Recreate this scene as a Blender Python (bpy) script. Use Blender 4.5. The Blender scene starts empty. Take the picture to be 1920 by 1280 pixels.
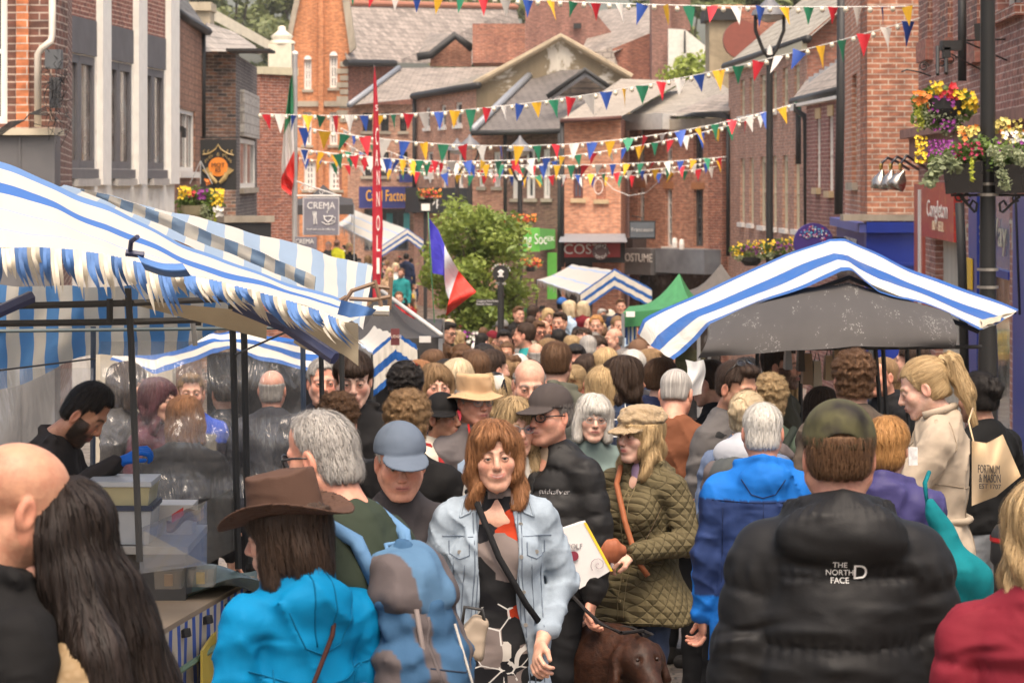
import bpy, math, random
import numpy as np
from mathutils import Vector, Matrix
random.seed(7); RNG=np.random.RandomState(5)
R=math.radians; pi=math.pi
scn=bpy.context.scene; COL=scn.collection
F=5333.0; CZ=2.5; HY=335.0
# ---------- picture <-> world: lens 100 mm, level camera with vertical shift
def P(px,py,Y): return Vector(((px-960)*Y/F, Y, CZ-(py-HY)*Y/F))
_gy=[-400,0,10,18,35,55,80,95,118,160,600,3000]; _gh=[2.2,2.35,2.5,2.85,3.55,4.4,5.4,5.3,4.6,3.6,0,-20]
def gz(y): return CZ-float(np.interp(y,_gy,_gh))
# ---------- objects
WL={}
def tag(o,label=None,cat=None,group=None,kind=None):
    if label: o['label']=label
    if cat: o['category']=cat
    if group: o['group']=group
    if kind: o['kind']=kind
    return o
def thing(name,label,cat,loc,group=None):
    o=bpy.data.objects.new(name,None); COL.objects.link(o); o.empty_display_size=.1
    o.location=loc; WL[o]=Vector(loc); return tag(o,label,cat,group)
def link(name,me,parent=None,loc=None):
    """me verts in world space; re-based on loc (or the parent's origin)"""
    o=bpy.data.objects.new(name,me); COL.objects.link(o)
    if parent is not None:
        o.parent=parent; w=WL[parent]; me.transform(Matrix.Translation(-w)); WL[o]=w.copy()
    elif loc is not None:
        w=Vector(loc); me.transform(Matrix.Translation(-w)); o.location=w; WL[o]=w
    else: WL[o]=Vector((0,0,0))
    return o
def npmesh(name,V,Q,mat=None,smooth=True,cols=None,uv=None):
    V=np.asarray(V,np.float32); Q=np.asarray(Q,np.int32)
    me=bpy.data.meshes.new(name); me.vertices.add(len(V)); me.vertices.foreach_set('co',V.ravel())
    k=Q.shape[1]; me.loops.add(Q.size); me.loops.foreach_set('vertex_index',Q.ravel())
    me.polygons.add(len(Q)); me.polygons.foreach_set('loop_start',np.arange(0,Q.size,k,dtype=np.int32)); me.polygons.foreach_set('loop_total',np.full(len(Q),k,np.int32))
    if smooth: me.polygons.foreach_set('use_smooth',np.ones(len(Q),bool))
    if cols is not None:
        for nm,c in cols.items():
            a=me.attributes.new(nm,'FLOAT_COLOR','POINT'); c=np.asarray(c,np.float32)
            if c.shape[1]==3: c=np.hstack([c,np.ones((len(c),1),np.float32)])
            a.data.foreach_set('color',c.ravel())
    if uv is not None:
        l=me.uv_layers.new(name='UVMap'); l.data.foreach_set('uv',np.asarray(uv,np.float32)[Q.ravel()].ravel())
    me.update(); me.validate()
    if mat: me.materials.append(mat)
    me['src']=name
    return me
class MB:
    def __init__(s): s.v=[]; s.f=[]; s.m=[]; s.mi=0
    def add(s,vs,fs,mi=None):
        b=len(s.v); s.v+=[tuple(v) for v in vs]; s.f+=[tuple(i+b for i in f) for f in fs]; s.m+=[s.mi if mi is None else mi]*len(fs); return s
    def quad(s,a,b,c,d): return s.add([a,b,c,d],[(0,1,2,3)])
    def poly(s,*p): return s.add(p,[tuple(range(len(p)))])
    def hexa(s,p): return s.add(p,[(0,3,2,1),(4,5,6,7),(0,1,5,4),(1,2,6,5),(2,3,7,6),(3,0,4,7)])
    def box(s,a,b):
        x0,y0,z0=a; x1,y1,z1=b
        return s.hexa([(x0,y0,z0),(x1,y0,z0),(x1,y1,z0),(x0,y1,z0),(x0,y0,z1),(x1,y0,z1),(x1,y1,z1),(x0,y1,z1)])
    def obox(s,c,u,w,n,z0,z1):
        """box on plan frame: c origin (x,y); u=(ux,uy) along, width range w, n normal, depth range n=(nx,ny,d0,d1)"""
        (ux,uy),(w0,w1),(nx,ny,d0,d1)=u,w,n
        q=[(c[0]+ux*a+nx*d,c[1]+uy*a+ny*d) for a,d in ((w0,d1),(w1,d1),(w1,d0),(w0,d0))]
        return s.hexa([(x,y,z0) for x,y in q]+[(x,y,z1) for x,y in q])
    def tube(s,pts,r,n=8,cap=True):
        pts=[Vector(p) for p in pts]; rs=r if isinstance(r,(list,tuple)) else [r]*len(pts); b=len(s.v); up=Vector((0,0,1))
        for i,p in enumerate(pts):
            d=(pts[min(i+1,len(pts)-1)]-pts[max(i-1,0)]).normalized()
            a=d.cross(up if abs(d.z)<.95 else Vector((1,0,0))).normalized()
            if i and a.dot(pa)<0: a=-a
            pa=a; c=d.cross(a)
            for k in range(n):
                t=2*pi*k/n; s.v.append(tuple(p+(a*math.cos(t)+c*math.sin(t))*rs[i]))
        for i in range(len(pts)-1):
            for k in range(n):
                k2=(k+1)%n; s.f.append((b+i*n+k,b+i*n+k2,b+(i+1)*n+k2,b+(i+1)*n+k)); s.m.append(s.mi)
        if cap:
            s.f.append(tuple(b+k for k in range(n))[::-1]); s.m.append(s.mi); e=b+(len(pts)-1)*n
            s.f.append(tuple(e+k for k in range(n))); s.m.append(s.mi)
        return s
    def lathe(s,c,prof,n=16,sx=1,sy=1):
        b=len(s.v)
        for r,z in prof:
            for k in range(n):
                t=2*pi*k/n; s.v.append((c[0]+r*sx*math.cos(t),c[1]+r*sy*math.sin(t),c[2]+z))
        for i in range(len(prof)-1):
            for k in range(n):
                k2=(k+1)%n; s.f.append((b+i*n+k,b+i*n+k2,b+(i+1)*n+k2,b+(i+1)*n+k)); s.m.append(s.mi)
        return s
    def build(s,name,mats,parent=None,loc=None,smooth=False,uvf=None):
        me=bpy.data.meshes.new(name); me.from_pydata(s.v,[],s.f)
        if not isinstance(mats,(list,tuple)): mats=[mats]
        for m in mats: me.materials.append(m)
        me.polygons.foreach_set('material_index',s.m)
        uv=me.uv_layers.new(name='UVMap').data
        co=[Vector(v) for v in s.v]
        for p in me.polygons:
            n=p.normal
            if uvf is None:
                if abs(n.z)>.999: t=Vector((1,0,0)); w=Vector((0,1,0))
                else:
                    t=Vector((-n.y,n.x,0)).normalized(); w=n.cross(t); 
                    if w.z<0: w=-w; 
            for li in p.loop_indices:
                c=co[me.loops[li].vertex_index]
                uv[li].uv=(c.dot(t),c.dot(w)) if uvf is None else uvf(c)
        if smooth: me.polygons.foreach_set('use_smooth',[True]*len(me.polygons))
        me.update(); return link(name,me,parent,loc)
def copytree(o,loc,parent=None):
    c=o.copy(); COL.objects.link(c); c.location=loc; WL[c]=Vector(loc); c.parent=parent
    for ch in o.children:
        d=ch.copy(); COL.objects.link(d); d.parent=c; WL[d]=WL[c].copy()
        for g in ch.children: e=g.copy(); COL.objects.link(e); e.parent=d; WL[e]=WL[c].copy()
    return c
def fixslots(o,mat,i=0):
    o.material_slots[i].link='OBJECT'; o.material_slots[i].material=mat
# ---------- materials
_mc={}
class NT:
    def __init__(s,name):
        s.m=bpy.data.materials.new(name); s.m.use_nodes=True; s.t=s.m.node_tree; s.b=s.t.nodes['Principled BSDF']; s.out=s.t.nodes['Material Output']
    def n(s,typ,ins=None,**kw):
        x=s.t.nodes.new('ShaderNode'+typ)
        for k,v in kw.items(): setattr(x,k,v)
        for k,v in (ins or {}).items(): s.set(x.inputs[k],v)
        return x
    def set(s,sock,v):
        if isinstance(v,bpy.types.NodeSocket): s.t.links.new(v,sock)
        else:
            if sock.type=='RGBA' and len(v)==3: v=(*v,1)
            sock.default_value=v
    def P(s,**kw):
        nm=dict(col='Base Color',rough='Roughness',metal='Metallic',normal='Normal',trans='Transmission Weight',spec='Specular IOR Level',sheen='Sheen Weight',sss='Subsurface Weight',alpha='Alpha',em='Emission Color',es='Emission Strength',coat='Coat Weight')
        for k,v in kw.items(): s.set(s.b.inputs[nm[k]],v)
        return s
    def mix(s,f,a,b,bt='MIX'):
        x=s.n('Mix',data_type='RGBA',blend_type=bt); s.set(x.inputs[0],f); s.set(x.inputs[6],a); s.set(x.inputs[7],b); return x.outputs[2]
    def math(s,op,a,b=0.,c=None):
        x=s.n('Math',operation=op); s.set(x.inputs[0],a); s.set(x.inputs[1],b)
        if c is not None: s.set(x.inputs[2],c)
        return x.outputs[0]
    def noise(s,scale,vec=None,det=3.,rough=.55,dist=0.,out='Fac'):
        x=s.n('TexNoise',{'Scale':scale,'Detail':det,'Roughness':rough,'Distortion':dist})
        if vec is not None: s.set(x.inputs['Vector'],vec)
        return x.outputs[out]
    def ramp(s,f,stops):
        x=s.n('ValToRGB'); s.set(x.inputs[0],f); e=x.color_ramp.elements
        while len(e)<len(stops): e.new(.5)
        for i,(p,c) in enumerate(stops): e[i].position=p; e[i].color=(*c,1) if len(c)==3 else c
        return x.outputs[0]
    def bump(s,h,st=.3,d=.01,normal=None):
        x=s.n('Bump',{'Strength':st,'Distance':d,'Height':h})
        if normal is not None: s.set(x.inputs['Normal'],normal)
        return x.outputs[0]
    def obj(s): return s.n('TexCoord').outputs['Object']
    def uv(s): return s.n('TexCoord').outputs['UV']
    def scl(s,v,sc): return s.n('Mapping',{'Vector':v,'Scale':sc}).outputs[0]
def cached(f):
    def g(*a,**k):
        key=(f.__name__,a,tuple(sorted(k.items())))
        if key not in _mc: _mc[key]=f(*a,**k)
        return _mc[key]
    return g
def mul(c,k): return tuple(min(1,x*k) for x in c)
@cached
def paint(c,rough=.5,metal=0.,var=.12,bump=.1,sc=6.):
    t=NT('paint'); n=t.noise(sc,t.obj(),4.); t.P(col=t.ramp(n,[(.3,mul(c,1-var)),(.7,mul(c,1+var*.6))]),rough=rough,metal=metal,normal=t.bump(t.noise(sc*9,t.obj()),bump,.004)); return t.m
@cached
def brick(c1,c2,mo=(.5,.43,.36),bw=.225,rh=.075,ms=.006,dirt=.35,bias=0.):
    t=NT('brick'); uv=t.uv()
    w=t.n('VectorMath',operation='ADD'); t.set(w.inputs[0],uv); ns=t.n('VectorMath',operation='SCALE'); t.set(ns.inputs[0],t.noise(3.,uv,2.,out='Color')); ns.inputs['Scale'].default_value=.012; t.set(w.inputs[1],ns.outputs[0])
    b=t.n('TexBrick',{'Vector':w.outputs[0],'Color1':c1,'Color2':c2,'Mortar':mo,'Scale':1.,'Mortar Size':ms,'Mortar Smooth':.3,'Bias':bias,'Brick Width':bw,'Row Height':rh})
    big=t.noise(.55,uv,5.,.65); col=t.mix(t.math('MULTIPLY',t.ramp(big,[(.42,(0,0,0)),(.75,(1,1,1))]),dirt),b.outputs[0],mul(c2,.45))
    stv=t.noise(1.,t.scl(uv,(1.6,.22,1)),4.,.6); col=t.mix(.5,col,t.ramp(stv,[(.32,(.30,.29,.28)),(.62,(.62,.62,.62))]),'OVERLAY')
    fine=t.noise(26.,uv,3.); col=t.mix(.3,col,t.ramp(fine,[(.3,(.35,.35,.35)),(.7,(.75,.75,.75))]),'OVERLAY')
    cell=t.noise(5.,t.scl(uv,(1,2.6,1)),1.); col=t.mix(.55,col,t.ramp(cell,[(.35,(.28,.28,.3)),(.65,(.74,.72,.7))]),'OVERLAY')
    t.P(col=col,rough=.9,normal=t.bump(b.outputs[1],-.6,.008,t.bump(fine,.3,.006))); return t.m
@cached
def slate(c,bw=.3,rh=.2,var=.5,moss=.0):
    t=NT('slate'); uv=t.uv()
    b=t.n('TexBrick',{'Vector':uv,'Color1':mul(c,1+var*.5),'Color2':mul(c,1-var*.5),'Mortar':mul(c,.35),'Scale':1.,'Mortar Size':.022,'Mortar Smooth':.2,'Bias':0.,'Brick Width':bw,'Row Height':rh})
    n=t.noise(1.1,uv,5.,.7); col=t.mix(t.ramp(n,[(.4,(0,0,0)),(.8,(.7,.7,.7))]),b.outputs[0],mul(c,1.45))
    col=t.mix(t.math('MULTIPLY',t.ramp(t.noise(2.3,uv,5.,.7),[(.52,(0,0,0)),(.62,(1,1,1))]),moss),col,(.09,.085,.045))
    col=t.mix(.5,col,t.ramp(t.noise(9.,uv,2.),[(.3,(.3,.3,.3)),(.7,(.7,.7,.7))]),'OVERLAY')
    t.P(col=col,rough=.75,normal=t.bump(b.outputs[1],-.7,.02,t.bump(t.noise(14.,uv),.3,.01))); return t.m
@cached
def render_wall(c,c2=None,sc=.8,lo=.5,hi=.62):
    t=NT('render_wall'); uv=t.uv(); n=t.noise(sc,uv,6.,.65,.6); c2=c2 or mul(c,.75)
    st=t.noise(4.,t.scl(uv,(1,.12,1)),4.); col=t.mix(t.ramp(n,[(lo,(0,0,0)),(hi,(1,1,1))]),c,c2); col=t.mix(.35,col,t.ramp(st,[(.3,(.3,.3,.28)),(.6,(.62,.62,.62))]),'OVERLAY')
    t.P(col=col,rough=.85,normal=t.bump(t.noise(30.,uv),.25,.006)); return t.m
@cached
def glass(c=(.06,.065,.07),rough=.12):
    t=NT('window_glass'); g=t.noise(1.3,t.uv(),3.,.6); t.P(col=t.ramp(g,[(.35,mul(c,.5)),(.55,mul(c,1.3)),(.66,(.26,.26,.25))]),rough=rough,spec=.8,normal=t.bump(t.noise(1.5,t.obj()),.06,.02)); return t.m  # pale noise patches paint sky reflections into the pane colour
@cached
def stripes(c1,c2,per=.3,duty=.5,off=0.,fade=.25,tr=.35,axis=0,edge=0.,dirt=.2):
    t=NT('striped_canvas'); uv=t.uv(); x=t.n('SeparateXYZ'); t.set(x.inputs[0],uv); u=x.outputs[axis]
    wob=t.math('MULTIPLY',t.noise(2.,uv,2.),.02*edge); u=t.math('ADD',u,wob)
    f=t.math('FRACT',t.math('DIVIDE',t.math('ADD',u,off),per)); s=t.math('LESS_THAN',f,duty)
    b=t.mix(t.math('MULTIPLY',t.noise(5.,uv,4.,.7),fade*1.6),c2,mul(c2,1.6)); col=t.mix(s,c1,b)
    col=t.mix(t.math('MULTIPLY',t.ramp(t.noise(2.2,uv,5.,.7),[(.5,(0,0,0)),(.75,(1,1,1))]),dirt),col,(.32,.27,.2))
    d=t.P(col=col,rough=.6,sheen=.1,normal=t.bump(t.noise(3.5,uv,4.),.35,.03,t.bump(t.noise(60.,uv),.1,.003)))
    tl=t.n('BsdfTranslucent',{'Color':col}); mx=t.n('MixShader',{0:tr,1:t.b.outputs[0],2:tl.outputs[0]}); t.set(t.out.inputs[0],mx.outputs[0]); return t.m
@cached
def fabric(c,rough=.85,tr=.25,specks=0.,fold=.3):
    t=NT('fabric'); o=t.uv(); col=t.mix(.4,c,t.ramp(t.noise(3.,o,4.),[(.3,(.35,.35,.35)),(.7,(.68,.68,.68))]),'OVERLAY')
    if specks:
        v=t.n('TexVoronoi',{'Vector':o,'Scale':85.}); m=t.math('MULTIPLY',t.math('LESS_THAN',v.outputs[0],.36),t.math('GREATER_THAN',t.noise(3.0,o,5.,.8),.555)); col=t.mix(t.math('MULTIPLY',m,specks),col,(.30,.29,.27))
    t.P(col=col,rough=rough,normal=t.bump(t.noise(2.,o,3.),fold,.03,t.bump(t.noise(90.,o),.15,.003)))
    tl=t.n('BsdfTranslucent',{'Color':col}); mx=t.n('MixShader',{0:tr,1:t.b.outputs[0],2:tl.outputs[0]}); t.set(t.out.inputs[0],mx.outputs[0]); return t.m
@cached
def leafmat(c,c2,tr=.3):
    t=NT('foliage'); n=t.noise(2.6,t.obj(),3.); w=t.n('ObjectInfo'); g=t.n('TexWhiteNoise',{'Vector':t.n('NewGeometry').outputs['Position']}) 
    col=t.mix(t.ramp(n,[(.35,(0,0,0)),(.65,(1,1,1))]),c,c2)
    t.P(col=col,rough=.55); tl=t.n('BsdfTranslucent',{'Color':mul(c2,1.1)}); mx=t.n('MixShader',{0:tr,1:t.b.outputs[0],2:tl.outputs[0]}); t.set(t.out.inputs[0],mx.outputs[0]); return t.m
@cached
def cloth(c,kind='plain',rough=.8,c2=None):
    t=NT('cloth_'+kind); o=t.obj(); base=c
    if kind=='attr': a=t.n('Attribute',attribute_name='Col'); base=a.outputs['Color']
    if kind=='camo' or kind=='print':
        v=t.n('TexVoronoi',{'Vector':o,'Scale':9. if kind=='print' else 7.,'Randomness':1.},feature='F1'); 
        if kind=='print':
            v.distance='MANHATTAN'; base=t.ramp(v.outputs['Color'],[(.0,(.012,.012,.014)),(.36,(.33,.035,.012)),(.49,(.015,.015,.016)),(.58,(.42,.39,.35)),(.66,(.16,.13,.12))])
            base.node.color_ramp.interpolation='CONSTANT'
            e=t.n('TexVoronoi',{'Vector':o,'Scale':9.},feature='DISTANCE_TO_EDGE'); base=t.mix(t.math('MULTIPLY',t.math('LESS_THAN',e.outputs[0],.02),t.math('GREATER_THAN',t.noise(7.,o),.54)),base,(.5,.48,.45))
        else:
            base=t.ramp(t.noise(6.,o,3.),[(.35,c),(.5,c2 or mul(c,.6)),(.62,mul(c,1.2))])
    if kind=='plaid':
        x=t.n('SeparateXYZ'); t.set(x.inputs[0],o); 
        def st(k,per,w): return t.math('LESS_THAN',t.math('FRACT',t.math('DIVIDE',x.outputs[k],per)),w)
        base=t.mix(t.math('MULTIPLY',t.math('ADD',st(2,.09,.45),st(0,.09,.45)),.5),c,c2 or (.01,.012,.02)); base=t.mix(t.math('MAXIMUM',st(2,.09,.07),st(0,.09,.07)),base,(.5,.5,.48))
    col=t.mix(.25,base,t.ramp(t.noise(7.,o,4.),[(.3,(.36,.36,.36)),(.7,(.66,.66,.66))]),'OVERLAY')
    if kind=='denim': col=t.mix(t.ramp(t.noise(16.,o,5.,.7),[(.4,(0,0,0)),(.75,(.55,.55,.55))]),col,mul(c,1.6))
    fold=t.noise(4.5,t.scl(o,(1.,1.,.55)),3.,.45,.5); h=t.bump(fold,.6 if kind!='puffer' else .3,.05)
    rg=t.n('TexNoise',{'Scale':3.4 if kind!='puffer' else 7.,'Detail':2.5,'Roughness':.5,'Distortion':.35,'Lacunarity':2.2},noise_type='RIDGED_MULTIFRACTAL',normalize=True); t.set(rg.inputs['Vector'],t.scl(o,(1.5,1.5,.75) if kind!='puffer' else (.7,.7,1.6))); h=t.bump(rg.outputs[0],.9 if kind not in('quilt','fur','knit') else .3,.06 if kind!='puffer' else .03,h)
    rg2=t.n('TexNoise',{'Scale':9.,'Detail':2.,'Distortion':.3},noise_type='RIDGED_MULTIFRACTAL',normalize=True); t.set(rg2.inputs['Vector'],t.scl(o,(1.,1.,1.9))); h=t.bump(rg2.outputs[0],.5,.018,h)
    if kind=='quilt':
        x=t.n('SeparateXYZ'); t.set(x.inputs[0],o); xx=t.math('ADD',x.outputs[0],t.math('MULTIPLY',x.outputs[1],1.0)); a=t.math('PINGPONG',t.math('ADD',xx,x.outputs[2]),.026); b=t.math('PINGPONG',t.math('SUBTRACT',xx,x.outputs[2]),.026)
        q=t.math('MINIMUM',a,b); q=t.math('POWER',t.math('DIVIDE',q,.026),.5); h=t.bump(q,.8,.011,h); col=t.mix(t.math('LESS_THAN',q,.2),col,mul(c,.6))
    if kind=='knit': h=t.bump(t.n('TexWave',{'Vector':o,'Scale':60.,'Distortion':3.}).outputs[1],.4,.004,h)
    if kind=='fur': h=t.bump(t.noise(60.,o,4.,.8),.9,.02,h)
    h=t.bump(t.noise(220.,o,2.),.2,.002,h)
    t.P(col=col,rough=rough,normal=h,sheen=.12 if kind in('knit','fur') else .0,spec=.12 if kind!='puffer' else .28); return t.m
@cached
def skinmat(tone):
    t=NT('skin'); a=t.n('Attribute',attribute_name='Col'); o=t.obj()
    s=t.mix(.7,tone,t.ramp(t.noise(24.,o,5.,.65),[(.3,(.40,.30,.29)),(.5,(.5,.48,.47)),(.7,(.60,.60,.57))]),'OVERLAY')
    col=t.mix(a.outputs['Alpha'],s,a.outputs['Color'])
    rgn=t.n('TexNoise',{'Scale':26.,'Detail':3.,'Distortion':.4},noise_type='RIDGED_MULTIFRACTAL',normalize=True); t.set(rgn.inputs['Vector'],t.scl(o,(1,1,1.8)))
    col=t.mix(.25,col,t.ramp(t.noise(60.,o,3.),[(.3,(.36,.33,.33)),(.7,(.62,.6,.58))]),'OVERLAY')
    t.P(col=col,rough=.5,sss=.1,spec=.35,normal=t.bump(rgn.outputs[0],.22,.004,t.bump(t.noise(140.,o,3.),.2,.002))); t.b.inputs['Subsurface Radius'].default_value=(.012,.005,.003); return t.m
@cached
def hairmat(c,c2):
    t=NT('hair'); a=t.n('Attribute',attribute_name='hc'); v=a.outputs['Color']
    n=t.noise(1.,t.scl(v,(34,34,5)),4.,.65); n2=t.noise(1.,t.scl(v,(90,90,7)),3.,.6)
    col=t.mix(t.ramp(n,[(.32,(0,0,0)),(.68,(1,1,1))]),c,c2); col=t.mix(.4,col,t.ramp(n2,[(.3,(.3,.3,.3)),(.7,(.68,.68,.68))]),'OVERLAY')
    t.P(col=col,rough=.55,spec=.22,normal=t.bump(n2,.6,.005,t.bump(n,.6,.010))); return t.m
@cached
def emit(c,s):
    t=NT('lamp_glow'); t.P(col=c,em=c,es=s,rough=.3); return t.m
@cached
def plastic_sheet():
    t=NT('clear_sheet'); uv=t.uv(); n=t.noise(1.6,uv,5.,.6,1.5)
    f=t.ramp(n,[(.32,(.08,.08,.08)),(.72,(.5,.5,.5))]); sc=t.n('TexVoronoi',{'Vector':uv,'Scale':30.}); f=t.math('ADD',f,t.math('MULTIPLY',t.math('LESS_THAN',sc.outputs[0],.05),.25)); f=t.math('MINIMUM',f,.7)
    tr=t.n('BsdfTransparent',{'Color':(.93,.93,.92)}); di=t.n('BsdfDiffuse',{'Color':(.40,.39,.38)}); gl=t.n('BsdfGlossy',{'Color':(1,1,1),'Roughness':.22,'Normal':t.bump(t.noise(2.5,t.scl(uv,(2,.7,1)),3.,.5,2.),.8,.15)})
    a=t.n('MixShader',{0:.22,1:di.outputs[0],2:gl.outputs[0]}); b=t.n('MixShader',{0:f,1:tr.outputs[0],2:a.outputs[0]}); t.set(t.out.inputs[0],b.outputs[0]); return t.m
BLACK=lambda: paint((.014,.013,.012),.4,0.,.3)
# ---------- text
def text(name,s,mat,loc,size,parent,rot=(pi/2,0,0),ext=.003,ax='CENTER',spacing=1.,mod=None,sx=1.,fit=None):
    c=bpy.data.curves.new(name,'FONT'); c.body=s; c.size=size; c.extrude=ext; c.align_x=ax; c.align_y='CENTER'; c.space_character=spacing; c.resolution_u=3
    o=bpy.data.objects.new(name,c); COL.objects.link(o)
    dg=bpy.context.evaluated_depsgraph_get(); me=bpy.data.meshes.new_from_object(o.evaluated_get(dg)); bpy.data.objects.remove(o)
    if fit: sx=fit/max(1e-3,max(v.co.x for v in me.vertices)-min(v.co.x for v in me.vertices))
    me.transform(Matrix.Scale(sx,4,(1,0,0)))
    if mod:
        for v in me.vertices: v.co=mod(v.co)
    me.transform(Matrix.Translation(Vector(loc))@Matrix.Rotation(rot[2],4,'Z')@Matrix.Rotation(rot[0],4,'X')@Matrix.Rotation(rot[1],4,'Y'))
    me.materials.clear(); me.materials.append(mat)
    return link(name,me,parent)
# ---------- camera, light
cam=bpy.data.objects.new('camera',bpy.data.cameras.new('camera')); COL.objects.link(cam); scn.camera=cam
cam.location=(0,0,CZ); cam.rotation_euler=(pi/2,0,0); cam.data.lens=100; cam.data.sensor_width=36; cam.data.clip_end=3000; cam.data.shift_y=-(640-HY)/1920
cam.data.dof.use_dof=True; cam.data.dof.focus_distance=11.4; cam.data.dof.aperture_fstop=11
w=bpy.data.worlds.new('World'); scn.world=w; w.use_nodes=True; nt=w.node_tree
sk=nt.nodes.new('ShaderNodeTexSky'); sk.sky_type='NISHITA'; sk.sun_disc=False; SUN_EL,SUN_AZ=66,172
sk.sun_elevation=R(SUN_EL); sk.sun_rotation=R(SUN_AZ); sk.air_density=1.; sk.dust_density=6.; sk.ozone_density=.3
bg=nt.nodes['Background']; bg.inputs[1].default_value=.15; mxw=nt.nodes.new('ShaderNodeMix'); mxw.data_type='RGBA'; mxw.blend_type='MULTIPLY'; mxw.inputs[0].default_value=1; nt.links.new(sk.outputs[0],mxw.inputs[6]); mxw.inputs[7].default_value=(1,.925,.83,1); nt.links.new(mxw.outputs[2],bg.inputs[0])
sl=bpy.data.lights.new('sun','SUN'); sl.energy=1.3; sl.angle=R(45); sl.color=(1,.95,.87); so=bpy.data.objects.new('sun',sl); COL.objects.link(so)
sd=Vector((math.sin(R(SUN_AZ))*math.cos(R(SUN_EL)),math.cos(R(SUN_AZ))*math.cos(R(SUN_EL)),math.sin(R(SUN_EL)))); so.rotation_euler=sd.to_track_quat('Z','Y').to_euler()
scn.view_settings.view_transform='Standard'; scn.view_settings.look='None'; scn.view_settings.exposure=1.2; scn.view_settings.gamma=1
scn.cycles.max_bounces=6; scn.cycles.transparent_max_bounces=12; scn.cycles.use_denoising=True; scn.cycles.volume_bounces=0
# ================= signed-distance modelling =================
def snet(fn,lo,hi,h,disp=None):
    lo=np.array(lo,float); hi=np.array(hi,float); n=np.ceil((hi-lo)/h).astype(int)+1
    ax=[(lo[i]+np.arange(n[i])*h).astype(np.float32) for i in range(3)]
    X=ax[0][:,None,None]; Y=ax[1][None,:,None]; Z=ax[2][None,None,:]
    D=np.broadcast_to(fn(X,Y,Z),n).astype(np.float32)
    S=D<0; c=n-1
    acc=np.zeros((*c,3),np.float32); cnt=np.zeros(c,np.float32)
    for a in range(3):
        b,d=[k for k in range(3) if k!=a]
        sl0=[slice(None)]*3; sl1=[slice(None)]*3; sl0[a]=slice(0,-1); sl1[a]=slice(1,None)
        d0=D[tuple(sl0)]; d1=D[tuple(sl1)]; cr=(S[tuple(sl0)]!=S[tuple(sl1)]); t=np.where(cr,d0/(d0-d1+1e-12),0)
        for ob in (0,1):
            for od in (0,1):
                sl=[slice(None)]*3; sl[b]=slice(ob,n[b]-1+ob); sl[d]=slice(od,n[d]-1+od)
                m=cr[tuple(sl)]; cnt+=m
                acc[...,a]+=t[tuple(sl)]*m; acc[...,b]+=ob*m; acc[...,d]+=od*m
    m=cnt>0; idx=np.full(c,-1,np.int32); idx[m]=np.arange(m.sum())
    ii=np.argwhere(m); V=(ii+acc[m]/cnt[m][:,None])*h+lo
    Q=[]
    for a in range(3):
        b,d=(a+1)%3,(a+2)%3
        sl0=[slice(None)]*3; sl1=[slice(None)]*3; sl0[a]=slice(0,-1); sl1[a]=slice(1,None)
        s0=S[tuple(sl0)]; s1=S[tuple(sl1)]; cr=(s0!=s1)
        e=np.argwhere(cr); e=e[(e[:,b]>0)&(e[:,d]>0)&(e[:,b]<c[b])&(e[:,d]<c[d])]
        if not len(e): continue
        def cell(ob,od):
            q=e.copy(); q[:,b]-=ob; q[:,d]-=od; return idx[q[:,0],q[:,1],q[:,2]]
        q=np.stack([cell(0,0),cell(1,0),cell(1,1),cell(0,1)],1); ins=s0[e[:,0],e[:,1],e[:,2]]
        q[~ins]=q[~ins][:,::-1]; Q.append(q)
    Q=np.concatenate(Q); Q=Q[(Q>=0).all(1)]
    return V.astype(np.float32),Q
sq=np.sqrt
def sph(X,Y,Z,c,r): return sq((X-c[0])**2+(Y-c[1])**2+(Z-c[2])**2)-r
def ell(X,Y,Z,c,r):
    k=sq(((X-c[0])/r[0])**2+((Y-c[1])/r[1])**2+((Z-c[2])/r[2])**2); return (k-1)*min(r)*1.15
def cap(X,Y,Z,a,b,r0,r1,T=False):
    ba=[b[i]-a[i] for i in range(3)]; L=sum(k*k for k in ba)
    t=np.clip(((X-a[0])*ba[0]+(Y-a[1])*ba[1]+(Z-a[2])*ba[2])/L,0,1)
    d=sq((X-a[0]-t*ba[0])**2+(Y-a[1]-t*ba[1])**2+(Z-a[2]-t*ba[2])**2)-(r0+(r1-r0)*t)
    return (d,t) if T else d
def smin(a,b,k): h=np.maximum(k-np.abs(a-b),0)/k; return np.minimum(a,b)-h*h*k*.25
def smax(a,b,k): return -smin(-a,-b,k)
def sn(X,Y,Z,f,p=0.): return np.sin(X*f+p+1.3*np.sin(Y*f*.7+p*2))*np.sin(Y*f*.9+p*1.7+1.1*np.sin(Z*f*.8))+np.sin(Z*f*1.1+p*.6+1.2*np.sin(X*f*.6+p))
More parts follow.
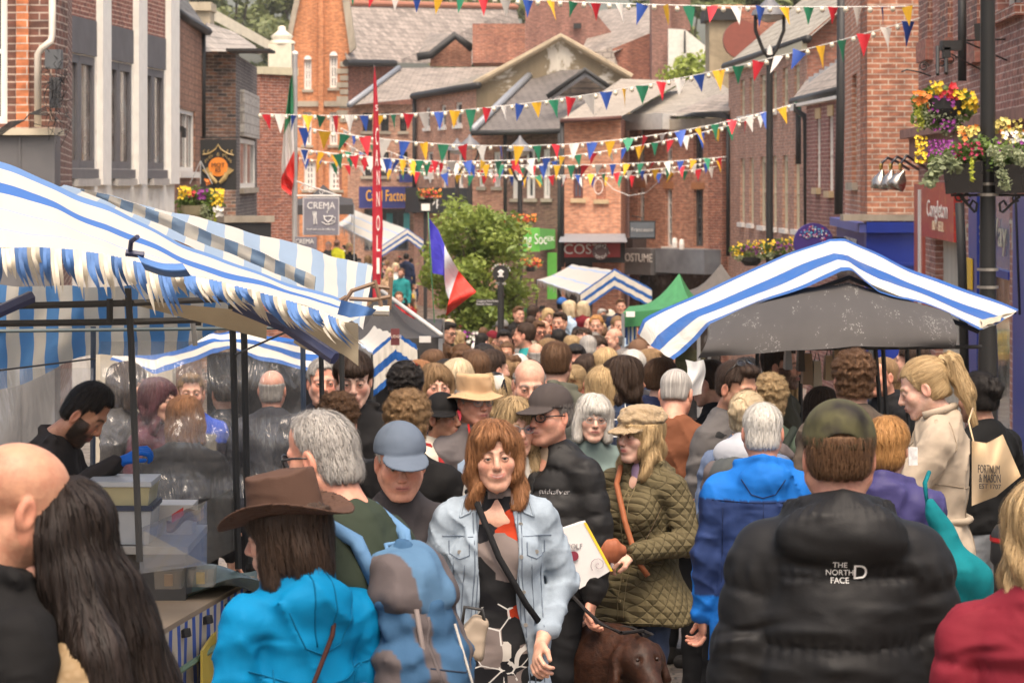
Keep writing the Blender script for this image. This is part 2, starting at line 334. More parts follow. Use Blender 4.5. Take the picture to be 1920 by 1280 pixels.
# ---------- head (local: centre of the skull, facing -Y)
def head_sdf(sex,fat=0.):
    m=1. if sex=='m' else 0.
    def f(X,Y,Z):
        A=np.abs(X)
        d=ell(X,Y,Z,(0,.015,.045),(.075,.094,.078)); j=.058+.004*m+fat*.01
        d=smin(d,ell(X,Y,Z,(0,-.025,-.03),(j,.062,.082)),.03)
        d=smin(d,cap(A,Y,Z,(.052+.002*m,-.0,-.045),(.018+.004*m,-.066,-.098),.020+.003*m+fat*.006,.019),.03)
        d=smin(d,sph(X,Y,Z,(0,-.072,-.100),.018),.02)
        d=smin(d,sph(A,Y,Z,(.041,-.055,-.022),.026+fat*.004),.025)
        d=smin(d,cap(A,Y,Z,(.012,-.083,.024),(.046,-.066,.022),.010+.003*m,.009),.016)
        d=smax(d,-ell(A,Y,Z,(.031,-.103,.003),(.020,.017,.014)),.014)
        d=smin(d,cap(X,Y,Z,(0,-.084,.016),(0,-.108,-.026),.0085,.0125),.014)
        d=smin(d,sph(A,Y,Z,(.011,-.098,-.031),.0085),.008)
        d=smax(d,-sph(A,Y,Z,(.006,-.106,-.041),.0035),.003)
        d=smin(d,ell(X,Y,Z,(0,-.080,-.060),(.030,.020,.020)),.015)
        d=smin(d,cap(A,Y,Z,(0,-.0985,-.055),(.021,-.088,-.058),.0052,.003),.005)
        d=smin(d,cap(A,Y,Z,(0,-.0975,-.066),(.018,-.088,-.063),.0062,.003),.005)
        d=smin(d,sph(A,Y,Z,(.0305,-.0765,.003),.0150),.004)
        d=smax(d,-ell(A,Y,Z,(.0305,-.094,.0018),(.0122,.012,.0042)),.002)
        e=ell(A,Y,Z,(.079,.012,-.004),(.012,.020,.032)); e=smax(e,-ell(A,Y,Z,(.091,.006,.0),(.009,.012,.022)),.006); d=smin(d,e,.008)
        nr=.056 if m else .048
        d=smin(d,cap(X,Y,Z,(0,.02,-.06),(0,.05,-.19),nr,nr+.006),.035)
        d=smin(d,cap(A,Y,Z,(.0,.06,-.18),(.13,.05,-.215),.05,.035),.05)
        d=smin(d,ell(X,Y,Z,(0,.03,-.235),(.15,.085,.07)),.05)
        return smax(d,-(Z+.262),.01)
    return f
EYES=[]
def uvsphere(c,r,nu=14,nv=9):
    V=[];Q=[]
    for i in range(nv+1):
        for k in range(nu):
            t=pi*i/nv; p=2*pi*k/nu; V.append((c[0]+r*math.sin(t)*math.cos(p),c[1]-r*math.cos(t),c[2]+r*math.sin(t)*math.sin(p)))
    for i in range(nv):
        for k in range(nu): Q.append((i*nu+k,i*nu+(k+1)%nu,(i+1)*nu+(k+1)%nu,(i+1)*nu+k))
    return np.array(V,np.float32),np.array(Q,np.int32)
def smooth01(x,a,b): t=np.clip((x-a)/(b-a),0,1); return t*t*(3-2*t)
def face_cols(V,brow,beard,lip,scalp,blush=.35,lash=.9,smile=0):
    x,y,z=V.T; A=np.abs(x); C=np.zeros((len(V),4),np.float32)
    def put(col,a):
        a=np.clip(a,0,1)[:,None]; C[:,:3]=C[:,:3]*(1-a)+np.array(col)[None]*a if False else np.where(a>0,(C[:,:3]*C[:,3:]*(1-a)+np.array(col)[None]*a)/np.maximum(C[:,3:]*(1-a)+a,1e-4),C[:,:3]); C[:,3:]=C[:,3:]*(1-a)+a
    fr=(y<-.05)
    put((.50,.13,.09),blush*fr*np.exp(-((A-.043)**2/.00035+(z+.022)**2/.0003)))
    put((.45,.12,.08),blush*.8*fr*np.exp(-(A**2/.00015+(z+.026)**2/.0002))); put((.5,.15,.1),.3*(A>.078))
    put((.16,.07,.05),.45*(y<-.06)*np.exp(-((A-.031)**2/.00028+(z-.004)**2/.00012)))  # eye socket shade painted into the skin colour
    if scalp is not None: put(scalp,.85*smooth01(z+.35*(y+.02)*0,.02,.05)*smooth01(y+.0,-.06+0*z,-.03)+0*z); put(scalp,.8*smooth01(z,.072,.085)*(y<-.03))
    if beard is not None:
        b=smooth01(-z+.25*np.clip(A-.03,0,1),.026,.056)*smooth01(-y,-.012,.03)*(z>-.135)+smooth01(-y,-.0,.01)*smooth01(A,.055,.064)*(z<.0)*(z>-.135); nz=.75+.5*np.sin(x*900+z*300)*np.sin(z*1100+y*500); b=np.clip(b,0,1)*np.clip(nz+b*.35,0,1); put(beard[0],beard[1]*np.clip(b,0,1)*(1-np.exp(-(A**2/.0003+(z+.045)**2/.00002))*.0))
    if smile:
        zz=z-smile*9*np.minimum(A,.027)**2; put(lip,.85*(y<-.078)*np.exp(-((A/.027)**6+((zz+.0610)/.0072)**4))); put((.55,.50,.44),.75*(y<-.08)*np.exp(-((A/.019)**6+((zz+.0605)/.0024)**4))); put((.12,.03,.03),.6*(y<-.08)*(A<.028)*np.exp(-((zz+.0560)/.0012)**2)); put((.30,.12,.08),.35*(y<-.05)*np.exp(-((A-.036-.3*(-.045-z))**2/.000012))*(z<-.030)*(z>-.068))
    else: put(lip,.9*(y<-.082)*np.exp(-((A/.024)**4+((z+.0605)/.0085)**4))); put((.08,.02,.02),(.85 if not smile else 0)*(y<-.082)*(A<.022)*np.exp(-((z+.0605)/.0018)**2))
    put((.07,.02,.015),.7*(y<-.095)*np.exp(-((A-.006)**2+(z+.040)**2)/.00001))  # nostril shade painted into the skin colour
    bz=.024+.004*np.sin((A-.012)/.034*pi)
    if brow is not None: put(brow,.95*(y<-.05)*smooth01(A,.008,.014)*(1-smooth01(A,.046,.052))*np.exp(-((z-bz)/.0052)**2))
    ez=.0020+.0044*sq(np.clip(1-((A-.0305)/.0125)**2,0,1)); put((.03,.015,.01),lash*(y<-.07)*(np.abs(A-.0305)<.0135)*np.exp(-((z-ez-.0004)/.0020)**2)*(z>.001))
    return C
_hc={}
def head_parts(sex,hs=.0032,brow=(.1,.06,.035),beard=None,lip=(.36,.12,.10),scalp=None,iris=(.10,.09,.07),fat=0.,smile=0):
    k=('g',sex,hs,fat)
    if k not in _hc: _hc[k]=snet(head_sdf(sex,fat),(-.19,-.125,-.27),(.19,.135,.135),hs)
    V,Q=_hc[k]; C=face_cols(V,brow,beard,lip,scalp,lash=.9 if sex=='f' else .55,smile=smile)
    Vs,Qs,Cs=[V],[Q],[C]; b=len(V)
    for s in (-1,1):
        v,q=uvsphere((s*.0305,-.0765,.0025),.0128); dx=np.hypot(v[:,0]-s*.0305,v[:,2]-.0025); c=np.ones((len(v),4),np.float32); c[:,:3]=(.34,.30,.28); 
        c[(dx<.0080)&(v[:,1]<-.08),:3]=iris; c[(dx<.0040)&(v[:,1]<-.08),:3]=(.01,.01,.01); Vs.append(v); Qs.append(q+b); Cs.append(c); b+=len(v)
    return np.concatenate(Vs),np.concatenate(Qs),np.concatenate(Cs)
# ---------- hair (same local frame)
def hair_sdf(style):
    def f(X,Y,Z):
        A=np.abs(X); th=np.arctan2(X,Y-.02); st=.0007*np.sin(th*46+6*np.sin(Z*30))+.0014*np.sin(th*19+2+9*Z)
        face=ell(X,Y,Z,(0,-.135,-.045),(.068,.085,.115)); ear=ell(A,Y,Z,(.092,.008,-.012),(.026,.026,.036))
        big={'short':.008,'buzz':.002,'bald':.002,'thin':.002,'crop':.006,'curly':.014,'mop':.016,'fringe':.014,'long':.014,'bob':.016,'wavy':.020,'bobw':.018,'pony':.006,'bun':.007,'layered':.016,'straight':.010,'bangs':.018,'pixie':.015}.get(style,.01)
        d=ell(X,Y,Z,(0,.018,.047),(.076+big,.096+big*1.1,.079+big))
        nape=smin(ell(X,Y,Z,(0,.045,-.02),(.066+big,.058+big,.075)),d,.02) if style not in('crop','buzz','short') else smin(ell(X,Y,Z,(0,.045,-.005),(.066+big,.056+big,.06)),d,.02)
        if style in ('short','buzz','bald','thin','crop','curly','mop','fringe','pixie'):
            d=nape; zlo=-.062 if style not in('mop','pixie') else -.085
            if style in('crop','buzz','short'): zlo=-.040
            side=np.maximum(-(Y+.012+.25*(Z-.03)),-(Z-zlo)); top=-(Z-(.086 if style not in('fringe','mop') else .060)-.35*np.minimum(Y+.06,0))
            keep=smin(side,top,.012); 
            if style in('short','crop'): keep=smin(keep,np.maximum(-(Z-.045),-(Y+.055)),.01)
            d=smax(d,keep,.008); d=smax(d,-ear,.006)
            if style=='bald': d=smax(d,(Z-.05+.12*np.clip(Y-.05,0,1)),.01)
            if style=='thin': d=smax(d,-(Y+.040+.010*np.sin(X*120)),.006)
            if style=='fringe' or style=='pixie':
                fr=ell(X,Y,Z,(0,-.055,.062),(.066,.045,.034)); fr=smax(fr,-(Z-.036-.012*np.sin(X*140)),.006); d=smin(d,fr,.012)
            if style=='crop': d=smin(d,ell(X,Y,Z,(0,-.045,.105),(.055,.05,.025)),.02)
            if style in('curly','mop'): d=d+.005*sn(X,Y,Z,130)+.003*sn(X,Y,Z,230,1.)
        elif style in ('straight','long','bob','bobw','wavy','layered','bangs'):
            L={'straight':-.50,'long':-.36,'bob':-.135,'bobw':-.12,'wavy':-.21,'layered':-.20,'bangs':-.12}[style]; wv=0
            if style in('wavy','bobw','layered','long'): wv=.010*np.sin(Z*55+3*np.sin(th*3))*smooth01(-Z,-.02,.05)
            back=ell(X,Y,Z,(0,.055,L*.45),(.094,.062,abs(L)*.62+.03)); d=smin(d,back,.05)
            sd=cap(A,Y,Z,(.070,-.005,.03),(.084 if style!='straight' else .066,-.022,L),.036,.026 if style!='straight' else .045); d=smin(d,sd,.03)
            if style=='straight': d=smin(d,cap(A,Y,Z,(.075,.03,-.06),(.160,.05,-.20),.045,.050),.05); d=smin(d,cap(A,Y,Z,(.160,.05,-.20),(.195,.06,-.55),.056,.050),.04); d=smin(d,cap(X,Y,Z,(0,.10,-.10),(0,.165,-.5),.06,.06),.06)
            d=smax(d,-(Z-L),.02); d=smax(d,-face,.014)
            nb=cap(X,Y,Z,(0,.0,-.07),(0,.01,-.30),.035,.06); d=smax(d,-nb,.01)
            if style=='bangs': 
                fr=ell(X,Y,Z,(0,-.056,.058),(.068,.052,.042)); d=smin(d,smax(fr,-(Z-.032),.006),.012)
            if style=='layered':
                fr=ell(X-.010*np.sin(Z*60),Y,Z,(.0,-.056,.066),(.070,.045,.040)); d=smin(d,smax(fr,-(Z-.060+.55*np.abs(X-.012)-.007*np.sin(X*210+1)-.004*np.sin(X*90)),.006),.012); d=smax(d,-ell(X,Y,Z,(.014,-.118,.058),(.020,.050,.034)),.008)
            d=d+wv+.0016*np.sin(th*31+Z*20)+.0025*sn(X,Y,Z,45)
        elif style in('pony','bun'):
            d=nape; d=smax(d,smin(np.maximum(-(Y+.035+.3*(Z-.03)),-(Z+.058)),-(Z-.075-.3*np.minimum(Y+.07,0)),.015),.008); d=smax(d,-ear,.006)
            if style=='pony':
                t=cap(X,Y,Z,(0,.095,.085),(0,.150,.075),.020,.032); t=smin(t,cap(X,Y,Z,(0,.150,.07),(0,.165,-.07),.036,.034),.03); t=smin(t,cap(X,Y,Z,(.0,.165,-.07),(0,.150,-.21),.034,.010),.02); d=smin(d,t+.004*np.sin(X*190+Z*12)+.004*np.sin(Y*150),.012)
            else: d=smin(d,ell(X,Y,Z,(0,.120,.045),(.047,.040,.050))+.004*sn(X,Y,Z,110),.01)
        return d+st
    return f
def hair_cols(V):
    x,y,z=V.T; th=np.arctan2(x,y-.02); r=np.clip(np.hypot(x,y-.02)/.07,0,1); return np.stack([.5+.5*np.sin(th)*r,.5+.5*np.cos(th)*r,.5+z],1)
_hr={}
def hair_geo(style,h=.005):
    k=(style,h)
    if k not in _hr:
        L={'straight':-.56,'long':-.42,'wavy':-.27,'layered':-.26}.get(style,-.22); V,Q=snet(hair_sdf(style),(-.15 if style!='straight' else -.27,-.16,L),(.15 if style!='straight' else .27,.24,.17),h)
        _hr[k]=(V,Q,hair_cols(V))
    return _hr[k]
# ---------- loose strands laid over the hair shell so that it has a broken, hairy edge
from mathutils.bvhtree import BVHTree
_st={}
def strands(style,n,seed=1):
    k=(style,n)
    if k in _st: return _st[k]
    V,Q,C=hair_geo(style,.006); bv=BVHTree.FromPolygons([tuple(v) for v in V],[tuple(q) for q in Q]); rg=np.random.RandomState(seed)
    SL={'short':.030,'crop':.022,'curly':.030,'mop':.045,'fringe':.05,'pixie':.045,'thin':.028,'bald':.02,'bob':.09,'bobw':.09,'long':.13,'straight':.17,'wavy':.11,'layered':.10,'bangs':.08,'pony':.07,'bun':.05}.get(style,.012)
    ns=5; c=V[Q].mean(1); nr=np.cross(V[Q[:,1]]-V[Q[:,0]],V[Q[:,3]]-V[Q[:,0]]); ar=np.linalg.norm(nr,axis=1); nr=nr/(ar[:,None]+1e-9)
    out=((c-np.array([0,.02,.03]))*nr).sum(1)>-.01; w=ar*out; ii=rg.choice(len(Q),n,p=w/w.sum()); VV=[];QQ=[];CC=[]
    for a,i in enumerate(ii):
        p=c[i].copy(); m=nr[i]; L=SL*(.5+rg.rand()); st=L/ns; jit=rg.normal(size=3)*(.35 if style in('curly','mop') else .05 if style=='straight' else .11); ph=rg.rand()*6.28; lift=.0008+.0026*rg.rand()**2+(.006*rg.rand() if rg.rand()<.10 else 0)+(.004*rg.rand() if style in('curly','mop') else 0); b=len(VV); col=C[Q[i][0]]; wd=.0006+.0007*rg.rand(); jc=rg.normal()*.14
        for s_ in range(ns+1):
            pp=p+m*(lift+(.0012*s_ if style!='straight' else 0)); sd=np.cross(m,d) if s_ else np.cross(m,[0,0,1.]); sd=sd/(np.linalg.norm(sd)+1e-6); ww=wd*(1-.75*s_/ns); VV+=[pp-sd*ww,pp+sd*ww]; CC+=[col+jc,col+jc]
            g=np.array([0,0,-1.])+np.array([(p[0])*4,(p[1]-.03)*4,0])*(1 if p[2]>.07 else 0)+jit
            if style in('pony','bun') and p[1]<.10 and p[2]>-.06: g=np.array([-p[0]*6,1.1,(.07-p[2])*5])+jit*.6
            if style in('curly','mop'): g=g+np.array([math.cos(ph+s_*1.7),math.sin(ph+s_*1.7),.4*math.cos(ph*2+s_)])*1.3
            d=g-m*np.dot(g,m); d=d/(np.linalg.norm(d)+1e-6); q=p+d*st; h=bv.find_nearest(tuple(q))
            if h[0] is not None and (Vector(q)-h[0]).length<.03: p=np.array(h[0]); m=np.array(h[1])
            else: p=q
        QQ+=[(b+2*j,b+2*j+1,b+2*j+3,b+2*j+2) for j in range(ns)]
    _st[k]=(np.array(VV,np.float32),np.array(QQ,np.int32),np.array(CC,np.float32)); return _st[k]
# ---------- hats
def hat_sdf(kind):
    def f(X,Y,Z):
        if kind in('cap','capback'):
            d=ell(X,Y,Z,(0,.014,.052),(.090,.110,.094)); d=smax(d,-(Z-.040+.10*(Y)),.006); d=np.abs(d)-.003 if False else d
            if kind=='cap':
                br=ell(X,Y,Z,(0,-.105,.030-.0),(.078,.085,.010)+()); zz=Z-.044-.25*(Y+.10)-(-2.2)*X*X*1.; br=np.maximum(np.abs(zz)-.0035,sq((X/.078)**2+((Y+.085)/.100)**2)*.08-.08); br=np.maximum(br,Y+.06); d=smin(d,br,.008)
            else: d=smax(d,-ell(X,Y,Z,(0,.125,.040),(.044,.05,.030)),.006); d=smin(d,smax(np.abs(ell(X,Y,Z,(0,.014,.047),(.087,.107,.10)))-.003,np.maximum(np.abs(Z-.038)-.009,-Y),.003),.003)
            return d
        if kind=='outback':
            rr=sq((X/.086)**2+((Y-.012)/.106)**2); cr=np.maximum((rr-1+.9*(Z-.045)*1.)*.086,Z-.172-.012*np.cos(X*36)+.9*np.abs(Y-.01)*.12); cr=np.maximum(cr,-(Z-.04)); cr=smax(cr,-ell(X,Y,Z,(0,.0,.20),(.022,.10,.035)),.03)
            zz=Z-.048-1.9*X*X+.9*(Y*Y)*.35; br=np.maximum(np.abs(zz)-.003,(sq((X/.165)**2+((Y-.01)/.185)**2)-1)*.165); return smin(cr,br,.012)
        if kind=='sunhat':
            rr=sq((X/.088)**2+((Y-.012)/.106)**2); cr=smax((rr-1+.8*(Z-.045))*.088,Z-.145,.02)+.003*sn(X,Y,Z,40); cr=np.maximum(cr,-(Z-.04))
            zz=Z-.045+.30*(rr-1)*.10-.008*np.sin(np.arctan2(X,Y)*3+1); br=np.maximum(np.abs(zz)-.003,(sq((X/.150)**2+((Y-.01)/.168)**2)-1)*.15); return smin(cr,br,.012)
        if kind=='baker':
            d=ell(X,Y,Z,(0,.026,.092),(.107,.120,.056)); d=smin(d,smax(ell(X,Y,Z,(0,.014,.058),(.094,.113,.070)),-(Z-.034),.01),.02); zz=Z-.040-.30*(Y+.09)+2.*X*X; br=np.maximum(np.abs(zz)-.006,sq((X/.085)**2+((Y+.075)/.085)**2)*.08-.08); br=np.maximum(br,Y+.05); return smin(d,br,.015)+.003*sn(X,Y,Z,120)
        if kind=='beanie': return smax(ell(X,Y,Z,(0,.016,.055),(.092,.112,.100)),-(Z-.030+.1*Y),.006)
        if kind=='headband': return smax(np.abs(ell(X,Y,Z,(0,.018,.047),(.092,.112,.095)))-.006,np.abs(Y+.02-.2*(Z-.05))-.032,.006)
    return f
_ht={}
def hat_geo(kind,h=.0045):
    if kind not in _ht: _ht[kind]=snet(hat_sdf(kind),(-.19,-.22,-.02),(.19,.23,.20),h)
    return _ht[kind]
# ---------- arms: (elbow, wrist) for the +x side; the -x side is mirrored
ARMS={'down':((.225,.03,1.10),(.235,-.03,.85)),'bent':((.25,.03,1.13),(.13,-.21,1.08)),'fwd':((.23,-.10,1.15),(.14,-.31,1.05)),'phone':((.22,-.10,1.18),(.09,-.24,1.33)),'pocket':((.285,.07,1.13),(.205,-.06,.93)),'up':((.30,-.08,1.50),(.22,-.18,1.76)),'reach':((.26,-.16,1.20),(.30,-.40,1.08)),'tub':((.26,-.10,1.24),(.20,-.30,1.385)),'cross':((.235,-.02,1.14),(.02,-.20,1.13)),'hold':((.24,.05,1.13),(.16,-.15,.95))}
SH=(.163,.015,1.365)
def torso_prof(z,w,fat,fem):
    zs=[.60,.80,.92,1.05,1.20,1.31,1.39,1.46]; a=[.180,.178,.176,.152+fat*.05,.160+fat*.03,.168,.140,.070]; b=[.125,.125,.125,.105+fat*.06,.118+fat*.04,.115,.085,.065]
    if fem: a=[.195,.190,.184,.145+fat*.05,.148+fat*.03,.155,.135,.065]
    return np.interp(z,zs,a)*w*.95,np.interp(z,zs,b)*(1+.5*(w-1))
def garment(kind='jacket',hem=.82,w=1.,fat=0.,fem=False,L='down',Rr='down',th=.012,sleeve=1.,h=.013,hood=False,collar=True,seed=0.,open_v=False,flare=0.,baffle=.095,gap=0.):
    def f(X,Y,Z):
        zz=np.clip(Z,.55,1.5); a,b=torso_prof(zz,w,fat,fem); a=a+th+flare*np.clip(1.0-zz,0,1); b=b+th+flare*np.clip(1.0-zz,0,1)
        yc=.012+.02*smooth01(zz,1.2,1.4)
        if kind=='puffer': pf=.021*sq(np.abs(np.sin(pi*(Z-1.0)/baffle)))-.010; a=a+pf; b=b+pf
        d=(sq((X/a)**2+((Y-yc)/b)**2)-1)*np.minimum(a,b); d=smax(d,np.maximum(-(Z-hem),Z-1.465),.02)
        s=(SH[0]*w,SH[1],SH[2])
        d=smin(d,cap(np.abs(X),Y,Z,(0,.03,1.435),(s[0]-.012,.02,1.365),.050+th*.6,.050+th),.05)
        if fem and kind!='puffer': d=smin(d,ell(np.abs(X),Y,Z,(.075,-.080,1.25),(.068+th,.052+th,.068+th)),.04)
        for sg,pose in ((1,L),(-1,Rr)):
            e,wr=ARMS[pose]; ez=(e[0]+(w-1)*.17,e[1],e[2]); wz=(wr[0]+(w-1)*.17,wr[1],wr[2])
            if sleeve<1: wz=tuple(ez[i]+(wz[i]-ez[i])*max(sleeve*2-1,0.05) for i in range(3))
            XX=X*sg; r=.051+th*.9
            d1,t1=cap(XX,Y,Z,s,ez,r+.006,r-.006,True); d2,t2=cap(XX,Y,Z,ez,wz,r-.006,r-.018,True)
            if kind=='puffer': d1=d1-.013*sq(np.abs(np.sin(t1*pi*3)))+.004; d2=d2-.012*sq(np.abs(np.sin(t2*pi*3)))+.004
            else: d1=d1-.006*(1-np.abs(np.sin(t1*9+seed+Y*18+XX*8)))**3; d2=d2-.010*(1-np.abs(np.sin(t2*10+XX*22+Y*9+seed)))**3+.002
            arm=smin(d1,d2,.02); d=smin(d,arm,.022)
        if collar: d=smin(d,smax(ell(X,Y,Z,(0,.035,1.455),(.080,.078,.060)),Z-1.500-.14*Y,.01),.03)
        if hood:
            hz=1.475
            hd=(ell(X,Y,Z,(0,.135,1.43),(.15*w,.07,.085)) if kind=='puffer' else ell(X,Y,Z,(0,.118,1.41),(.118,.052,.095))+.007*np.abs(np.sin(X*26+4*Z))) if hood!='up' else ell(X,Y,Z,(0,.04,1.60),(.12,.13,.15)); rl=cap(np.abs(X),Y,Z,(0,.115,1.505),(.112,.01,1.475),.036 if kind=='puffer' else .024,.030 if kind=='puffer' else .020); hd=smin(hd,rl,.03 if kind=='puffer' else .015); d=smin(d,hd,.02)
        if kind=='puffer':
            th_=np.arctan2(X,Y-yc); sm_=1-np.abs(np.sin(pi*(Z-1.0)/baffle)); d=d+.0045*np.sin(th_*34+3*np.sin(Z*9+seed)+X*40)*sm_**2
        elif kind!='tee':
            r1=1-np.abs(np.sin((X*15+Z*8+1.6*np.sin(Z*8+seed)+1.3*np.sin(Y*12+seed*2)))); r2=1-np.abs(np.sin(X*9-Z*13+1.8*np.sin(X*10+seed*1.3)+1.4*np.sin(Y*9))); md=.5+.5*np.sin(X*7+seed+Z*5); d=d-.013*r1**4*md-.012*r2**4*(1-md)+.003
        d=d+.0035*sn(X,Y,Z,22,seed)+.0020*sn(X,Y,Z,48,seed+2.)*(0 if kind=='puffer' else 1)
        if gap: d=smax(d,-np.maximum(np.maximum(np.abs(X)-gap-.10*np.clip(1.25-Z,0,1)-.012*np.sin(Z*16),Y+.0),-(Z-.3)),.008)
        if open_v: d=smax(d,-smax(ell(X,Y,Z,(0,-.16,1.45),(.055,.13,.13 if open_v is True else open_v)),Z-1.6,.01),.006)
        else: d=smax(d,-ell(X,Y,Z,(0,-.02,1.54),(.058,.068,.055)),.006)
        return d
    ys=-.48 if 'reach' in(L,Rr) or 'fwd' in(L,Rr) else -.34; zt=1.85 if 'up' in(L,Rr) or hood=='up' else 1.62
    return snet(f,(-.46*max(w,1),ys,hem-.04),(.46*max(w,1),.27,zt),h)
def trousers(hem=.06,h=.014,w=1.,skirt=False,stride=.0,wide=0.):
    def f(X,Y,Z):
        A=np.abs(X); d=ell(X,Y,Z,(0,.015,.93),(.175*w,.125,.13))
        for s in(1,-1):
            k=(s*.1,-.02-s*stride,.50); an=(s*.105,.03+s*stride*.4-s*stride,.05); l=smin(cap(X,Y,Z,(s*.09,.0,.88),k,.092*w,.066+wide),cap(X,Y,Z,k,an,.066+wide,.052+wide),.03); d=smin(d,l,.03)
        if skirt: d=smin(d,np.maximum((sq((X/(.17+.12*(1-Z)))**2+(Y/(.13+.12*(1-Z)))**2)-1)*.15,np.abs(Z-.7)-.28),.03)
        d=d+.003*sn(X,Y,Z,26,1.)+.002*sn(X,Y,Z,60,2.)
        return smax(smax(d,-(Z-hem),.01),Z-1.04,.01)
    return snet(f,(-.32,-.28,hem-.03),(.32,.24,1.06),h)
def shoes(h=.010,stride=0.,boot=0.):
    def f(X,Y,Z):
        d=1e3
        for s in(1,-1):
            o=-s*stride*.6
            d=np.minimum(d,smin(cap(X,Y,Z,(s*.105,.04+o,.045),(s*.12,-.14+o,.035),.046,.040),cap(X,Y,Z,(s*.105,.035+o,.05),(s*.105,.03+o,.09+boot),.045,.05),.03))
        return smax(d,-Z,.006)
    return snet(f,(-.2,-.26,-.01),(.2,.2,.16+boot),h)
def hand_sdf(curl=.6):
    # local: wrist at origin, pointing -Z, palm facing +Y... thumb on +X side
    def f(X,Y,Z):
        d=ell(X,Y,Z,(0,0,-.045),(.040,.016,.050)); d=smin(d,cap(X,Y,Z,(0,0,.05),(0,0,-.01),.026,.024),.02)
        for i,(x,l) in enumerate(((-.030,.058),(-.010,.072),(.010,.078),(.030,.070))):
            p=(x,0,-.085); c=curl*(1+.1*i); q=(x*1.05,.45*l*math.sin(c),-.085-.45*l*math.cos(c)); r=(x*1.05,q[1]+.33*l*math.sin(2*c),q[2]-.33*l*math.cos(2*c)); u=(x,r[1]+.24*l*math.sin(2.7*c),r[2]-.24*l*math.cos(2.7*c))
            g=smin(smin(cap(X,Y,Z,p,q,.0098,.0090),cap(X,Y,Z,q,r,.0090,.0082),.004),cap(X,Y,Z,r,u,.0082,.0070),.004); d=smin(d,g,.004)
        t=smin(cap(X,Y,Z,(.028,.0,-.030),(.052,.014,-.062),.014,.011),cap(X,Y,Z,(.052,.014,-.062),(.050,.034,-.090),.011,.0085),.006)
        return smin(d,t,.008)
    return f
_hd={}
def hand_geo(curl,h=.0045):
    k=(curl,h)
    if k not in _hd: _hd[k]=snet(hand_sdf(curl),(-.06,-.035,-.19),(.075,.10,.075),h)
    return _hd[k]
def tri(Q): return Q
class Person:
    """builds a figure: body (one skin mesh) with hair and clothing as its children"""
TOP={}
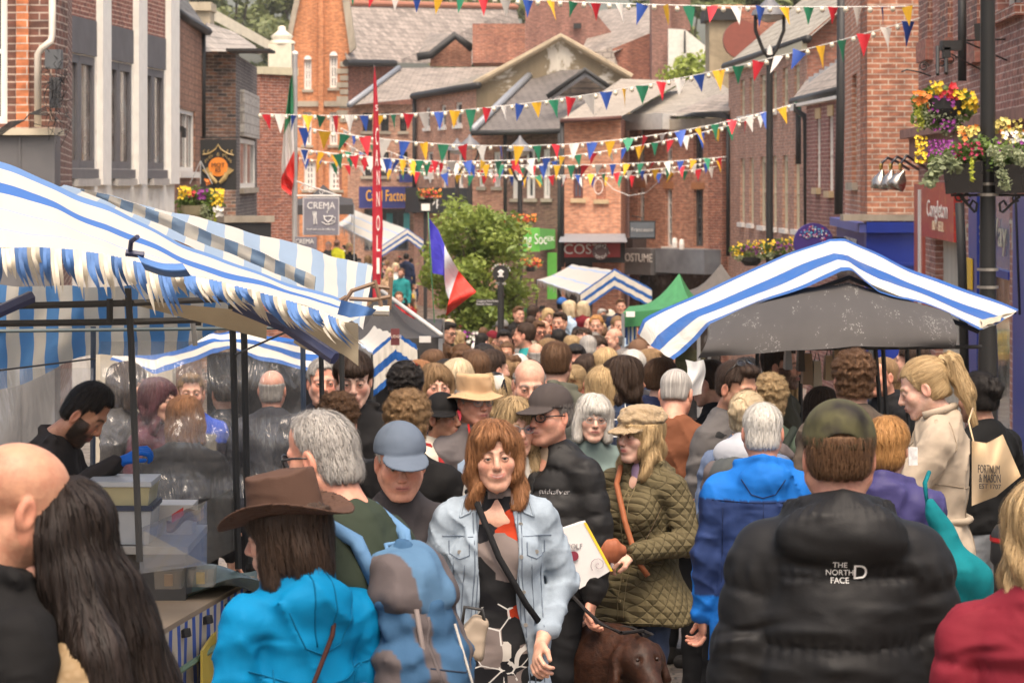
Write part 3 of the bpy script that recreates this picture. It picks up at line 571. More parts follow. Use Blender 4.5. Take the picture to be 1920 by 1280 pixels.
def build_person(label,px,ty,s,yaw=0,sex='m',tone='fair',hair='short',haircol=((.10,.06,.035),(.25,.16,.09)),hat=None,hatmat=None,hx=.02,hatyaw=0,
        top=None,topmat=None,legs=None,shoemat=None,arms=('down','down'),hyaw=0,pitch=0,roll=0,lean=0,beard=None,glasses=None,detail=1,group=None,curl=.6,extra=None,brow=None,scalp=None,lip=(.36,.12,.10),fat=0.,z0=None,glove=None,hk=None,bare=False,stride=.03,topname='jacket',Y=None,iris=(.10,.09,.07),hscale=1.,colf=None,smile=0):
    Y=Y or F/s; X=(px-960)*Y/F; ztop=CZ-(ty-HY)*Y/F; g=gz(Y) if z0 is None else z0
    H=min(max(ztop-g-hx,1.45),1.98); k=H/1.72; base=Vector((X,Y,ztop-hx-H))
    hs={1:.0032,2:.0045,3:.008}[detail]; gh={1:.011,2:.014,3:.022}[detail]
    TN={'fair':(.52,.30,.215),'pale':(.60,.38,.29),'tan':(.42,.22,.14),'olive':(.36,.19,.12),'brown':(.20,.10,.06),'ruddy':(.52,.26,.18)}
    Ry=np.array(Matrix.Rotation(R(yaw),3,'Z')); 
    def tr(V):
        V=V.copy()
        if lean: V[:,1]-=np.clip(V[:,2]-.9,0,9)*math.tan(R(lean))
        V=V*k; return V@Ry.T+np.array(base,np.float32)
    Hm=np.array(Matrix.Rotation(R(hyaw),3,'Z')@Matrix.Rotation(R(pitch),3,'X')@Matrix.Rotation(R(roll),3,'Y'))
    def hd(V,fade=False): 
        p=np.array((0,.03,-.085)); V0=V*hscale; V=((V0-p)@Hm.T)+p
        if fade: wt=smooth01(V0[:,2],-.19,-.10)[:,None]; V=V*wt+V0*(1-wt)
        return V+np.array((0,-.012,1.597))
    V,Q,C=head_parts(sex,hs,brow or mul(haircol[0],.9),beard,lip,scalp,iris,fat,smile); Vs=[hd(V,True)]; Qs=[Q]; Cs=[C]; b=len(V)
    gl=[]
    for sg,pose in ((1,arms[0]),(-1,arms[1])):
        e,wr=ARMS[pose]; w=(top or {}).get('w',1.)-1
        e=Vector((sg*(e[0]+w*.17),e[1],e[2])); wr_=Vector((sg*(wr[0]+w*.17),wr[1],wr[2])); sl=(top or {}).get('sleeve',1.)
        d=(wr_-e).normalized(); hv,hq=hand_geo(curl,.0048 if detail==1 else .008)
        hv=hv.copy(); hv[:,0]*=sg
        if sg<0: hq=hq[:,::-1]
        rot=Vector((0,0,-1)).rotation_difference(d).to_matrix(); 
        if pose in('down','pocket','hold'): rot=rot@Matrix.Rotation(R(-75*sg),3,'Z')
        hv=hv@np.array(rot).T+np.array(wr_+d*.02)
        if glove: gl.append((hv,hq)); 
        else: Vs.append(hv); Qs.append(hq+b); Cs.append(np.zeros((len(hv),4),np.float32)); b+=len(hv)
        if sl<1:
            st=e+(wr_-e)*max(sl*2-1,0.05) if sl<1 else wr_
            def ff(X_,Y_,Z_,e=e,wr_=wr_): return smin(cap(X_,Y_,Z_,tuple(Vector((sg*(SH[0]+w*.17),SH[1],SH[2]))),tuple(e),.048,.042),cap(X_,Y_,Z_,tuple(e),tuple(wr_),.042,.028),.02)
            mn=[min(e[i],wr_[i],(sg*.25,0,1.3)[i])-.08 for i in range(3)]; mx=[max(e[i],wr_[i],(sg*.15,0,1.3)[i])+.08 for i in range(3)]
            v,q=snet(ff,mn,mx,.012); Vs.append(v); Qs.append(q+b); Cs.append(np.zeros((len(v),4),np.float32)); b+=len(v)
    if bare:
        def fl(X_,Y_,Z_):
            A=np.abs(X_); return smin(cap(A,Y_,Z_,(.09,.0,.80),(.1,-.02,.5),.08,.058),smin(cap(A,Y_,Z_,(.1,-.02,.5),(.103,.03,.34),.055,.060),cap(A,Y_,Z_,(.103,.03,.34),(.105,.04,.08),.058,.036),.02),.03)
        v,q=snet(fl,(-.2,-.12,.05),(.2,.14,.85),.012); Vs.append(v); Qs.append(q+b); Cs.append(np.zeros((len(v),4),np.float32)); b+=len(v)
    hb=int(np.argmin(Vs[0][:,2]))
    nb=[tuple(Vs[0][hb])]; L=[Vs[0]]; 
    add=[];aq=[]; base_n=sum(len(v) for v in Vs); off=[0]
    for v in Vs: off.append(off[-1]+len(v))
    for i in range(1,len(Vs)):
        j=off[i]+int(np.argmax(Vs[i][:,2])); a=np.array(Vs[i][j-off[i]]); m=(a+Vs[0][hb])/2; 
        if abs(a[0])>.12: m=np.array((math.copysign(.17,a[0]),.015,1.36))
        n0=base_n+len(add); add+=[m,m+[0,0,.003],a+[0,0,.003],Vs[0][hb]+[0,0,.003]]; aq+=[(j,n0+2,n0+1,n0),(n0,n0+1,n0+3,hb)]
    if add: Vs.append(np.array(add,np.float32)); Qs.append(np.array(aq,np.int32)); Cs.append(np.zeros((len(add),4),np.float32))
    me=npmesh('person',tr(np.concatenate(Vs)),np.concatenate(Qs),skinmat(TN[tone]),cols={'Col':np.concatenate(Cs)})
    root=link('person',me,None,base); tag(root,label,'person',group)
    root['H']=0; del root['H']
    def part(nm,V,Q,mat,cols=None): return link(nm,npmesh(nm,tr(V),Q,mat,cols=cols),root)
    if hair:
        V,Q,C=hair_geo(hair,{1:.0045,2:.006,3:.010}[detail]); V=V.copy()
        if hat in('cap','capback','outback','sunhat','baker','beanie'): zc=.062; m=V[:,2]>zc; V[m]=V[m]*[.93,.93,1]; V[:,2]=np.where(V[:,2]>zc,zc+(V[:,2]-zc)*.55,V[:,2])
        if hair!='buzz':
            sv,sq_,sc=strands(hair,{1:4200,2:1800,3:800}[detail]); sv=sv.copy()
            if hat in('cap','capback','outback','sunhat','baker','beanie'): m=sv[:,2]>.062; kk=~m[sq_].any(1); sq_=sq_[kk]
            Q=np.concatenate([Q,sq_+len(V)]); V=np.concatenate([V,sv]); C=np.concatenate([C,sc])
        part('hair',hd(V),Q,hairmat(*haircol),{'hc':C})
    if hat:
        V,Q=hat_geo(hat,.0045 if detail==1 else .007); hy=np.array(Matrix.Rotation(R(hatyaw),3,'Z')); ht=part({'cap':'cap','capback':'cap','beanie':'beanie','headband':'headband','baker':'baker_cap'}.get(hat,'hat'),hd(V@hy.T),Q,hatmat)
        root['_h']=1; del root['_h']
    tp=dict(top or {}); nm=topname; tp.setdefault('h',gh); tp.setdefault('seed',(px*7+ty)%6.28)
    V,Q=garment(L=arms[0],Rr=arms[1],**tp); cols=None
    if colf is not None: cols={'Col':colf(V)}
    TOP[root.name]=part(nm,V,Q,topmat,cols)
    if legs is not None:
        lk=dict(legs); lm=lk.pop('mat'); ln=lk.pop('name','trousers'); V,Q=trousers(h=gh+.003,stride=stride,**lk); part(ln,V,Q,lm)
        V,Q=shoes(stride=stride,h=.009 if detail==1 else .013); part('shoes',V,Q,shoemat or cloth((.03,.028,.026)))
    for hv,hq in gl: part('glove',hv,hq,glove)
    if glasses:
        mb=MB(); lens=MB(); dark=glasses in('sun','sunup'); r=.0022 if glasses!='thick' else .0032; zz=.004; yy=-.103
        up=glasses=='sunup'
        for sg in(-1,1):
            pts=[(sg*(.033+.023*math.cos(t)),yy+.006*abs(math.cos(t))*0+.012*((.033+.023*math.cos(t))/.056)**2,zz+.018*math.sin(t)) for t in [i*pi/8 for i in range(17)]]
            mb.tube(pts,r,5,False); mb.tube([(sg*.056,yy+.012,zz+.006),(sg*.080,-.04,zz+.008),(sg*.082,.02,zz+.004)],r,5); 
            lens.add([Vector(p)+Vector((0,.001,0)) for p in pts[:-1]],[tuple(range(16))])
        mb.tube([(-.011,yy,zz+.006),(.011,yy,zz+.006)],r,5)
        def g2(mbx,nm,mt,par):
            V=np.array(mbx.v,np.float32)
            if up: V=V@np.array(Matrix.Rotation(R(-62),3,'X')).T+np.array((0,.02,.045))
            V=tr(hd(V)); mm=MB(); mm.v=[tuple(v) for v in V]; mm.f=mbx.f; mm.m=mbx.m; return mm.build(nm,mt,par,smooth=True)
        gm=g2(mb,'sunglasses' if dark else 'glasses',paint((.015,.015,.015) if glasses!='thin' else (.25,.24,.22),.3),root)
        WL[gm]=WL[root].copy()
        g2(lens,'lens',paint((.01,.01,.012),.1) if dark else lensmat(),gm)
    root_tr[root.name]=(tr,hd)
    if extra: extra(root,tr,hd,part)
    return root
root_tr={}
@cached
def lensmat():
    t=NT('lens'); a=t.n('BsdfTransparent'); g=t.n('BsdfGlossy',{'Roughness':.05}); x=t.n('MixShader',{0:.12,1:a.outputs[0],2:g.outputs[0]}); t.set(t.out.inputs[0],x.outputs[0]); return t.m
# ================= setting =================
BR_OR=((.42,.155,.075),(.30,.105,.055)); BR_RED=((.33,.125,.075),(.22,.08,.055)); BR_DK=((.20,.085,.06),(.12,.06,.045)); BR_SAL=((.44,.20,.125),(.33,.14,.09))
STONE=render_wall((.36,.31,.24)); LEAD=paint((.24,.25,.27),.5,.2); WHITE=paint((.78,.75,.69),.5,0.,.08); CREAM=paint((.58,.52,.36),.5,0.,.08); GREYP=paint((.13,.125,.13),.6,0.,.1)
DARK=paint((.02,.019,.018),.6); SL=slate((.22,.185,.155),.4,.27,.7); SLD=slate((.11,.105,.10)); SLM=slate((.21,.18,.145),.4,.27,.7,moss=.8)
class Wall:
    def __init__(s,a,b):
        A=P(a[0],HY,a[1]); B=P(b[0],HY,b[1]); s.A=Vector((A.x,A.y)); s.L=(B-A).length; s.d=Vector((B.x-A.x,B.y-A.y)).normalized(); s.n=Vector((s.d.y,-s.d.x))
    def u(s,px): m=(px-960)/F; return (m*s.A.y-s.A.x)/(s.d.x-m*s.d.y)
    def p(s,u,z,o=0.): q=s.A+s.d*u+s.n*o; return Vector((q.x,q.y,z))
    def z(s,py,u): return CZ-(py-HY)*(s.A.y+s.d.y*u)/F
    def rect(s,x0,x1,y0,y1):
        a,b=s.u(x0),s.u(x1); m=(a+b)/2; return (a,b,s.z(y1,m),s.z(y0,m))
    def box(s,mb,u0,u1,z0,z1,o0,o1): return mb.obox(s.A,(s.d.x,s.d.y),(u0,u1),(s.n.x,s.n.y,o0,o1),z0,z1)
    def wall(s,par,u0,u1,z0,z1,ops,mat,rec=.12,name='wall',off=0.):
        us=sorted({u0,u1,*[o[0] for o in ops],*[o[1] for o in ops]}); zs=sorted({z0,z1,*[o[2] for o in ops],*[o[3] for o in ops]})
        us=[u for u in us if u0<=u<=u1]; zs=[z for z in zs if z0<=z<=z1]; mb=MB()
        for i in range(len(us)-1):
            for j in range(len(zs)-1):
                c=((us[i]+us[i+1])/2,(zs[j]+zs[j+1])/2)
                if any(o[0]<c[0]<o[1] and o[2]<c[1]<o[3] for o in ops): continue
                mb.quad(s.p(us[i],zs[j],off),s.p(us[i+1],zs[j],off),s.p(us[i+1],zs[j+1],off),s.p(us[i],zs[j+1],off))
        for a,b,c,d in ops:
            f=off; r=off-rec
            mb.quad(s.p(a,c,f),s.p(a,d,f),s.p(a,d,r),s.p(a,c,r)); mb.quad(s.p(b,d,f),s.p(b,c,f),s.p(b,c,r),s.p(b,d,r)); mb.quad(s.p(a,d,f),s.p(b,d,f),s.p(b,d,r),s.p(a,d,r)); mb.quad(s.p(b,c,f),s.p(a,c,f),s.p(a,c,r),s.p(b,c,r))
        for a,b in ((u0,u0),(u1,u1)): mb.quad(s.p(a,z0,off),s.p(a,z1,off),s.p(a,z1,off-.8),s.p(a,z0,off-.8))
        mb.quad(s.p(u0,z1,off),s.p(u1,z1,off),s.p(u1,z1,off-.8),s.p(u0,z1,off-.8))
        return mb.build(name,mat,par)
    def window(s,par,o,fm,nx=2,nz=2,rec=.12,fw=.05,bw=.022,sill=None,lintel=None,off=0.,gl=None,name='window'):
        a,b,c,d=o; r=off-rec+.012; mb=MB()
        for q in ((a,a+fw,c,d),(b-fw,b,c,d),(a+fw,b-fw,c,c+fw),(a+fw,b-fw,d-fw,d)): s.box(mb,*q,r-.004,r+.045)
        for i in range(1,nx): u=a+(b-a)*i/nx; s.box(mb,u-bw,u+bw,c+fw,d-fw,r-.004,r+.030)
        for i in range(1,nz): z=c+(d-c)*i/nz; s.box(mb,a+fw,b-fw,z-bw,z+bw,r-.004,r+.036)
        f=mb.build(name,fm,par); g=MB(); g.quad(s.p(a,c,r-.01),s.p(b,c,r-.01),s.p(b,d,r-.01),s.p(a,d,r-.01)).build('pane',gl or glass(),f)
        if sill: m=MB(); s.box(m,a-.08,b+.08,c-.12,c-.002,off-.05,off+.09); m.build('sill',sill,f)
        if lintel: m=MB(); s.box(m,a-.08,b+.08,d+.002,d+.2,off-.05,off+.02); m.build('lintel',lintel,f)
        return f
def bldg(name,label,loc,cat='building'): return thing(name,label,cat,loc)
def polypix(pts,name,mat,par,th=0.,smooth=False):
    mb=MB(); v=[P(*p) for p in pts]; mb.poly(*v)
    if th:
        n=len(v); w=[Vector((a.x,a.y+th,a.z)) for a in v]; mb.poly(*w[::-1])
        for i in range(n): mb.quad(v[i],w[i],w[(i+1)%n],v[(i+1)%n])
    return mb.build(name,mat,par)
def bar(pts,r,name,mat,par,n=6): return MB().tube(pts,r,n).build(name,mat,par,smooth=True)
# ---- ground
ys=np.concatenate([np.arange(-20,200,1.5),np.arange(200,2600,60)]); V=[];Q=[]
for i,y in enumerate(ys):
    hw=12+.3*max(y,0) if y<300 else 900
    V+=[(-hw-(0 if y<300 else 600),y,gz(y)),(-hw/3,y,gz(y)),(hw/3,y,gz(y)),(hw+(0 if y<300 else 600),y,gz(y))]
for i in range(len(ys)-1):
    for k in range(3): Q.append((i*4+k,i*4+k+1,i*4+k+5,i*4+k+4))
t=NT('wet_setts'); uv=t.uv(); b=t.n('TexBrick',{'Vector':uv,'Color1':(.20,.165,.13),'Color2':(.12,.10,.085),'Mortar':(.05,.045,.04),'Scale':1.,'Mortar Size':.008,'Brick Width':.2,'Row Height':.1,'Mortar Smooth':.3})
wet=t.ramp(t.noise(1.4,uv,4.),[(.4,(.3,.3,.3)),(.65,(.75,.75,.75))]); t.P(col=t.mix(.4,b.outputs[0],t.ramp(t.noise(6.,uv,4.),[(.3,(.3,.3,.3)),(.7,(.8,.8,.8))]),'OVERLAY'),rough=wet,normal=t.bump(b.outputs[1],-.5,.006))
me=npmesh('road',V,Q,t.m,smooth=False,uv=np.array(V)[:,:2]); tag(link('road',me),'wet brick paved street',None,kind='structure')
# ---- white pilastered building, left
W=Wall((100,43.4),(327,53)); B=bldg('rendered_building','white pilastered building with tall grey windows and red brick panels',W.p(0,gz(44)))
L=W.L; Z=W.z; wm=render_wall((.80,.76,.68),(.48,.42,.33),2.,.5,.8)
bays=[(119,178),(197,247),(266,308)]; ops=[]
for x0,x1 in bays: a,b=W.u(x0),W.u(x1); ops.append((a+.02,b-.02,2.66,4.46))
W.wall(B,0,L,gz(50)-.3,8.5,ops,wm,.07)
for k,(o,(x0,x1)) in enumerate(zip(ops,bays)):
    a,b=W.u(x0),W.u(x1); m=MB(); W.box(m,a,b,5.06,8.5,-.02,.02); m.build('brick_panel',brick((.24,.085,.06),(.17,.06,.045),(.50,.36,.28),.23,.075,.009,.1),B)
    m=MB(); W.box(m,a,b,4.48,5.055,-.02,.035); m.build('panel',paint((.115,.11,.115),.7,0.,.15,.3,3.),B)
    mid=(o[0]+o[1])/2
    for q in ((o[0],mid-.01,o[2],o[3]),(mid+.01,o[1],o[2],o[3])): W.window(B,q,GREYP,1,1,.06,.13,gl=glass((.17,.14,.12)))
    m=MB(); W.box(m,a,b,2.5,2.655,-.02,.07); m.build('sill',GREYP,B); m=MB(); W.box(m,a+.5,b-.1,2.38,2.495,.0,.12); m.build('light_box',paint((.42,.40,.37)),B)
for x0,x1 in ((103,119),(182,198),(250,266),(311,327)):
    m=MB(); W.box(m,W.u(x0),W.u(x1),2.4,8.5,-.02,.10); m.build('pilaster',WHITE,B)
# ---- brick corner building far left
W=Wall((-160,27.8),(103,27.8)); B=bldg('brick_building','brick corner wall with orange pier and cream drainpipe above grey cladding',W.p(0,gz(28)))
zc=W.z(247,1); zb=gz(28)-.3; bk=brick(*BR_DK,(.42,.34,.28),.225,.075,.009,.5); w=W.rect(-60,14,-40,232)
W.wall(B,0,W.L,zc,6,[w],bk,.1); W.window(B,w,WHITE,2,2,.1,.07)
m=MB(); W.box(m,W.u(32),W.u(55),zc,6,.0,.05); m.build('pier',brick((.52,.19,.08),(.42,.14,.06),(.5,.4,.33),.225,.075,.008,.1),B)
m=MB(); a=W.p(W.L,0); m.quad((a.x,a.y,zb),(a.x-1.1,36,zb),(a.x-1.1,36,6),(a.x,a.y,6)); m.build('side_wall',bk,B)
m=MB(); W.box(m,0,W.u(118),zb,W.z(256,1),.15,.5)
for px in (-60,52): W.box(m,W.u(px),W.u(px)+.02,zb,W.z(256,1),.5,.515)
m.build('cladding',paint((.125,.12,.12),.6,0.,.2,.2,2.),B); m=MB(); W.box(m,0,W.u(119),W.z(255,1),W.z(243,1),-.05,.56); m.build('coping',render_wall((.52,.45,.33)),B)
bar([P(98,-40,27.5),P(98,66,27.5),P(95,78,27.45),P(78,92,27.45),P(71,102,27.45),P(71,238,27.45)],.035,'drainpipe',paint((.55,.49,.41)),B,8)
cb=thing('cable_box','dark grey cable boxes and tangled black wires beside the white pilaster','cable box',P(105,200,27.2)); m=MB()
m.box(P(89,130,27.3),P(114,93,27.15)); m.build('box',paint((.10,.105,.11)),cb); m=MB(); m.box(P(97,203,27.3),P(110,145,27.15)); m.build('duct',paint((.09,.09,.095)),cb)
m=MB(); rr=random.Random(3)
for k in range(46):
    x,y=rr.uniform(84,128),rr.uniform(88,230); m.tube([P(x+rr.gauss(0,7),y+i*rr.uniform(5,13),27.15+rr.uniform(-.1,.05)) for i in range(5)],.0035,4)
for k in range(5): m.tube([P(-10,262-k*3,27),P(20,240-k*3,27),P(45,226,27),P(55,214,27.1),P(88,200+k*4,27.1)],.006,5)
m.build('wires',DARK,cb)
# ---- tile hung house
W=Wall((326,53.6),(379,60)); B=bldg('tile_hung_house','narrow tile hung house with white casement and sagging black gutter',W.p(0,gz(55)))
w=W.rect(330,366,205,322); W.wall(B,0,W.L,gz(56),5.7,[w],brick((.30,.16,.10),(.22,.11,.07),(.09,.05,.035),.17,.13,.008,.3)); W.window(B,w,WHITE,3,1,.1,.09,sill=WHITE)
bar([P(320,14,53),P(350,36,56.4),P(391,60,60)],.09,'gutter',DARK,B); m=MB(); m.quad(P(322,12,53.2),P(391,58,60),P(372,30,64),P(322,-40,60)); m.build('roof',SLD,B); bar([P(381,60,60),P(381,260,60)],.055,'drainpipe',DARK,B,8)
# ---- dark brick shop with slates
W=Wall((378,61),(442,61.5)); B=bldg('slate_roofed_shop','old brick shop with stone slate roof behind the round logo sign',W.p(0,gz(60)))
W.wall(B,0,W.L,gz(60),W.z(96,.3),[],brick((.34,.17,.10),(.10,.085,.075),(.38,.31,.25),.225,.075,.009,.6)); W2=Wall((442,61.5),(482,69))
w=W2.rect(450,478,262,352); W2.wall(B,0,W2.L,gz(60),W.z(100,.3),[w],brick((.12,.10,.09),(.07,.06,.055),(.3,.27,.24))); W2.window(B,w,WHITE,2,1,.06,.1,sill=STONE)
m=MB(); q=W2.rect(450,479,175,258); W2.box(m,*q,-.02,.1); m.build('stone_panel',brick((.42,.40,.36),(.36,.34,.31),(.25,.23,.2),.6,.22,.02,.1),B)
m=MB(); m.poly(P(374,62,60.5),P(376,97,60),P(446,97,60.5),P(490,102,66),P(478,86,70),P(440,60,68),P(388,42,66)); m.build('roof',slate((.27,.24,.21),.5,.28),B)
m=MB(); m.box(P(436,101,61),P(506,91,59.6)); m.build('eaves',DARK,B); m=MB(); W.box(m,W.u(396),W.u(486),W.z(455,0),W.z(418,0),.1,.5); m.build('fascia',DARK,B); m=MB(); W.box(m,W.u(396),W.u(490),W.z(417,0),W.z(405,0),.1,.55); m.build('ledge',STONE,B)
m=MB(); m.box(P(440,262,60.9),P(396,150,60.9)+Vector((0,.1,0))); 
m=MB(); m.box(P(326,52,66),P(402,18,67)); m.box(P(322,20,65.9),P(406,10,67.1)); m.build('chimney',render_wall((.42,.36,.26)),B)
# ---- cream gable with urn, brick behind
B=bldg('cream_parapet_house','brick house with cream parapet and moulded finial beside the flagpole',P(520,460,72)); W=Wall((488,71),(548,72))
W.wall(B,0,W.L,gz(72),W.z(128,.4),[],brick(*BR_RED,(.45,.36,.3))); m=MB(); W.box(m,-.05,W.L+.1,W.z(140,.4),W.z(126,.4),-.3,.12); m.build('cornice',CREAM,B)
cm=paint((.66,.60,.47),.6); m=MB(); m.poly(P(392,12,75),P(508,78,73),P(508,96,73),P(392,34,75)); m.box(P(503,128,73),P(552,86,74)); m.build('parapet',cm,B)
m=MB(); c=P(527,82,73); m.lathe((c.x,c.y+.3,c.z),[(.34,0),(.34,.06),(.24,.12),(.30,.2),(.16,.3),(.10,.36),(.10,.44),(.04,.47),(0,.47)],14); m.build('finial',cm,B,smooth=True)
# ---- orange gabled hall
FY=128; W=Wall((554,FY),(652,FY)); B=bldg('gabled_hall','tall orange brick gabled hall with arched white windows and slate roof',P(600,475,FY))
om=brick((.52,.20,.08),(.44,.16,.06),(.45,.3,.2),.225,.075,.006,.3); zt=W.z(100,0)
ops=[W.rect(570,584,112,168),W.rect(618,633,105,165),W.rect(568,584,210,272),W.rect(618,633,210,272),W.rect(570,592,303,356),W.rect(617,641,303,356)]
W.wall(B,0,W.L,gz(FY),zt,ops,om,.3)
for i,o in enumerate(ops): W.window(B,o,WHITE,2 if i<4 else 4,3 if i<4 else 5,.2,.1,.04,sill=STONE)
for i,(x0,x1,y) in enumerate(((570,584,112),(618,633,105))):
    a,b=W.u(x0),W.u(x1); z=W.z(y,0); m=MB(); pts=[W.p((a+b)/2+(b-a)/2*math.cos(t),z+(b-a)/2*1.1*math.sin(t),.02) for t in [pi*k/8 for k in range(9)]]; m.poly(*pts); m.build('window_arch',WHITE,B)
m=MB(); v=[W.p(-.3,zt,.01),W.p(W.L+.1,zt,.01),W.p(W.L*.45+.9,zt+3.6,.01),W.p(W.L*.45-.6,zt+3.6,.01)]; m.poly(*v); m.build('gable',om,B)
m=MB(); W.box(m,W.u(598),W.u(607),gz(FY),zt+3.4,.0,.25); m.build('chimney_breast',om,B)
m=MB(); a,b=v[1],v[2]; n=Vector((0,-.2,0)); up=Vector((.28,0,.25)); m.hexa([a+n,a+up+n,b+up+n,b+n,a-n*2,a+up-n*2,b+up-n*2,b-n*2]); a,b=v[0],v[3]; up=Vector((-.2,0,.2)); m.hexa([a+n,a+up+n,b+up+n,b+n,a-n*2,a+up-n*2,b+up-n*2,b-n*2]); m.build('coping',STONE,B)
m=MB(); W.box(m,0,W.L,W.z(200,0),W.z(190,0),.0,.1); m.build('string_course',STONE,B); m=MB(); W.box(m,0,W.L,gz(FY),W.z(290,0),.0,.12); 
m.build('ground_storey_stone',render_wall((.45,.42,.36)),B) if False else None
W3=Wall((652,FY),(990,150)); W3.wall(B,0,W3.L,gz(130),W3.z(118,0),[],brick(*BR_RED,(.3,.22,.17))); m=MB()
for k in range(9): z=W.z(120+k*13,0); W.box(m,W.L-.35-(k%2)*.15,W.L+.02,z-.13,z+.1,-.1,.05)
m.build('quoins',STONE,B); m=MB(); m.poly(P(650,117,127),P(740,118,132),P(990,122,150),P(968,14,152),P(632,6,133)); m.build('roof',slate((.25,.21,.18),.45,.30,.7),B)
m=MB(); m.tube([P(632,6,132.8),P(968,13,151.8)],.16); m.build('ridge',paint((.40,.16,.09)),B); m=MB(); m.tube([P(648,118,126.8),P(740,119,131.8)],.16); m.build('gutter',DARK,B)
# dormer and brick wing
m=MB(); m.poly(P(806,125,124),P(884,125,124),P(884,92,124),P(853,68,124),P(808,102,124)); m.build('dormer',brick(*BR_SAL,(.4,.3,.22)),B); m=MB(); m.poly(P(780,106,124),P(806,62,131),P(853,64,124),P(808,100,123.6)); m.build('dormer_roof',SL,B)
bar([P(782,107,123.5),P(808,103,123.5),P(853,67,123.5),P(886,92,123.5)],.2,'bargeboard',DARK,B)
m=MB(); m.box(P(886,118,122),P(984,54,126)); m.build('brick_wing',brick(*BR_RED,(.4,.3,.22)),B)
# ---- long terrace with blue shop
W=Wall((652,112),(776,112)); B=bldg('long_terrace_shop','long low brick terrace with grey slate roof above blue fascia',P(710,500,112)); bm=brick((.42,.22,.14),(.33,.17,.11),(.48,.37,.29),.225,.075,.008,.3)
ops=[W.rect(680,698,212,246),W.rect(714,729,212,246),W.rect(750,762,212,246),W.rect(680,697,285,330),W.rect(713,729,285,330),W.rect(748,764,285,330),W.rect(683,766,392,470)]
W.wall(B,0,W.L,gz(112),W.z(196,0),ops,bm,.2)
for i,o in enumerate(ops): W.window(B,o,DARK if i<6 else GREYP,2 if i<6 else 4,2 if i<6 else 1,.18,.07,sill=STONE if i<6 else None)
m=MB(); m.poly(P(648,199,111.5),P(700,193,111.5),P(778,185,111.5),P(990,125,122),P(745,128,120)); m.build('roof',SL,B); bar([P(655,197,111),P(748,128,119.5)],.12,'flashing',LEAD,B)
fs=MB(); fs.box(P(675,390,111.6),P(778,350,110.8)); fs.build('fascia',paint((.03,.035,.16)),B); text('lettering','Card Factory',paint((.85,.42,.02)),P(728,368,110.7),.62,B,fit=1.75); m=MB(); m.box(P(750,342,111.6),P(780,326,110.9)); m.build('small_sign',paint((.03,.04,.18)),B)
for x in (725,757): m=MB(); m.box(P(x,440,111.9),P(x+11,400,111.7)); m.build('poster',paint((.06,.30,.30) if x==725 else (.10,.42,.40)),B)
W=Wall((776,110),(893,103)); B=bldg('tall_terrace','brick terrace with three white sash windows and black shopfront',P(830,500,107))
ops=[W.rect(797,806,202,240),W.rect(826,836,197,238),W.rect(853,866,192,235),W.rect(800,812,285,330),W.rect(829,836,280,352),W.rect(858,868,278,350)]
W.wall(B,0,W.L,gz(107),W.z(172,4),ops,brick((.44,.225,.14),(.36,.17,.11),(.48,.37,.29)),.15)
for o in ops: W.window(B,o,WHITE,1,2,.13,.08,sill=WHITE)
m=MB(); m.poly(P(774,182,109.6),P(897,157,102.5),P(1052,70,112),P(990,122,118),P(930,130,118)); m.build('roof',SLM,B); bar([P(774,181,109.5),P(897,160,102.5)],.14,'gutter',DARK,B); m=MB(); W.box(m,0,W.L,W.z(400,4),W.z(352,4),0,.35); m.build('fascia',DARK,B); text('lettering','Optical',WHITE,P(832,378,106.0),.5,B,fit=1.3)
bar([P(777,182,109.5),P(777,400,109.5)],.09,'drainpipe',DARK,B)
# ---- mottled gable
B=bldg('rendered_gable','stained ochre rendered gable end patched with white',P(1040,400,103)); t=render_wall((.20,.155,.095),(.55,.50,.42),.45,.53,.57)
polypix([(893,160,103),(1052,70,103),(1182,145,103),(1182,250,103),(893,275,103)],'gable_wall',t,B,.3); m=MB(); m.tube([P(890,158,102.8),P(1052,69,102.8),P(1184,145,102.8)],.13); m.build('coping',render_wall((.34,.27,.18)),B)
# ---- dark roofed brick with three tall windows
W=Wall((886,97),(1053,96)); B=bldg('dark_roofed_building','brown brick building with dark roof and small boarded gable',P(970,520,96))
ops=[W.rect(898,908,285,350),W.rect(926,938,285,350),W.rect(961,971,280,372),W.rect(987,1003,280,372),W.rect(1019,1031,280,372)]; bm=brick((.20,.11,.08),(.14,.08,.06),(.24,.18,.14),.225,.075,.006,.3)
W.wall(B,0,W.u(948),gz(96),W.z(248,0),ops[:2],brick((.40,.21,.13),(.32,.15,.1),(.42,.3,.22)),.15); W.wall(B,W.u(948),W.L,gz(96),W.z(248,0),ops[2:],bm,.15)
for o in ops: W.window(B,o,WHITE,1,2,.13,.1,sill=STONE)
m=MB(); m.poly(P(882,250,95.6),P(1055,246,95.6),P(1150,172,99),P(1100,130,102),P(1003,134,104)); m.build('roof',slate((.115,.10,.09),.3,.25,.25),B); bar([P(882,250,95.4),P(1055,246,95.4)],.1,'gutter',DARK,B)
polypix([(1034,180,97.5),(1098,138,97.5),(1146,170,97.5),(1132,182,97.5)],'gable',brick((.13,.10,.08),(.10,.08,.07),(.06,.05,.04),2.,.2,.03),B,.1); bar([P(1032,182,97.2),P(1098,138,97.2),P(1148,170,97.2)],.13,'bargeboard',paint((.45,.47,.52)),B)
bar([P(1026,182,97),P(1097,131,97),P(1152,170,97)],.1,'verge',DARK,B); bar([P(886,244,95.6),P(998,136,103.5)],.13,'flashing',LEAD,B); bar([P(1050,250,95.3),P(1050,560,95.3)],.1,'drainpipe',DARK,B); bar([P(947,250,96),P(947,420,96)],.07,'drainpipe',DARK,B)
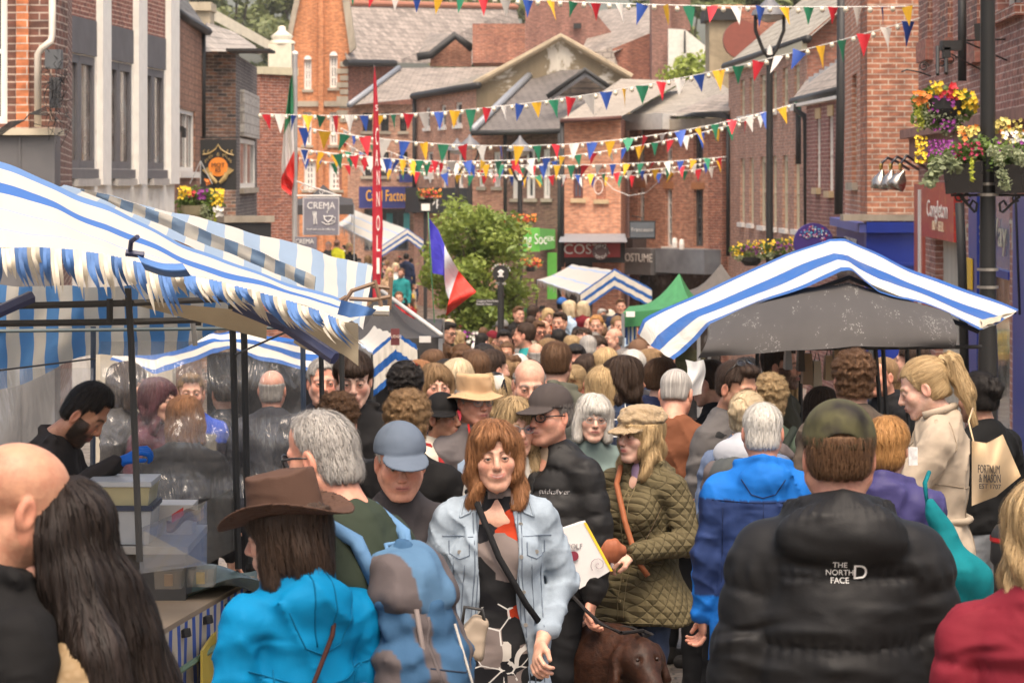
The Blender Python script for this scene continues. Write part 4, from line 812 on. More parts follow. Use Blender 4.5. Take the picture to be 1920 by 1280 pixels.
sg=thing('green_shop_sign','bright green building society fascia beyond the young tree','shop sign',P(1008,468,94)); m=MB(); m.box(P(930,470,94),P(1012,428,93)); m.hexa([P(1012,470,93),P(1041,466,95),P(1041,466,96),P(1012,470,96),P(1012,428,93),P(1041,430,95),P(1041,430,96),P(1012,428,96)]); m.build('fascia',paint((.12,.42,.06)),sg); text('lettering','Building Soc',WHITE,P(985,449,92.95),.5,sg,fit=1.4); text('lettering','LEEK',WHITE,P(1027,448,93.8),.22,sg)
m=MB(); m.box(P(1026,560,94.5),P(1044,474,94.2)); m.build('door_surround',paint((.10,.36,.05)),sg)
# ---- orange brick coffee shop
W=Wall((1054,80),(1164,80)); B=bldg('coffee_shop_building','salmon brick coffee shop with ribbed tile roof and red fascia',P(1110,600,80)); bm=brick((.58,.28,.17),(.50,.225,.13),(.48,.33,.24),.225,.075,.006,.12)
ops=[W.rect(1075,1093,312,372),W.rect(1118,1136,312,374),W.rect(1060,1160,492,640)]; W.wall(B,0,W.L,gz(80),W.z(222,0),ops,bm,.15)
for o in ops[:2]: W.window(B,o,paint((.16,.06,.05)),2,1,.13,.06,sill=render_wall((.55,.42,.25)),gl=glass((.14,.16,.22)))
W.window(B,ops[2],DARK,5,1,.13,.07,gl=glass((.05,.04,.035))); Ws=Wall((1164,80),(1180,86)); Ws.wall(B,0,Ws.L,gz(80),Ws.z(222,0),[],brick((.36,.15,.09),(.28,.11,.07),(.4,.28,.2),.225,.075,.006,.3))
m=MB(); m.poly(P(1050,226,79.5),P(1166,218,79.5),P(1282,152,90),P(1165,148,90)); m.build('roof',slate((.27,.23,.185),3.,.33,.15),B); bar([P(1050,227,79.3),P(1166,221,79.3)],.07,'gutter',paint((.10,.04,.03)),B); bar([P(1054,226,79.4),P(1054,500,79.4)],.07,'drainpipe',DARK,B)
m=MB(); m.hexa([P(1048,454,78.6),P(1176,454,78.6),P(1176,452,79.9),P(1048,452,79.9),P(1052,440,79.6),P(1172,440,79.6),P(1172,438,79.9),P(1052,438,79.9)]); m.build('lead_canopy',LEAD,B); m=MB(); m.box(P(1055,492,79.9),P(1172,455,79.5)); m.build('fascia_frame',DARK,B); m=MB(); m.box(P(1058,482,79.5),P(1163,456,79.35)); m.build('fascia',paint((.38,.04,.035)),B); text('lettering','COSTA',WHITE,P(1100,468,79.3),.40,B)
sg=thing('round_coffee_sign','round dark coffee sign ringed with white capitals','shop sign',P(1126,470,78.9)); m=MB(); c=P(1126,472,78.9); m.tube([c,c+Vector((0,.1,0))],.23,24); m.build('disc',paint((.10,.055,.05)),sg)
for s_,r0 in (('COSTA',1),('COFFEE',-1)):
    for i,ch in enumerate(s_): a=pi/2-r0*(i-(len(s_)-1)/2)*.42 if r0>0 else -pi/2+(i-(len(s_)-1)/2)*.40; text('lettering',ch,WHITE,c+Vector((.165*math.cos(a),-.02,.165*math.sin(a))),.11,sg,rot=(pi/2,a-pi/2 if r0<0 else -(a-pi/2)*-1,0)) 
# ---- recessed brick with white sashes
W=Wall((1180,84),(1366,80.2)); B=bldg('sash_window_terrace','red brick terrace with white cornice and long sash windows',P(1270,600,80)); bm=brick((.50,.24,.15),(.40,.175,.11),(.46,.33,.25),.225,.075,.007,.25)
ops=[W.rect(1196,1208,240,312),W.rect(1247,1260,243,318),W.rect(1300,1318,250,322),W.rect(1196,1208,352,420),W.rect(1247,1260,354,462),W.rect(1300,1318,355,462)]; W.wall(B,0,W.L,gz(80),W.z(232,6),ops,bm,.2)
for i,o in enumerate(ops): W.window(B,o,WHITE if i%3<2 else paint((.08,.075,.07)),2,4,.17,.06,.02,sill=WHITE if i%3<2 else None,lintel=paint((.42,.19,.09)) if i>2 else None)
m=MB(); W.box(m,0,W.u(1268),W.z(242,3),W.z(212,3),0,.5); m.build('cornice',paint((.52,.50,.47)),B); m=MB(); W.box(m,W.u(1268),W.L,W.z(238,9),W.z(216,9),0,.25); m.build('dentil_cornice',STONE,B)
m=MB(); W.box(m,W.u(1338),W.u(1364),gz(76),W.z(230,12),.0,.2); m.build('pier',brick(*BR_RED,(.4,.3,.22)),B); m=MB(); m.poly(P(1180,214,83.6),P(1366,222,79.8),P(1372,172,85),P(1330,140,92),P(1290,150,94)); m.build('roof',slate((.25,.22,.18),.35,.3,.4),B); m=MB(); m.poly(P(1262,212,81),P(1368,208,79.4),P(1372,176,82),P(1340,178,84)); m.build('porch_roof',SL,B)
bar([P(1365,215,79.7),P(1365,480,79.7)],.06,'drainpipe',DARK,B); 
m=MB(); W.box(m,W.u(1182),W.u(1212),W.z(500,2),W.z(448,2),.0,.5); m.build('shopfront',paint((.08,.06,.055)),B); m=MB(); W.box(m,W.u(1212),W.u(1266),W.z(520,5),W.z(470,5),.0,.9); m.build('grey_fascia',paint((.13,.125,.125)),B); text('lettering','COSTUME',WHITE,W.p(W.u(1240),W.z(488,5),.93),.34,B,rot=(pi/2,0,math.atan2(W.d.y,W.d.x)))
m=MB(); W.box(m,W.u(1270),W.u(1362),W.z(522,9),W.z(474,9),.0,.8); m.build('zinc_box',paint((.27,.30,.33),.45,.4,.35,.3,1.5),B); m=MB(); W.box(m,W.u(1212),W.u(1362),gz(80),W.z(522,9),.0,.25); m.build('shop_window',glass((.05,.045,.04)),B)
for px,py in ((1265,455),(1278,458)): m=MB(); c=P(px,py,79); m.lathe((c.x,c.y,c.z),[(.07,-.14),(.08,0),(.06,.12),(.02,.14)],8); m.build('chimney_pot',WHITE,B)
sg=thing('projecting_shop_sign','dark slate projecting sign lettered Francesco','shop sign',P(1204,447,79)); m=MB(); m.box(P(1180,448,79.1),P(1229,414,79)); m.build('board',paint((.02,.02,.022)),sg); m=MB(); m.box(P(1182,445,79),P(1227,417,78.97)); m.build('panel',paint((.10,.115,.13)),sg); text('lettering','Francesco',paint((.5,.48,.45)),P(1204,431,78.95),.16,sg,fit=.6)
bar([P(1204,414,79.1),P(1204,408,79.1),P(1185,405,83)],.02,'bracket',DARK,sg)
# ---- cream sashes building
W=Wall((1366,80),(1513,65)); B=bldg('cream_sash_building','brown brick building with narrow cream sash windows in two rows',P(1440,600,72)); bm=brick((.44,.235,.155),(.30,.155,.11),(.44,.34,.27),.225,.075,.007,.25)
xs=[(1388,1396),(1405,1413),(1425,1435),(1447,1456),(1467,1477),(1489,1499)]; up=[(150,218),(146,215),(140,212),(134,207),(127,202),(122,198)]; dn=[(297,417),(296,419),(294,423),(292,426),(291,428),(290,430)]; ops=[]
for x,y in list(zip(xs,up))+list(zip(xs,dn)): ops.append(W.rect(*x,*y))
W.wall(B,0,W.L,gz(75),5.75,ops,bm,.14)
for o in ops: W.window(B,o,CREAM,1,2,.12,.15,.05,sill=WHITE)
e0,e1=P(1358,125,80.3),P(1515,73,64.6); r=Vector((3.6,0,3.1)); m=MB(); m.quad(e0,e1,e1+r,e0+r); m.build('roof',slate((.29,.26,.21),.4,.3,.4,moss=.3),B); bar([e0,e1],.1,'gutter',DARK,B); m=MB(); W.box(m,0,W.L,5.45,5.7,.0,.12); m.build('fascia_board',CREAM,B)
m=MB(); a=W.p(W.L,0); m.poly((a.x,65,gz(65)),(a.x+7,65,gz(65)),(a.x+7,65,5.75),(a.x+3.6,65,8.8),(a.x,65,5.75)); m.build('gable_wall',brick((.30,.13,.085),(.22,.09,.06),(.25,.18,.14)),B)
# ---- low wing with lead roof
W=Wall((1486,57),(1583,50)); B=bldg('low_brick_wing','low plum brick wing with white slit windows and black gutter',P(1545,600,52)); bm=brick((.235,.095,.075),(.19,.075,.06),(.42,.31,.26),.225,.075,.007,.15)
w=[W.rect(1531,1538,223,352),W.rect(1554,1562,218,358)]; W.wall(B,W.u(1512),W.L,gz(53),W.z(190,3),w,bm,.1)
for o in w: W.window(B,o,WHITE,1,2,.09,.05,sill=paint((.5,.38,.22)),lintel=paint((.52,.36,.16)))
bar([P(1486,191,57),P(1580,168,50)],.08,'gutter',DARK,B); e0,e1=P(1484,188,57),P(1582,164,50); m=MB(); m.poly(e0,e1,P(1600,100,57),P(1512,150,64)); m.build('roof',SL,B); m=MB()
for k in range(8): x=1516+k*10; m.box(P(x,158-k*6.3,60),P(x+9,144-k*6.3,60.05))
m.build('step_flashing',LEAD,B); m=MB(); W.box(m,W.u(1490),W.L,W.z(196,3),W.z(190,3),0,.12); m.build('soffit',WHITE,B)
bar([P(1492,195,55.6),P(1492,207,55.6),P(1508,217,55.4),P(1510,230,55.4),P(1512,425,55.4)],.055,'drainpipe',DARK,B); bar([P(1497,200,56),P(1497,308,56)],.06,'downpipe_stub',DARK,B); bar([P(1578,-60,49),P(1576,200,49),P(1572,402,49)],.075,'tall_drainpipe',DARK,B,8)
# ---- orange brick tower over blue shop
W=Wall((1584,46),(1626,40)); B=bldg('brick_corner_tower','weathered orange brick corner block over a blue shop',P(1660,700,40))
W.wall(B,0,W.L,gz(42),6.2,[W.rect(1597,1606,140,342)],brick((.46,.20,.12),(.36,.15,.09),(.52,.42,.33),.225,.075,.010,.2),.25); m=MB(); q=W.rect(1594,1608,342,356); W.box(m,*q,-.1,.08); m.build('sill',STONE,B); m=MB(); q=W.rect(1596,1607,140,342); m.quad(W.p(q[0],q[2],-.24),W.p(q[1],q[2],-.24),W.p(q[1],q[3],-.24),W.p(q[0],q[3],-.24)); m.build('blind_window',DARK,B)
W=Wall((1626,40),(1732,40)); W.wall(B,0,W.L,W.z(404,0),6.2,[],brick((.40,.14,.07),(.22,.085,.05),(.30,.22,.17),.225,.075,.009,.75,),.1); m=MB(); W.box(m,-.35,W.L,W.z(414,0),W.z(402,0),-.3,.14); m.build('cornice',STONE,B)
blue=paint((.012,.035,.27),.35,0.,.1); m=MB(); W.box(m,-.02,W.L+.1,gz(40),W.z(436,0),-.2,.05); W.box(m,-.03,W.L+.1,W.z(436,0),W.z(416,0),-.2,.16); W.box(m,0,W.L+.1,W.z(498,0),W.z(492,0),.05,.1); m.build('shopfront',blue,B)
Wf=Wall((1567,46.5),(1625,39.9)); m=MB(); Wf.box(m,0,Wf.L,Wf.z(430,4),Wf.z(414,4),-.1,.1); m.build('fascia_top',paint((.09,.11,.36)),B); m=MB(); Wf.box(m,.2,Wf.L-.1,Wf.z(470,4),Wf.z(431,4),-.1,.0); m.build('shop_sign_board',paint((.03,.02,.20)),B); text('lettering','PHONE CENTRE',WHITE,Wf.p(Wf.L*.55,Wf.z(462,5),.02),.26,B,rot=(pi/2,0,math.atan2(Wf.d.y,Wf.d.x)),sx=1.4)
m=MB(); Wf.box(m,0,Wf.L,gz(43),Wf.z(471,4),-.1,-.02); m.build('shop_window',glass(),B)
sg=thing('half_round_sign','purple half round sign scattered with coloured dots above the shop','shop sign',P(1526,460,41)); c=P(1526,456,41); m=MB(); m.tube([c,c+Vector((0,.12,0))],.29,28); m.build('disc',paint((.045,.02,.17)),sg); rr=random.Random(5)
mts=[paint((.75,.75,.75)),paint((.5,.02,.06)),paint((.10,.35,.55)),paint((.55,.25,.45))]
m=MB()
for k in range(90):
    a=rr.uniform(.1,2.6); r0=rr.uniform(.10,.25); q=c+Vector((r0*math.cos(a),-.012,r0*math.sin(a))); m.mi=rr.randrange(4); m.tube([q,q+Vector((0,.01,0))],rr.uniform(.006,.014),7)
m.build('dots',mts,sg); bar([P(1560,445,41),P(1585,447,42)],.015,'bracket',DARK,sg)
# ---- brick shops at right
W=Wall((1722,38.8),(2010,24.6)); B=bldg('plum_brick_shops','plum brick shop building with string course behind the black lamp column',P(1850,800,30)); bm=brick((.36,.165,.125),(.25,.11,.085),(.50,.38,.32),.225,.075,.008,.15)
zs=W.z(249,0)-.02; zl=W.z(345,0); w=W.rect(1870,1918,-60,18); W.wall(B,0,W.L,zl,7,[w],bm,.2); W.window(B,w,WHITE,2,2,.18,.07,sill=brick(*BR_RED))
for x0,x1 in ((1732,1748),(1767,1786),(1823,1842)): m=MB(); a,b=W.u(x0),W.u(x1); zb_=W.z(90,(a+b)/2)+.1; W.box(m,a,b,zb_,7,-.05,.06); m.build('brick_strip',brick((.13,.07,.06),(.30,.12,.08),(.5,.38,.3)),B); m=MB(); W.box(m,a-.05,b+.1,zb_-.28,zb_-.01,-.05,.10); m.build('corbel',brick((.36,.15,.11),(.3,.12,.09),(.3,.2,.15),.07,.3),B)
m=MB(); W.box(m,-.4,W.L,zs-.06,zs+.06,-.05,.22); W.box(m,-.1,W.L,zs-.35,zs-.06,-.05,.12); m.build('string_course',paint((.27,.14,.11),.9,0.,.3,.5),B)
for x0,x1 in ((1738,1757),(1812,1824),(1897,1908)): m=MB(); W.box(m,W.u(x0),W.u(x1),gz(34),zl,-.1,.02); m.build('pier',bm,B)
m=MB(); W.box(m,W.u(1757),W.u(1812),gz(34),zl,-.3,-.08); m.build('doorway',render_wall((.50,.46,.38)),B); m=MB(); W.box(m,0,W.u(1738),gz(34),zl,-.1,.06); m.build('narrow_sign',paint((.42,.10,.07)),B); m=MB(); W.box(m,W.u(1732),W.u(1735.5),gz(34),W.z(355,0),.06,.08); m.build('sign_slot',WHITE,B)
m=MB(); W.box(m,W.u(1824),W.u(1840),gz(34),zl+.1,-.1,.05); W.box(m,W.u(1908),W.L,gz(28),W.z(365,8),-.1,.05); W.box(m,W.u(1862),W.u(1897),W.z(512,8),W.z(498,8),-.1,.04); m.build('blue_frame',blue,B)
m=MB(); W.box(m,W.u(1840),W.u(1897),W.z(498,8),W.z(355,8),-.1,.0); m.build('frosted_glass',paint((.16,.19,.32),.15),B); text('lettering','Holiday Way Travel',paint((.5,.46,.34)),W.p(W.u(1868),W.z(432,7),.02),.42,B,rot=(pi/2,0,math.atan2(W.d.y,W.d.x)),sx=2.)
m=MB(); W.box(m,W.u(1840),W.u(1897),gz(31),W.z(512,8),-.12,-.01); m.build('shop_window',glass((.05,.06,.055),.05),B)
sg=thing('red_shop_sign','weathered red sign with white lettering over the cream doorway','shop sign',W.p(W.u(1780),W.z(445,3))); a=math.atan2(W.d.y,W.d.x); m=MB(); W.box(m,W.u(1749),W.u(1811),W.z(445,3),W.z(342,3),.04,.14)
t=NT('red_sign'); nn=t.noise(6.,t.uv(),4.,.7); t.P(col=t.mix(t.ramp(nn,[(.55,(0,0,0)),(.66,(1,1,1))]),(.42,.03,.02),(.55,.20,.04)),rough=.4); m.build('board',t.m,sg); text('lettering','Congleton',WHITE,W.p(W.u(1781),W.z(392,3),.16),.30,sg,rot=(pi/2,0,a),sx=2.); text('lettering','BUY-SELL',paint((.75,.6,.4)),W.p(W.u(1783),W.z(422,3),.16),.17,sg,rot=(pi/2,0,a),sx=2.)
m=MB(); W.box(m,W.u(1824),W.u(1834),W.z(530,5),W.z(476,5),.06,.08); m.build('yellow_notice',paint((.72,.45,.02)),B)
bar([P(1804,-40,29.5),P(1804,152,29.5)],.045,'drainpipe',DARK,B,8); bar([P(1799,380,30.5),P(1804,500,30.5),P(1810,760,30.5)],.05,'drainpipe',DARK,B,8); bar([P(1900,250,27),P(1912,590,27)],.012,'cable',DARK,B,4)
for px,py in ((1833,45),): m=MB(); m.hexa([P(1828,76,27.5),P(1843,78,27.5),P(1843,78,28),P(1828,76,28),P(1826,45,27.5),P(1843,43,27.5),P(1843,43,28),P(1826,45,28)]); m.build('floodlight',DARK,B)
for k,(px,py,Y) in enumerate(((1668,352,36.5),(1686,342,36.3),(1704,352,36.1))):
    sp=thing('gooseneck_lamp',['brass gooseneck wall lamp, leftmost of the three','brass gooseneck wall lamp in the middle of the three','brass gooseneck wall lamp nearest the flower trough'][k],'wall lamp',P(px,py,Y),'gooseneck lamps by the blue shop'); c=P(px,py,Y)
    hx=px-14; pts=[P(hx-2,320,Y),P(hx,305,Y),P(hx+10,296-k*2,Y),P(hx+25,302,Y+.3),P(hx+50,318,Y+.8)]; bar(pts,.018,'arm',paint((.10,.10,.11),.3,.8),sp)
    m=MB(); m.lathe((0,0,0),[(.02,.1),(.035,.06),(.09,.0),(.115,-.08),(.12,-.14),(.105,-.15)],14); q=P(hx-2,333,Y); M_=Matrix.Translation(q)@Matrix.Rotation(R(28 if k==2 else 8),4,'Y'); m.v=[tuple(M_@Vector(v)) for v in m.v]; m.build('shade',paint((.42,.38,.34),.25,.9),sp,smooth=True)
    m=MB(); m.lathe((q.x,q.y,q.z),[(.022,.1),(.026,.16),(.02,.18)],8); m.build('brass_collar',paint((.55,.38,.12),.3,.9),sp)
# ---- far roofs and chimneys on the hill
B=bldg('far_brick_gable','large dark red brick gable beyond the stained gable',P(1060,300,140)); polypix([(985,100,140),(985,-30,140),(1072,-30,140),(1146,60,140),(1146,110,140)],'gable_wall',brick((.27,.12,.09),(.2,.09,.07),(.3,.22,.17)),B,.3); m=MB(); m.box(P(1065,98,139.9),P(1105,66,139.7)) if 0 else None
m=MB(); m.box(P(1075,54,139.9),P(1090,44,139.7)); m.build('window',DARK,B)
B=bldg('far_slate_house','distant slate roofed house between brick gable and white wall',P(1180,300,135)); polypix([(1090,95,136),(1125,20,150),(1218,10,150),(1225,60,136),(1150,100,134)],'roof',SL,B,.1); polypix([(1120,0,151),(1220,0,151),(1220,-40,156),(1120,-40,156)],'upper_roof',slate((.3,.27,.26)),B,.1); polypix([(1084,110,133.5),(1146,88,133.5),(1176,170,133),(1100,170,133)],'side_roof',SL,B,.1)
polypix([(1148,92,134.5),(1225,60,134.5),(1225,160,134.5),(1148,160,134.5)],'wall',brick(*BR_RED,(.3,.2,.15)),B,.2); m=MB(); m.box(P(1222,150,132),P(1254,-60,134)); m.box(P(1254,58,133),P(1292,-60,134)); m.build('chimney_stack',brick((.26,.13,.1),(.2,.1,.08),(.3,.22,.17)),B)
B=bldg('white_gabled_house','white painted gable wall with a wall bracket beneath trees',P(1290,300,131)); polypix([(1253,148,131),(1253,54,131),(1285,56,131),(1322,86,131),(1322,148,131)],'gable_wall',paint((.66,.63,.56)),B,.4); bar([P(1284,58,130.8),P(1284,100,130.8)],.05,'bracket',DARK,B)
B=bldg('tan_chimney','broad tan rendered chimney with orange pots','chimney' and P(1360,240,95)); B['category']='chimney'; m=MB(); m.box(P(1330,240,95),P(1392,38,97)); m.build('stack',render_wall((.36,.29,.19)),B); m=MB(); m.box(P(1322,38,94.8),P(1396,24,97.2)); m.build('cap',DARK,B)
for x in (1344,1364,1384): m=MB(); c=P(x,24,96); m.lathe((c.x,c.y,c.z),[(.18,0),(.2,.12),(.17,.25),(.12,.26)],10); m.build('chimney_pot',paint((.42,.17,.07)),B)
B=bldg('red_gable_chimney','round capped red wall behind the cream sash roof',P(1410,200,92)); m=MB(); c=P(1392,75,92); m.tube([c,c+Vector((0,.4,0))],.62,20); m.build('disc_sign',paint((.22,.06,.04)),B); m=MB(); m.box(P(1390,130,92.2),P(1460,15,93.5)); m.build('wall',brick(*BR_RED,(.3,.2,.15)),B)
# ================= foliage, flowers =================
def leafcloud(cs,n,size,seed=0,flat=.0,droop=0.):
    """cs: list of (centre, radii); n leaves per clump -> V,Q of small bent quads"""
    rg=np.random.RandomState(seed); Vs=[];Qs=[];b=0
    for (c,r) in cs:
        d=rg.normal(size=(n,3)); d/=np.linalg.norm(d,axis=1)[:,None]; rad=rg.rand(n)**.45; p=np.array(c)+d*rad[:,None]*np.array(r)
        a=rg.normal(size=(n,3)); a[:,2]*=.6; a/=np.linalg.norm(a,axis=1)[:,None]; bb=np.cross(a,d+rg.normal(size=(n,3))*.7); bb/=np.linalg.norm(bb,axis=1)[:,None]+1e-6
        s=size*(.6+.8*rg.rand(n))[:,None]; a=a*s; bb=bb*s*.55
        v=np.stack([p-a,p+bb-a*.1,p+a,p-bb-a*.1],1).reshape(-1,3); Vs.append(v); Qs.append(np.arange(4*n).reshape(n,4)+b); b+=4*n
    return np.concatenate(Vs),np.concatenate(Qs)
def cloud(name,cs,n,size,mat,par,seed=0): V,Q=leafcloud(cs,n,size,seed); return link(name,npmesh(name,V,Q,mat,smooth=False),par)
def tree(label,px,py,Y,w,h,n=26,seed=1,c=(.10,.15,.03),c2=(.22,.27,.06),leaf=.07,trunk=True,per=260,group=None):
    base=P(px,HY,Y); base.z=gz(Y); top=P(px,py,Y).z; r=random.Random(seed); o=thing('tree',label,'tree',base,group); cz=top-h/2
    cs=[]
    for k in range(n):
        z=r.uniform(-.5,.5); rr=math.sqrt(max(0,1-(2*z)**2*.8)); a=r.uniform(0,2*pi); q=r.uniform(.2,1)*rr
        cs.append(((base.x+math.cos(a)*q*w/2*.85,Y+math.sin(a)*q*w/2*.85,cz+z*h*.9),(w*.14*r.uniform(.7,1.3),w*.14*r.uniform(.7,1.3),w*.10*r.uniform(.7,1.3))))
    if trunk:
        m=MB(); m.tube([base,(base.x+.02,Y,(base.z+cz)/2),(base.x,Y,cz)],[w*.02+.02,w*.018+.015,w*.01+.01],8)
        for k in range(9): q=cs[k*2%n][0]; m.tube([(base.x,Y,cz-h*.3+k*.05*h),((base.x+q[0])/2,(Y+q[1])/2,q[2]-.1*h),q],[w*.01,w*.006,w*.003],5)
        m.build('trunk',paint((.12,.10,.07),.9),o,smooth=True)
    cloud('crown',cs,per,leaf,leafmat(c,c2),o,seed); return o
tree('young green street tree with a slender trunk behind the tricolour flag',893,372,50,2.35,2.45,70,3,(.12,.18,.03),(.29,.35,.07),.05,per=190)
hill=[(330,-60,230,16,17),(440,-70,240,15,14),(540,-60,250,11,10),(1290,-60,200,10,12),(1230,-40,215,9,9),(1470,-60,180,9,7),(880,-50,280,16,9),(720,-30,300,16,6)]
nm=['dense green tree above the chimney of the slate roofed shop','broad green tree above the cream parapet','pale tree beyond the flagpole beside the orange gable','dark green tree above the white gable','leafy tree behind the tall brick chimney stack','green tree above the cream sash building roof','distant tree above the hall roof ridge','low distant tree rising over the orange gable']
for k,(px,py,Y,w,h) in enumerate(hill):
    o=tree(nm[k],px,py,Y,w,h,26,10+k,(.10,.13,.04),(.20,.22,.08),.38,per=230,trunk=True,group='trees on the hill')
o=thing('shrub','bright yellow green bush in front of the white gable','shrub',P(1295,148,128)); cloud('foliage',[(P(x,y,128),(.9,.6,.6)) for x,y in ((1265,140),(1290,128),(1312,138),(1325,150),(1280,150),(1300,118))],130,.16,leafmat((.2,.26,.04),(.36,.42,.08)),o,4)
YEL,PUR,RED_,WHT,ORG=[paint(c,.6,0.,.2,.0) for c in ((.75,.50,.02),(.22,.02,.20),(.55,.02,.03),(.7,.68,.62),(.75,.22,.03))]
def flower(c,r,rg): # five petal bloom
    V=[];F_=[]; n=Vector((rg.gauss(0,.5),-1,rg.gauss(.2,.5))).normalized(); a=n.orthogonal().normalized(); b=n.cross(a); V.append(tuple(c-n*r*.15))
    for k in range(10): t=2*pi*k/10; rr=r*(1 if k%2 else .62); V.append(tuple(c+(a*math.cos(t)+b*math.sin(t))*rr+n*r*.25*(k%2)))
    return V,[(0,1+k,1+(k+1)%10) for k in range(10)]
def blooms(par,pts,r,mat,seed,name='blossom'):
    m=MB(); rg=random.Random(seed)
    for p in pts: v,f=flower(p,r*rg.uniform(.7,1.2),rg); m.add(v,f)
    return m.build(name,mat,par)
def scat(px0,px1,py0,py1,Y,n,seed,dy=.25): r=random.Random(seed); return [P(r.uniform(px0,px1),r.uniform(py0,py1),Y+r.uniform(-dy,dy)) for _ in range(n)]
GRN=leafmat((.06,.11,.02),(.18,.26,.05)); SILV=leafmat((.22,.26,.13),(.42,.45,.28)); LIME=leafmat((.35,.40,.03),(.55,.58,.08))
def basket(label,px,py,Y,k,w,seed,spec,group='hanging flower baskets'):
    """spec: (mat, dx0,dx1,dy0,dy1,n,r) offsets in picture units k"""
    o=thing('hanging_basket',label,'flower basket',P(px,py,Y),group); X=lambda d:px+d*k; Z=lambda d:py+d*k
    cloud('foliage',[(P(X(a),Z(b),Y),(w*.24,w*.22,w*.17)) for a,b in ((-.6,.1),(-.2,-.2),(.3,-.1),(.6,.15),(0,.15),(-.3,.35),(.35,.4),(-.55,.5),(.1,.6))],150,w*.05,GRN,o,seed)
    for i,(mt,a,b,c,d,n,r) in enumerate(spec):
        blooms(o,scat(X(a),X(b),Z(c),Z(d),Y-w*.25,n,seed+i,w*.1),w*r,mt,seed+i)
    return o
full=[(YEL,.1,.95,-.35,.35,34,.045),(YEL,-.5,-.1,-.6,-.25,22,.04),(ORG,-.95,-.45,-.3,.15,16,.055),(RED_,-.15,.3,-.5,-.05,14,.06),(PUR,-.5,.3,-.15,.3,34,.035),(PUR,-.4,.3,.55,.9,26,.028)]
o=basket('overflowing hanging basket of yellow, orange and purple flowers below a scrolled bracket',1771,190,27,62,.62,21,full); cloud('trailing_leaves',[(P(x,y,26.9),(.10,.1,.10)) for x,y in ((1745,205),(1735,222),(1765,215),(1790,225),(1775,240))],90,.018,SILV,o,5); cloud('lime_leaves',[(P(x,y,26.9),(.05,.05,.12)) for x,y in ((1722,205),(1725,228))],60,.018,LIME,o,6)
m=MB(); c=P(1771,195,27); m.lathe((c.x,c.y,c.z),[(.20,.05),(.19,-.05),(.12,-.16),(.02,-.2)],14); m.build('bowl',DARK,o); 
br=thing('scrolled_bracket','black scrolled iron bracket fixed above the highest flower basket','bracket',P(1780,70,29)); m=MB()
m.tube([P(1690,135,27.3),P(1700,131,27.3),P(1722,135,27.3),P(1745,143,27.5)],.008,5)
for cx,cy,r in ((1732,125,.05),(1766,118,.05),(1782,112,.06)): m.tube([P(cx,cy,27.4)+Vector((r*(1-.05*i)*math.cos(i*.7),0,r*(1-.05*i)*math.sin(i*.7))) for i in range(13)],.006,5)
m.tube([P(1758,88,27.3),P(1758,140,27)],.018,6); m.tube([P(1774,100,27.3),P(1774,138,27)],.018,6); m.build('scroll',DARK,br); m=MB(); m.box(P(1767,94,27.2),P(1797,78,27.4)); m.box(P(1770,108,27.2),P(1778,90,27.35)); m.build('mount',DARK,br)
m=MB(); m.tube([P(1812,76,28),P(1894,74,29.5)],.01,5); m.tube([P(1812,80,28),P(1840,92,28.4)],.01,5); m.tube([P(1866,104,28.8),P(1893,116,29.2),P(1897,108,29.3)],.01,5); m.tube([P(1897,64,29.5),P(1898,128,29.5)],.012,5); m.tube([P(1786,103,28),P(1840,132,28.5)],.008,5); m.build('stay_bar',DARK,br)
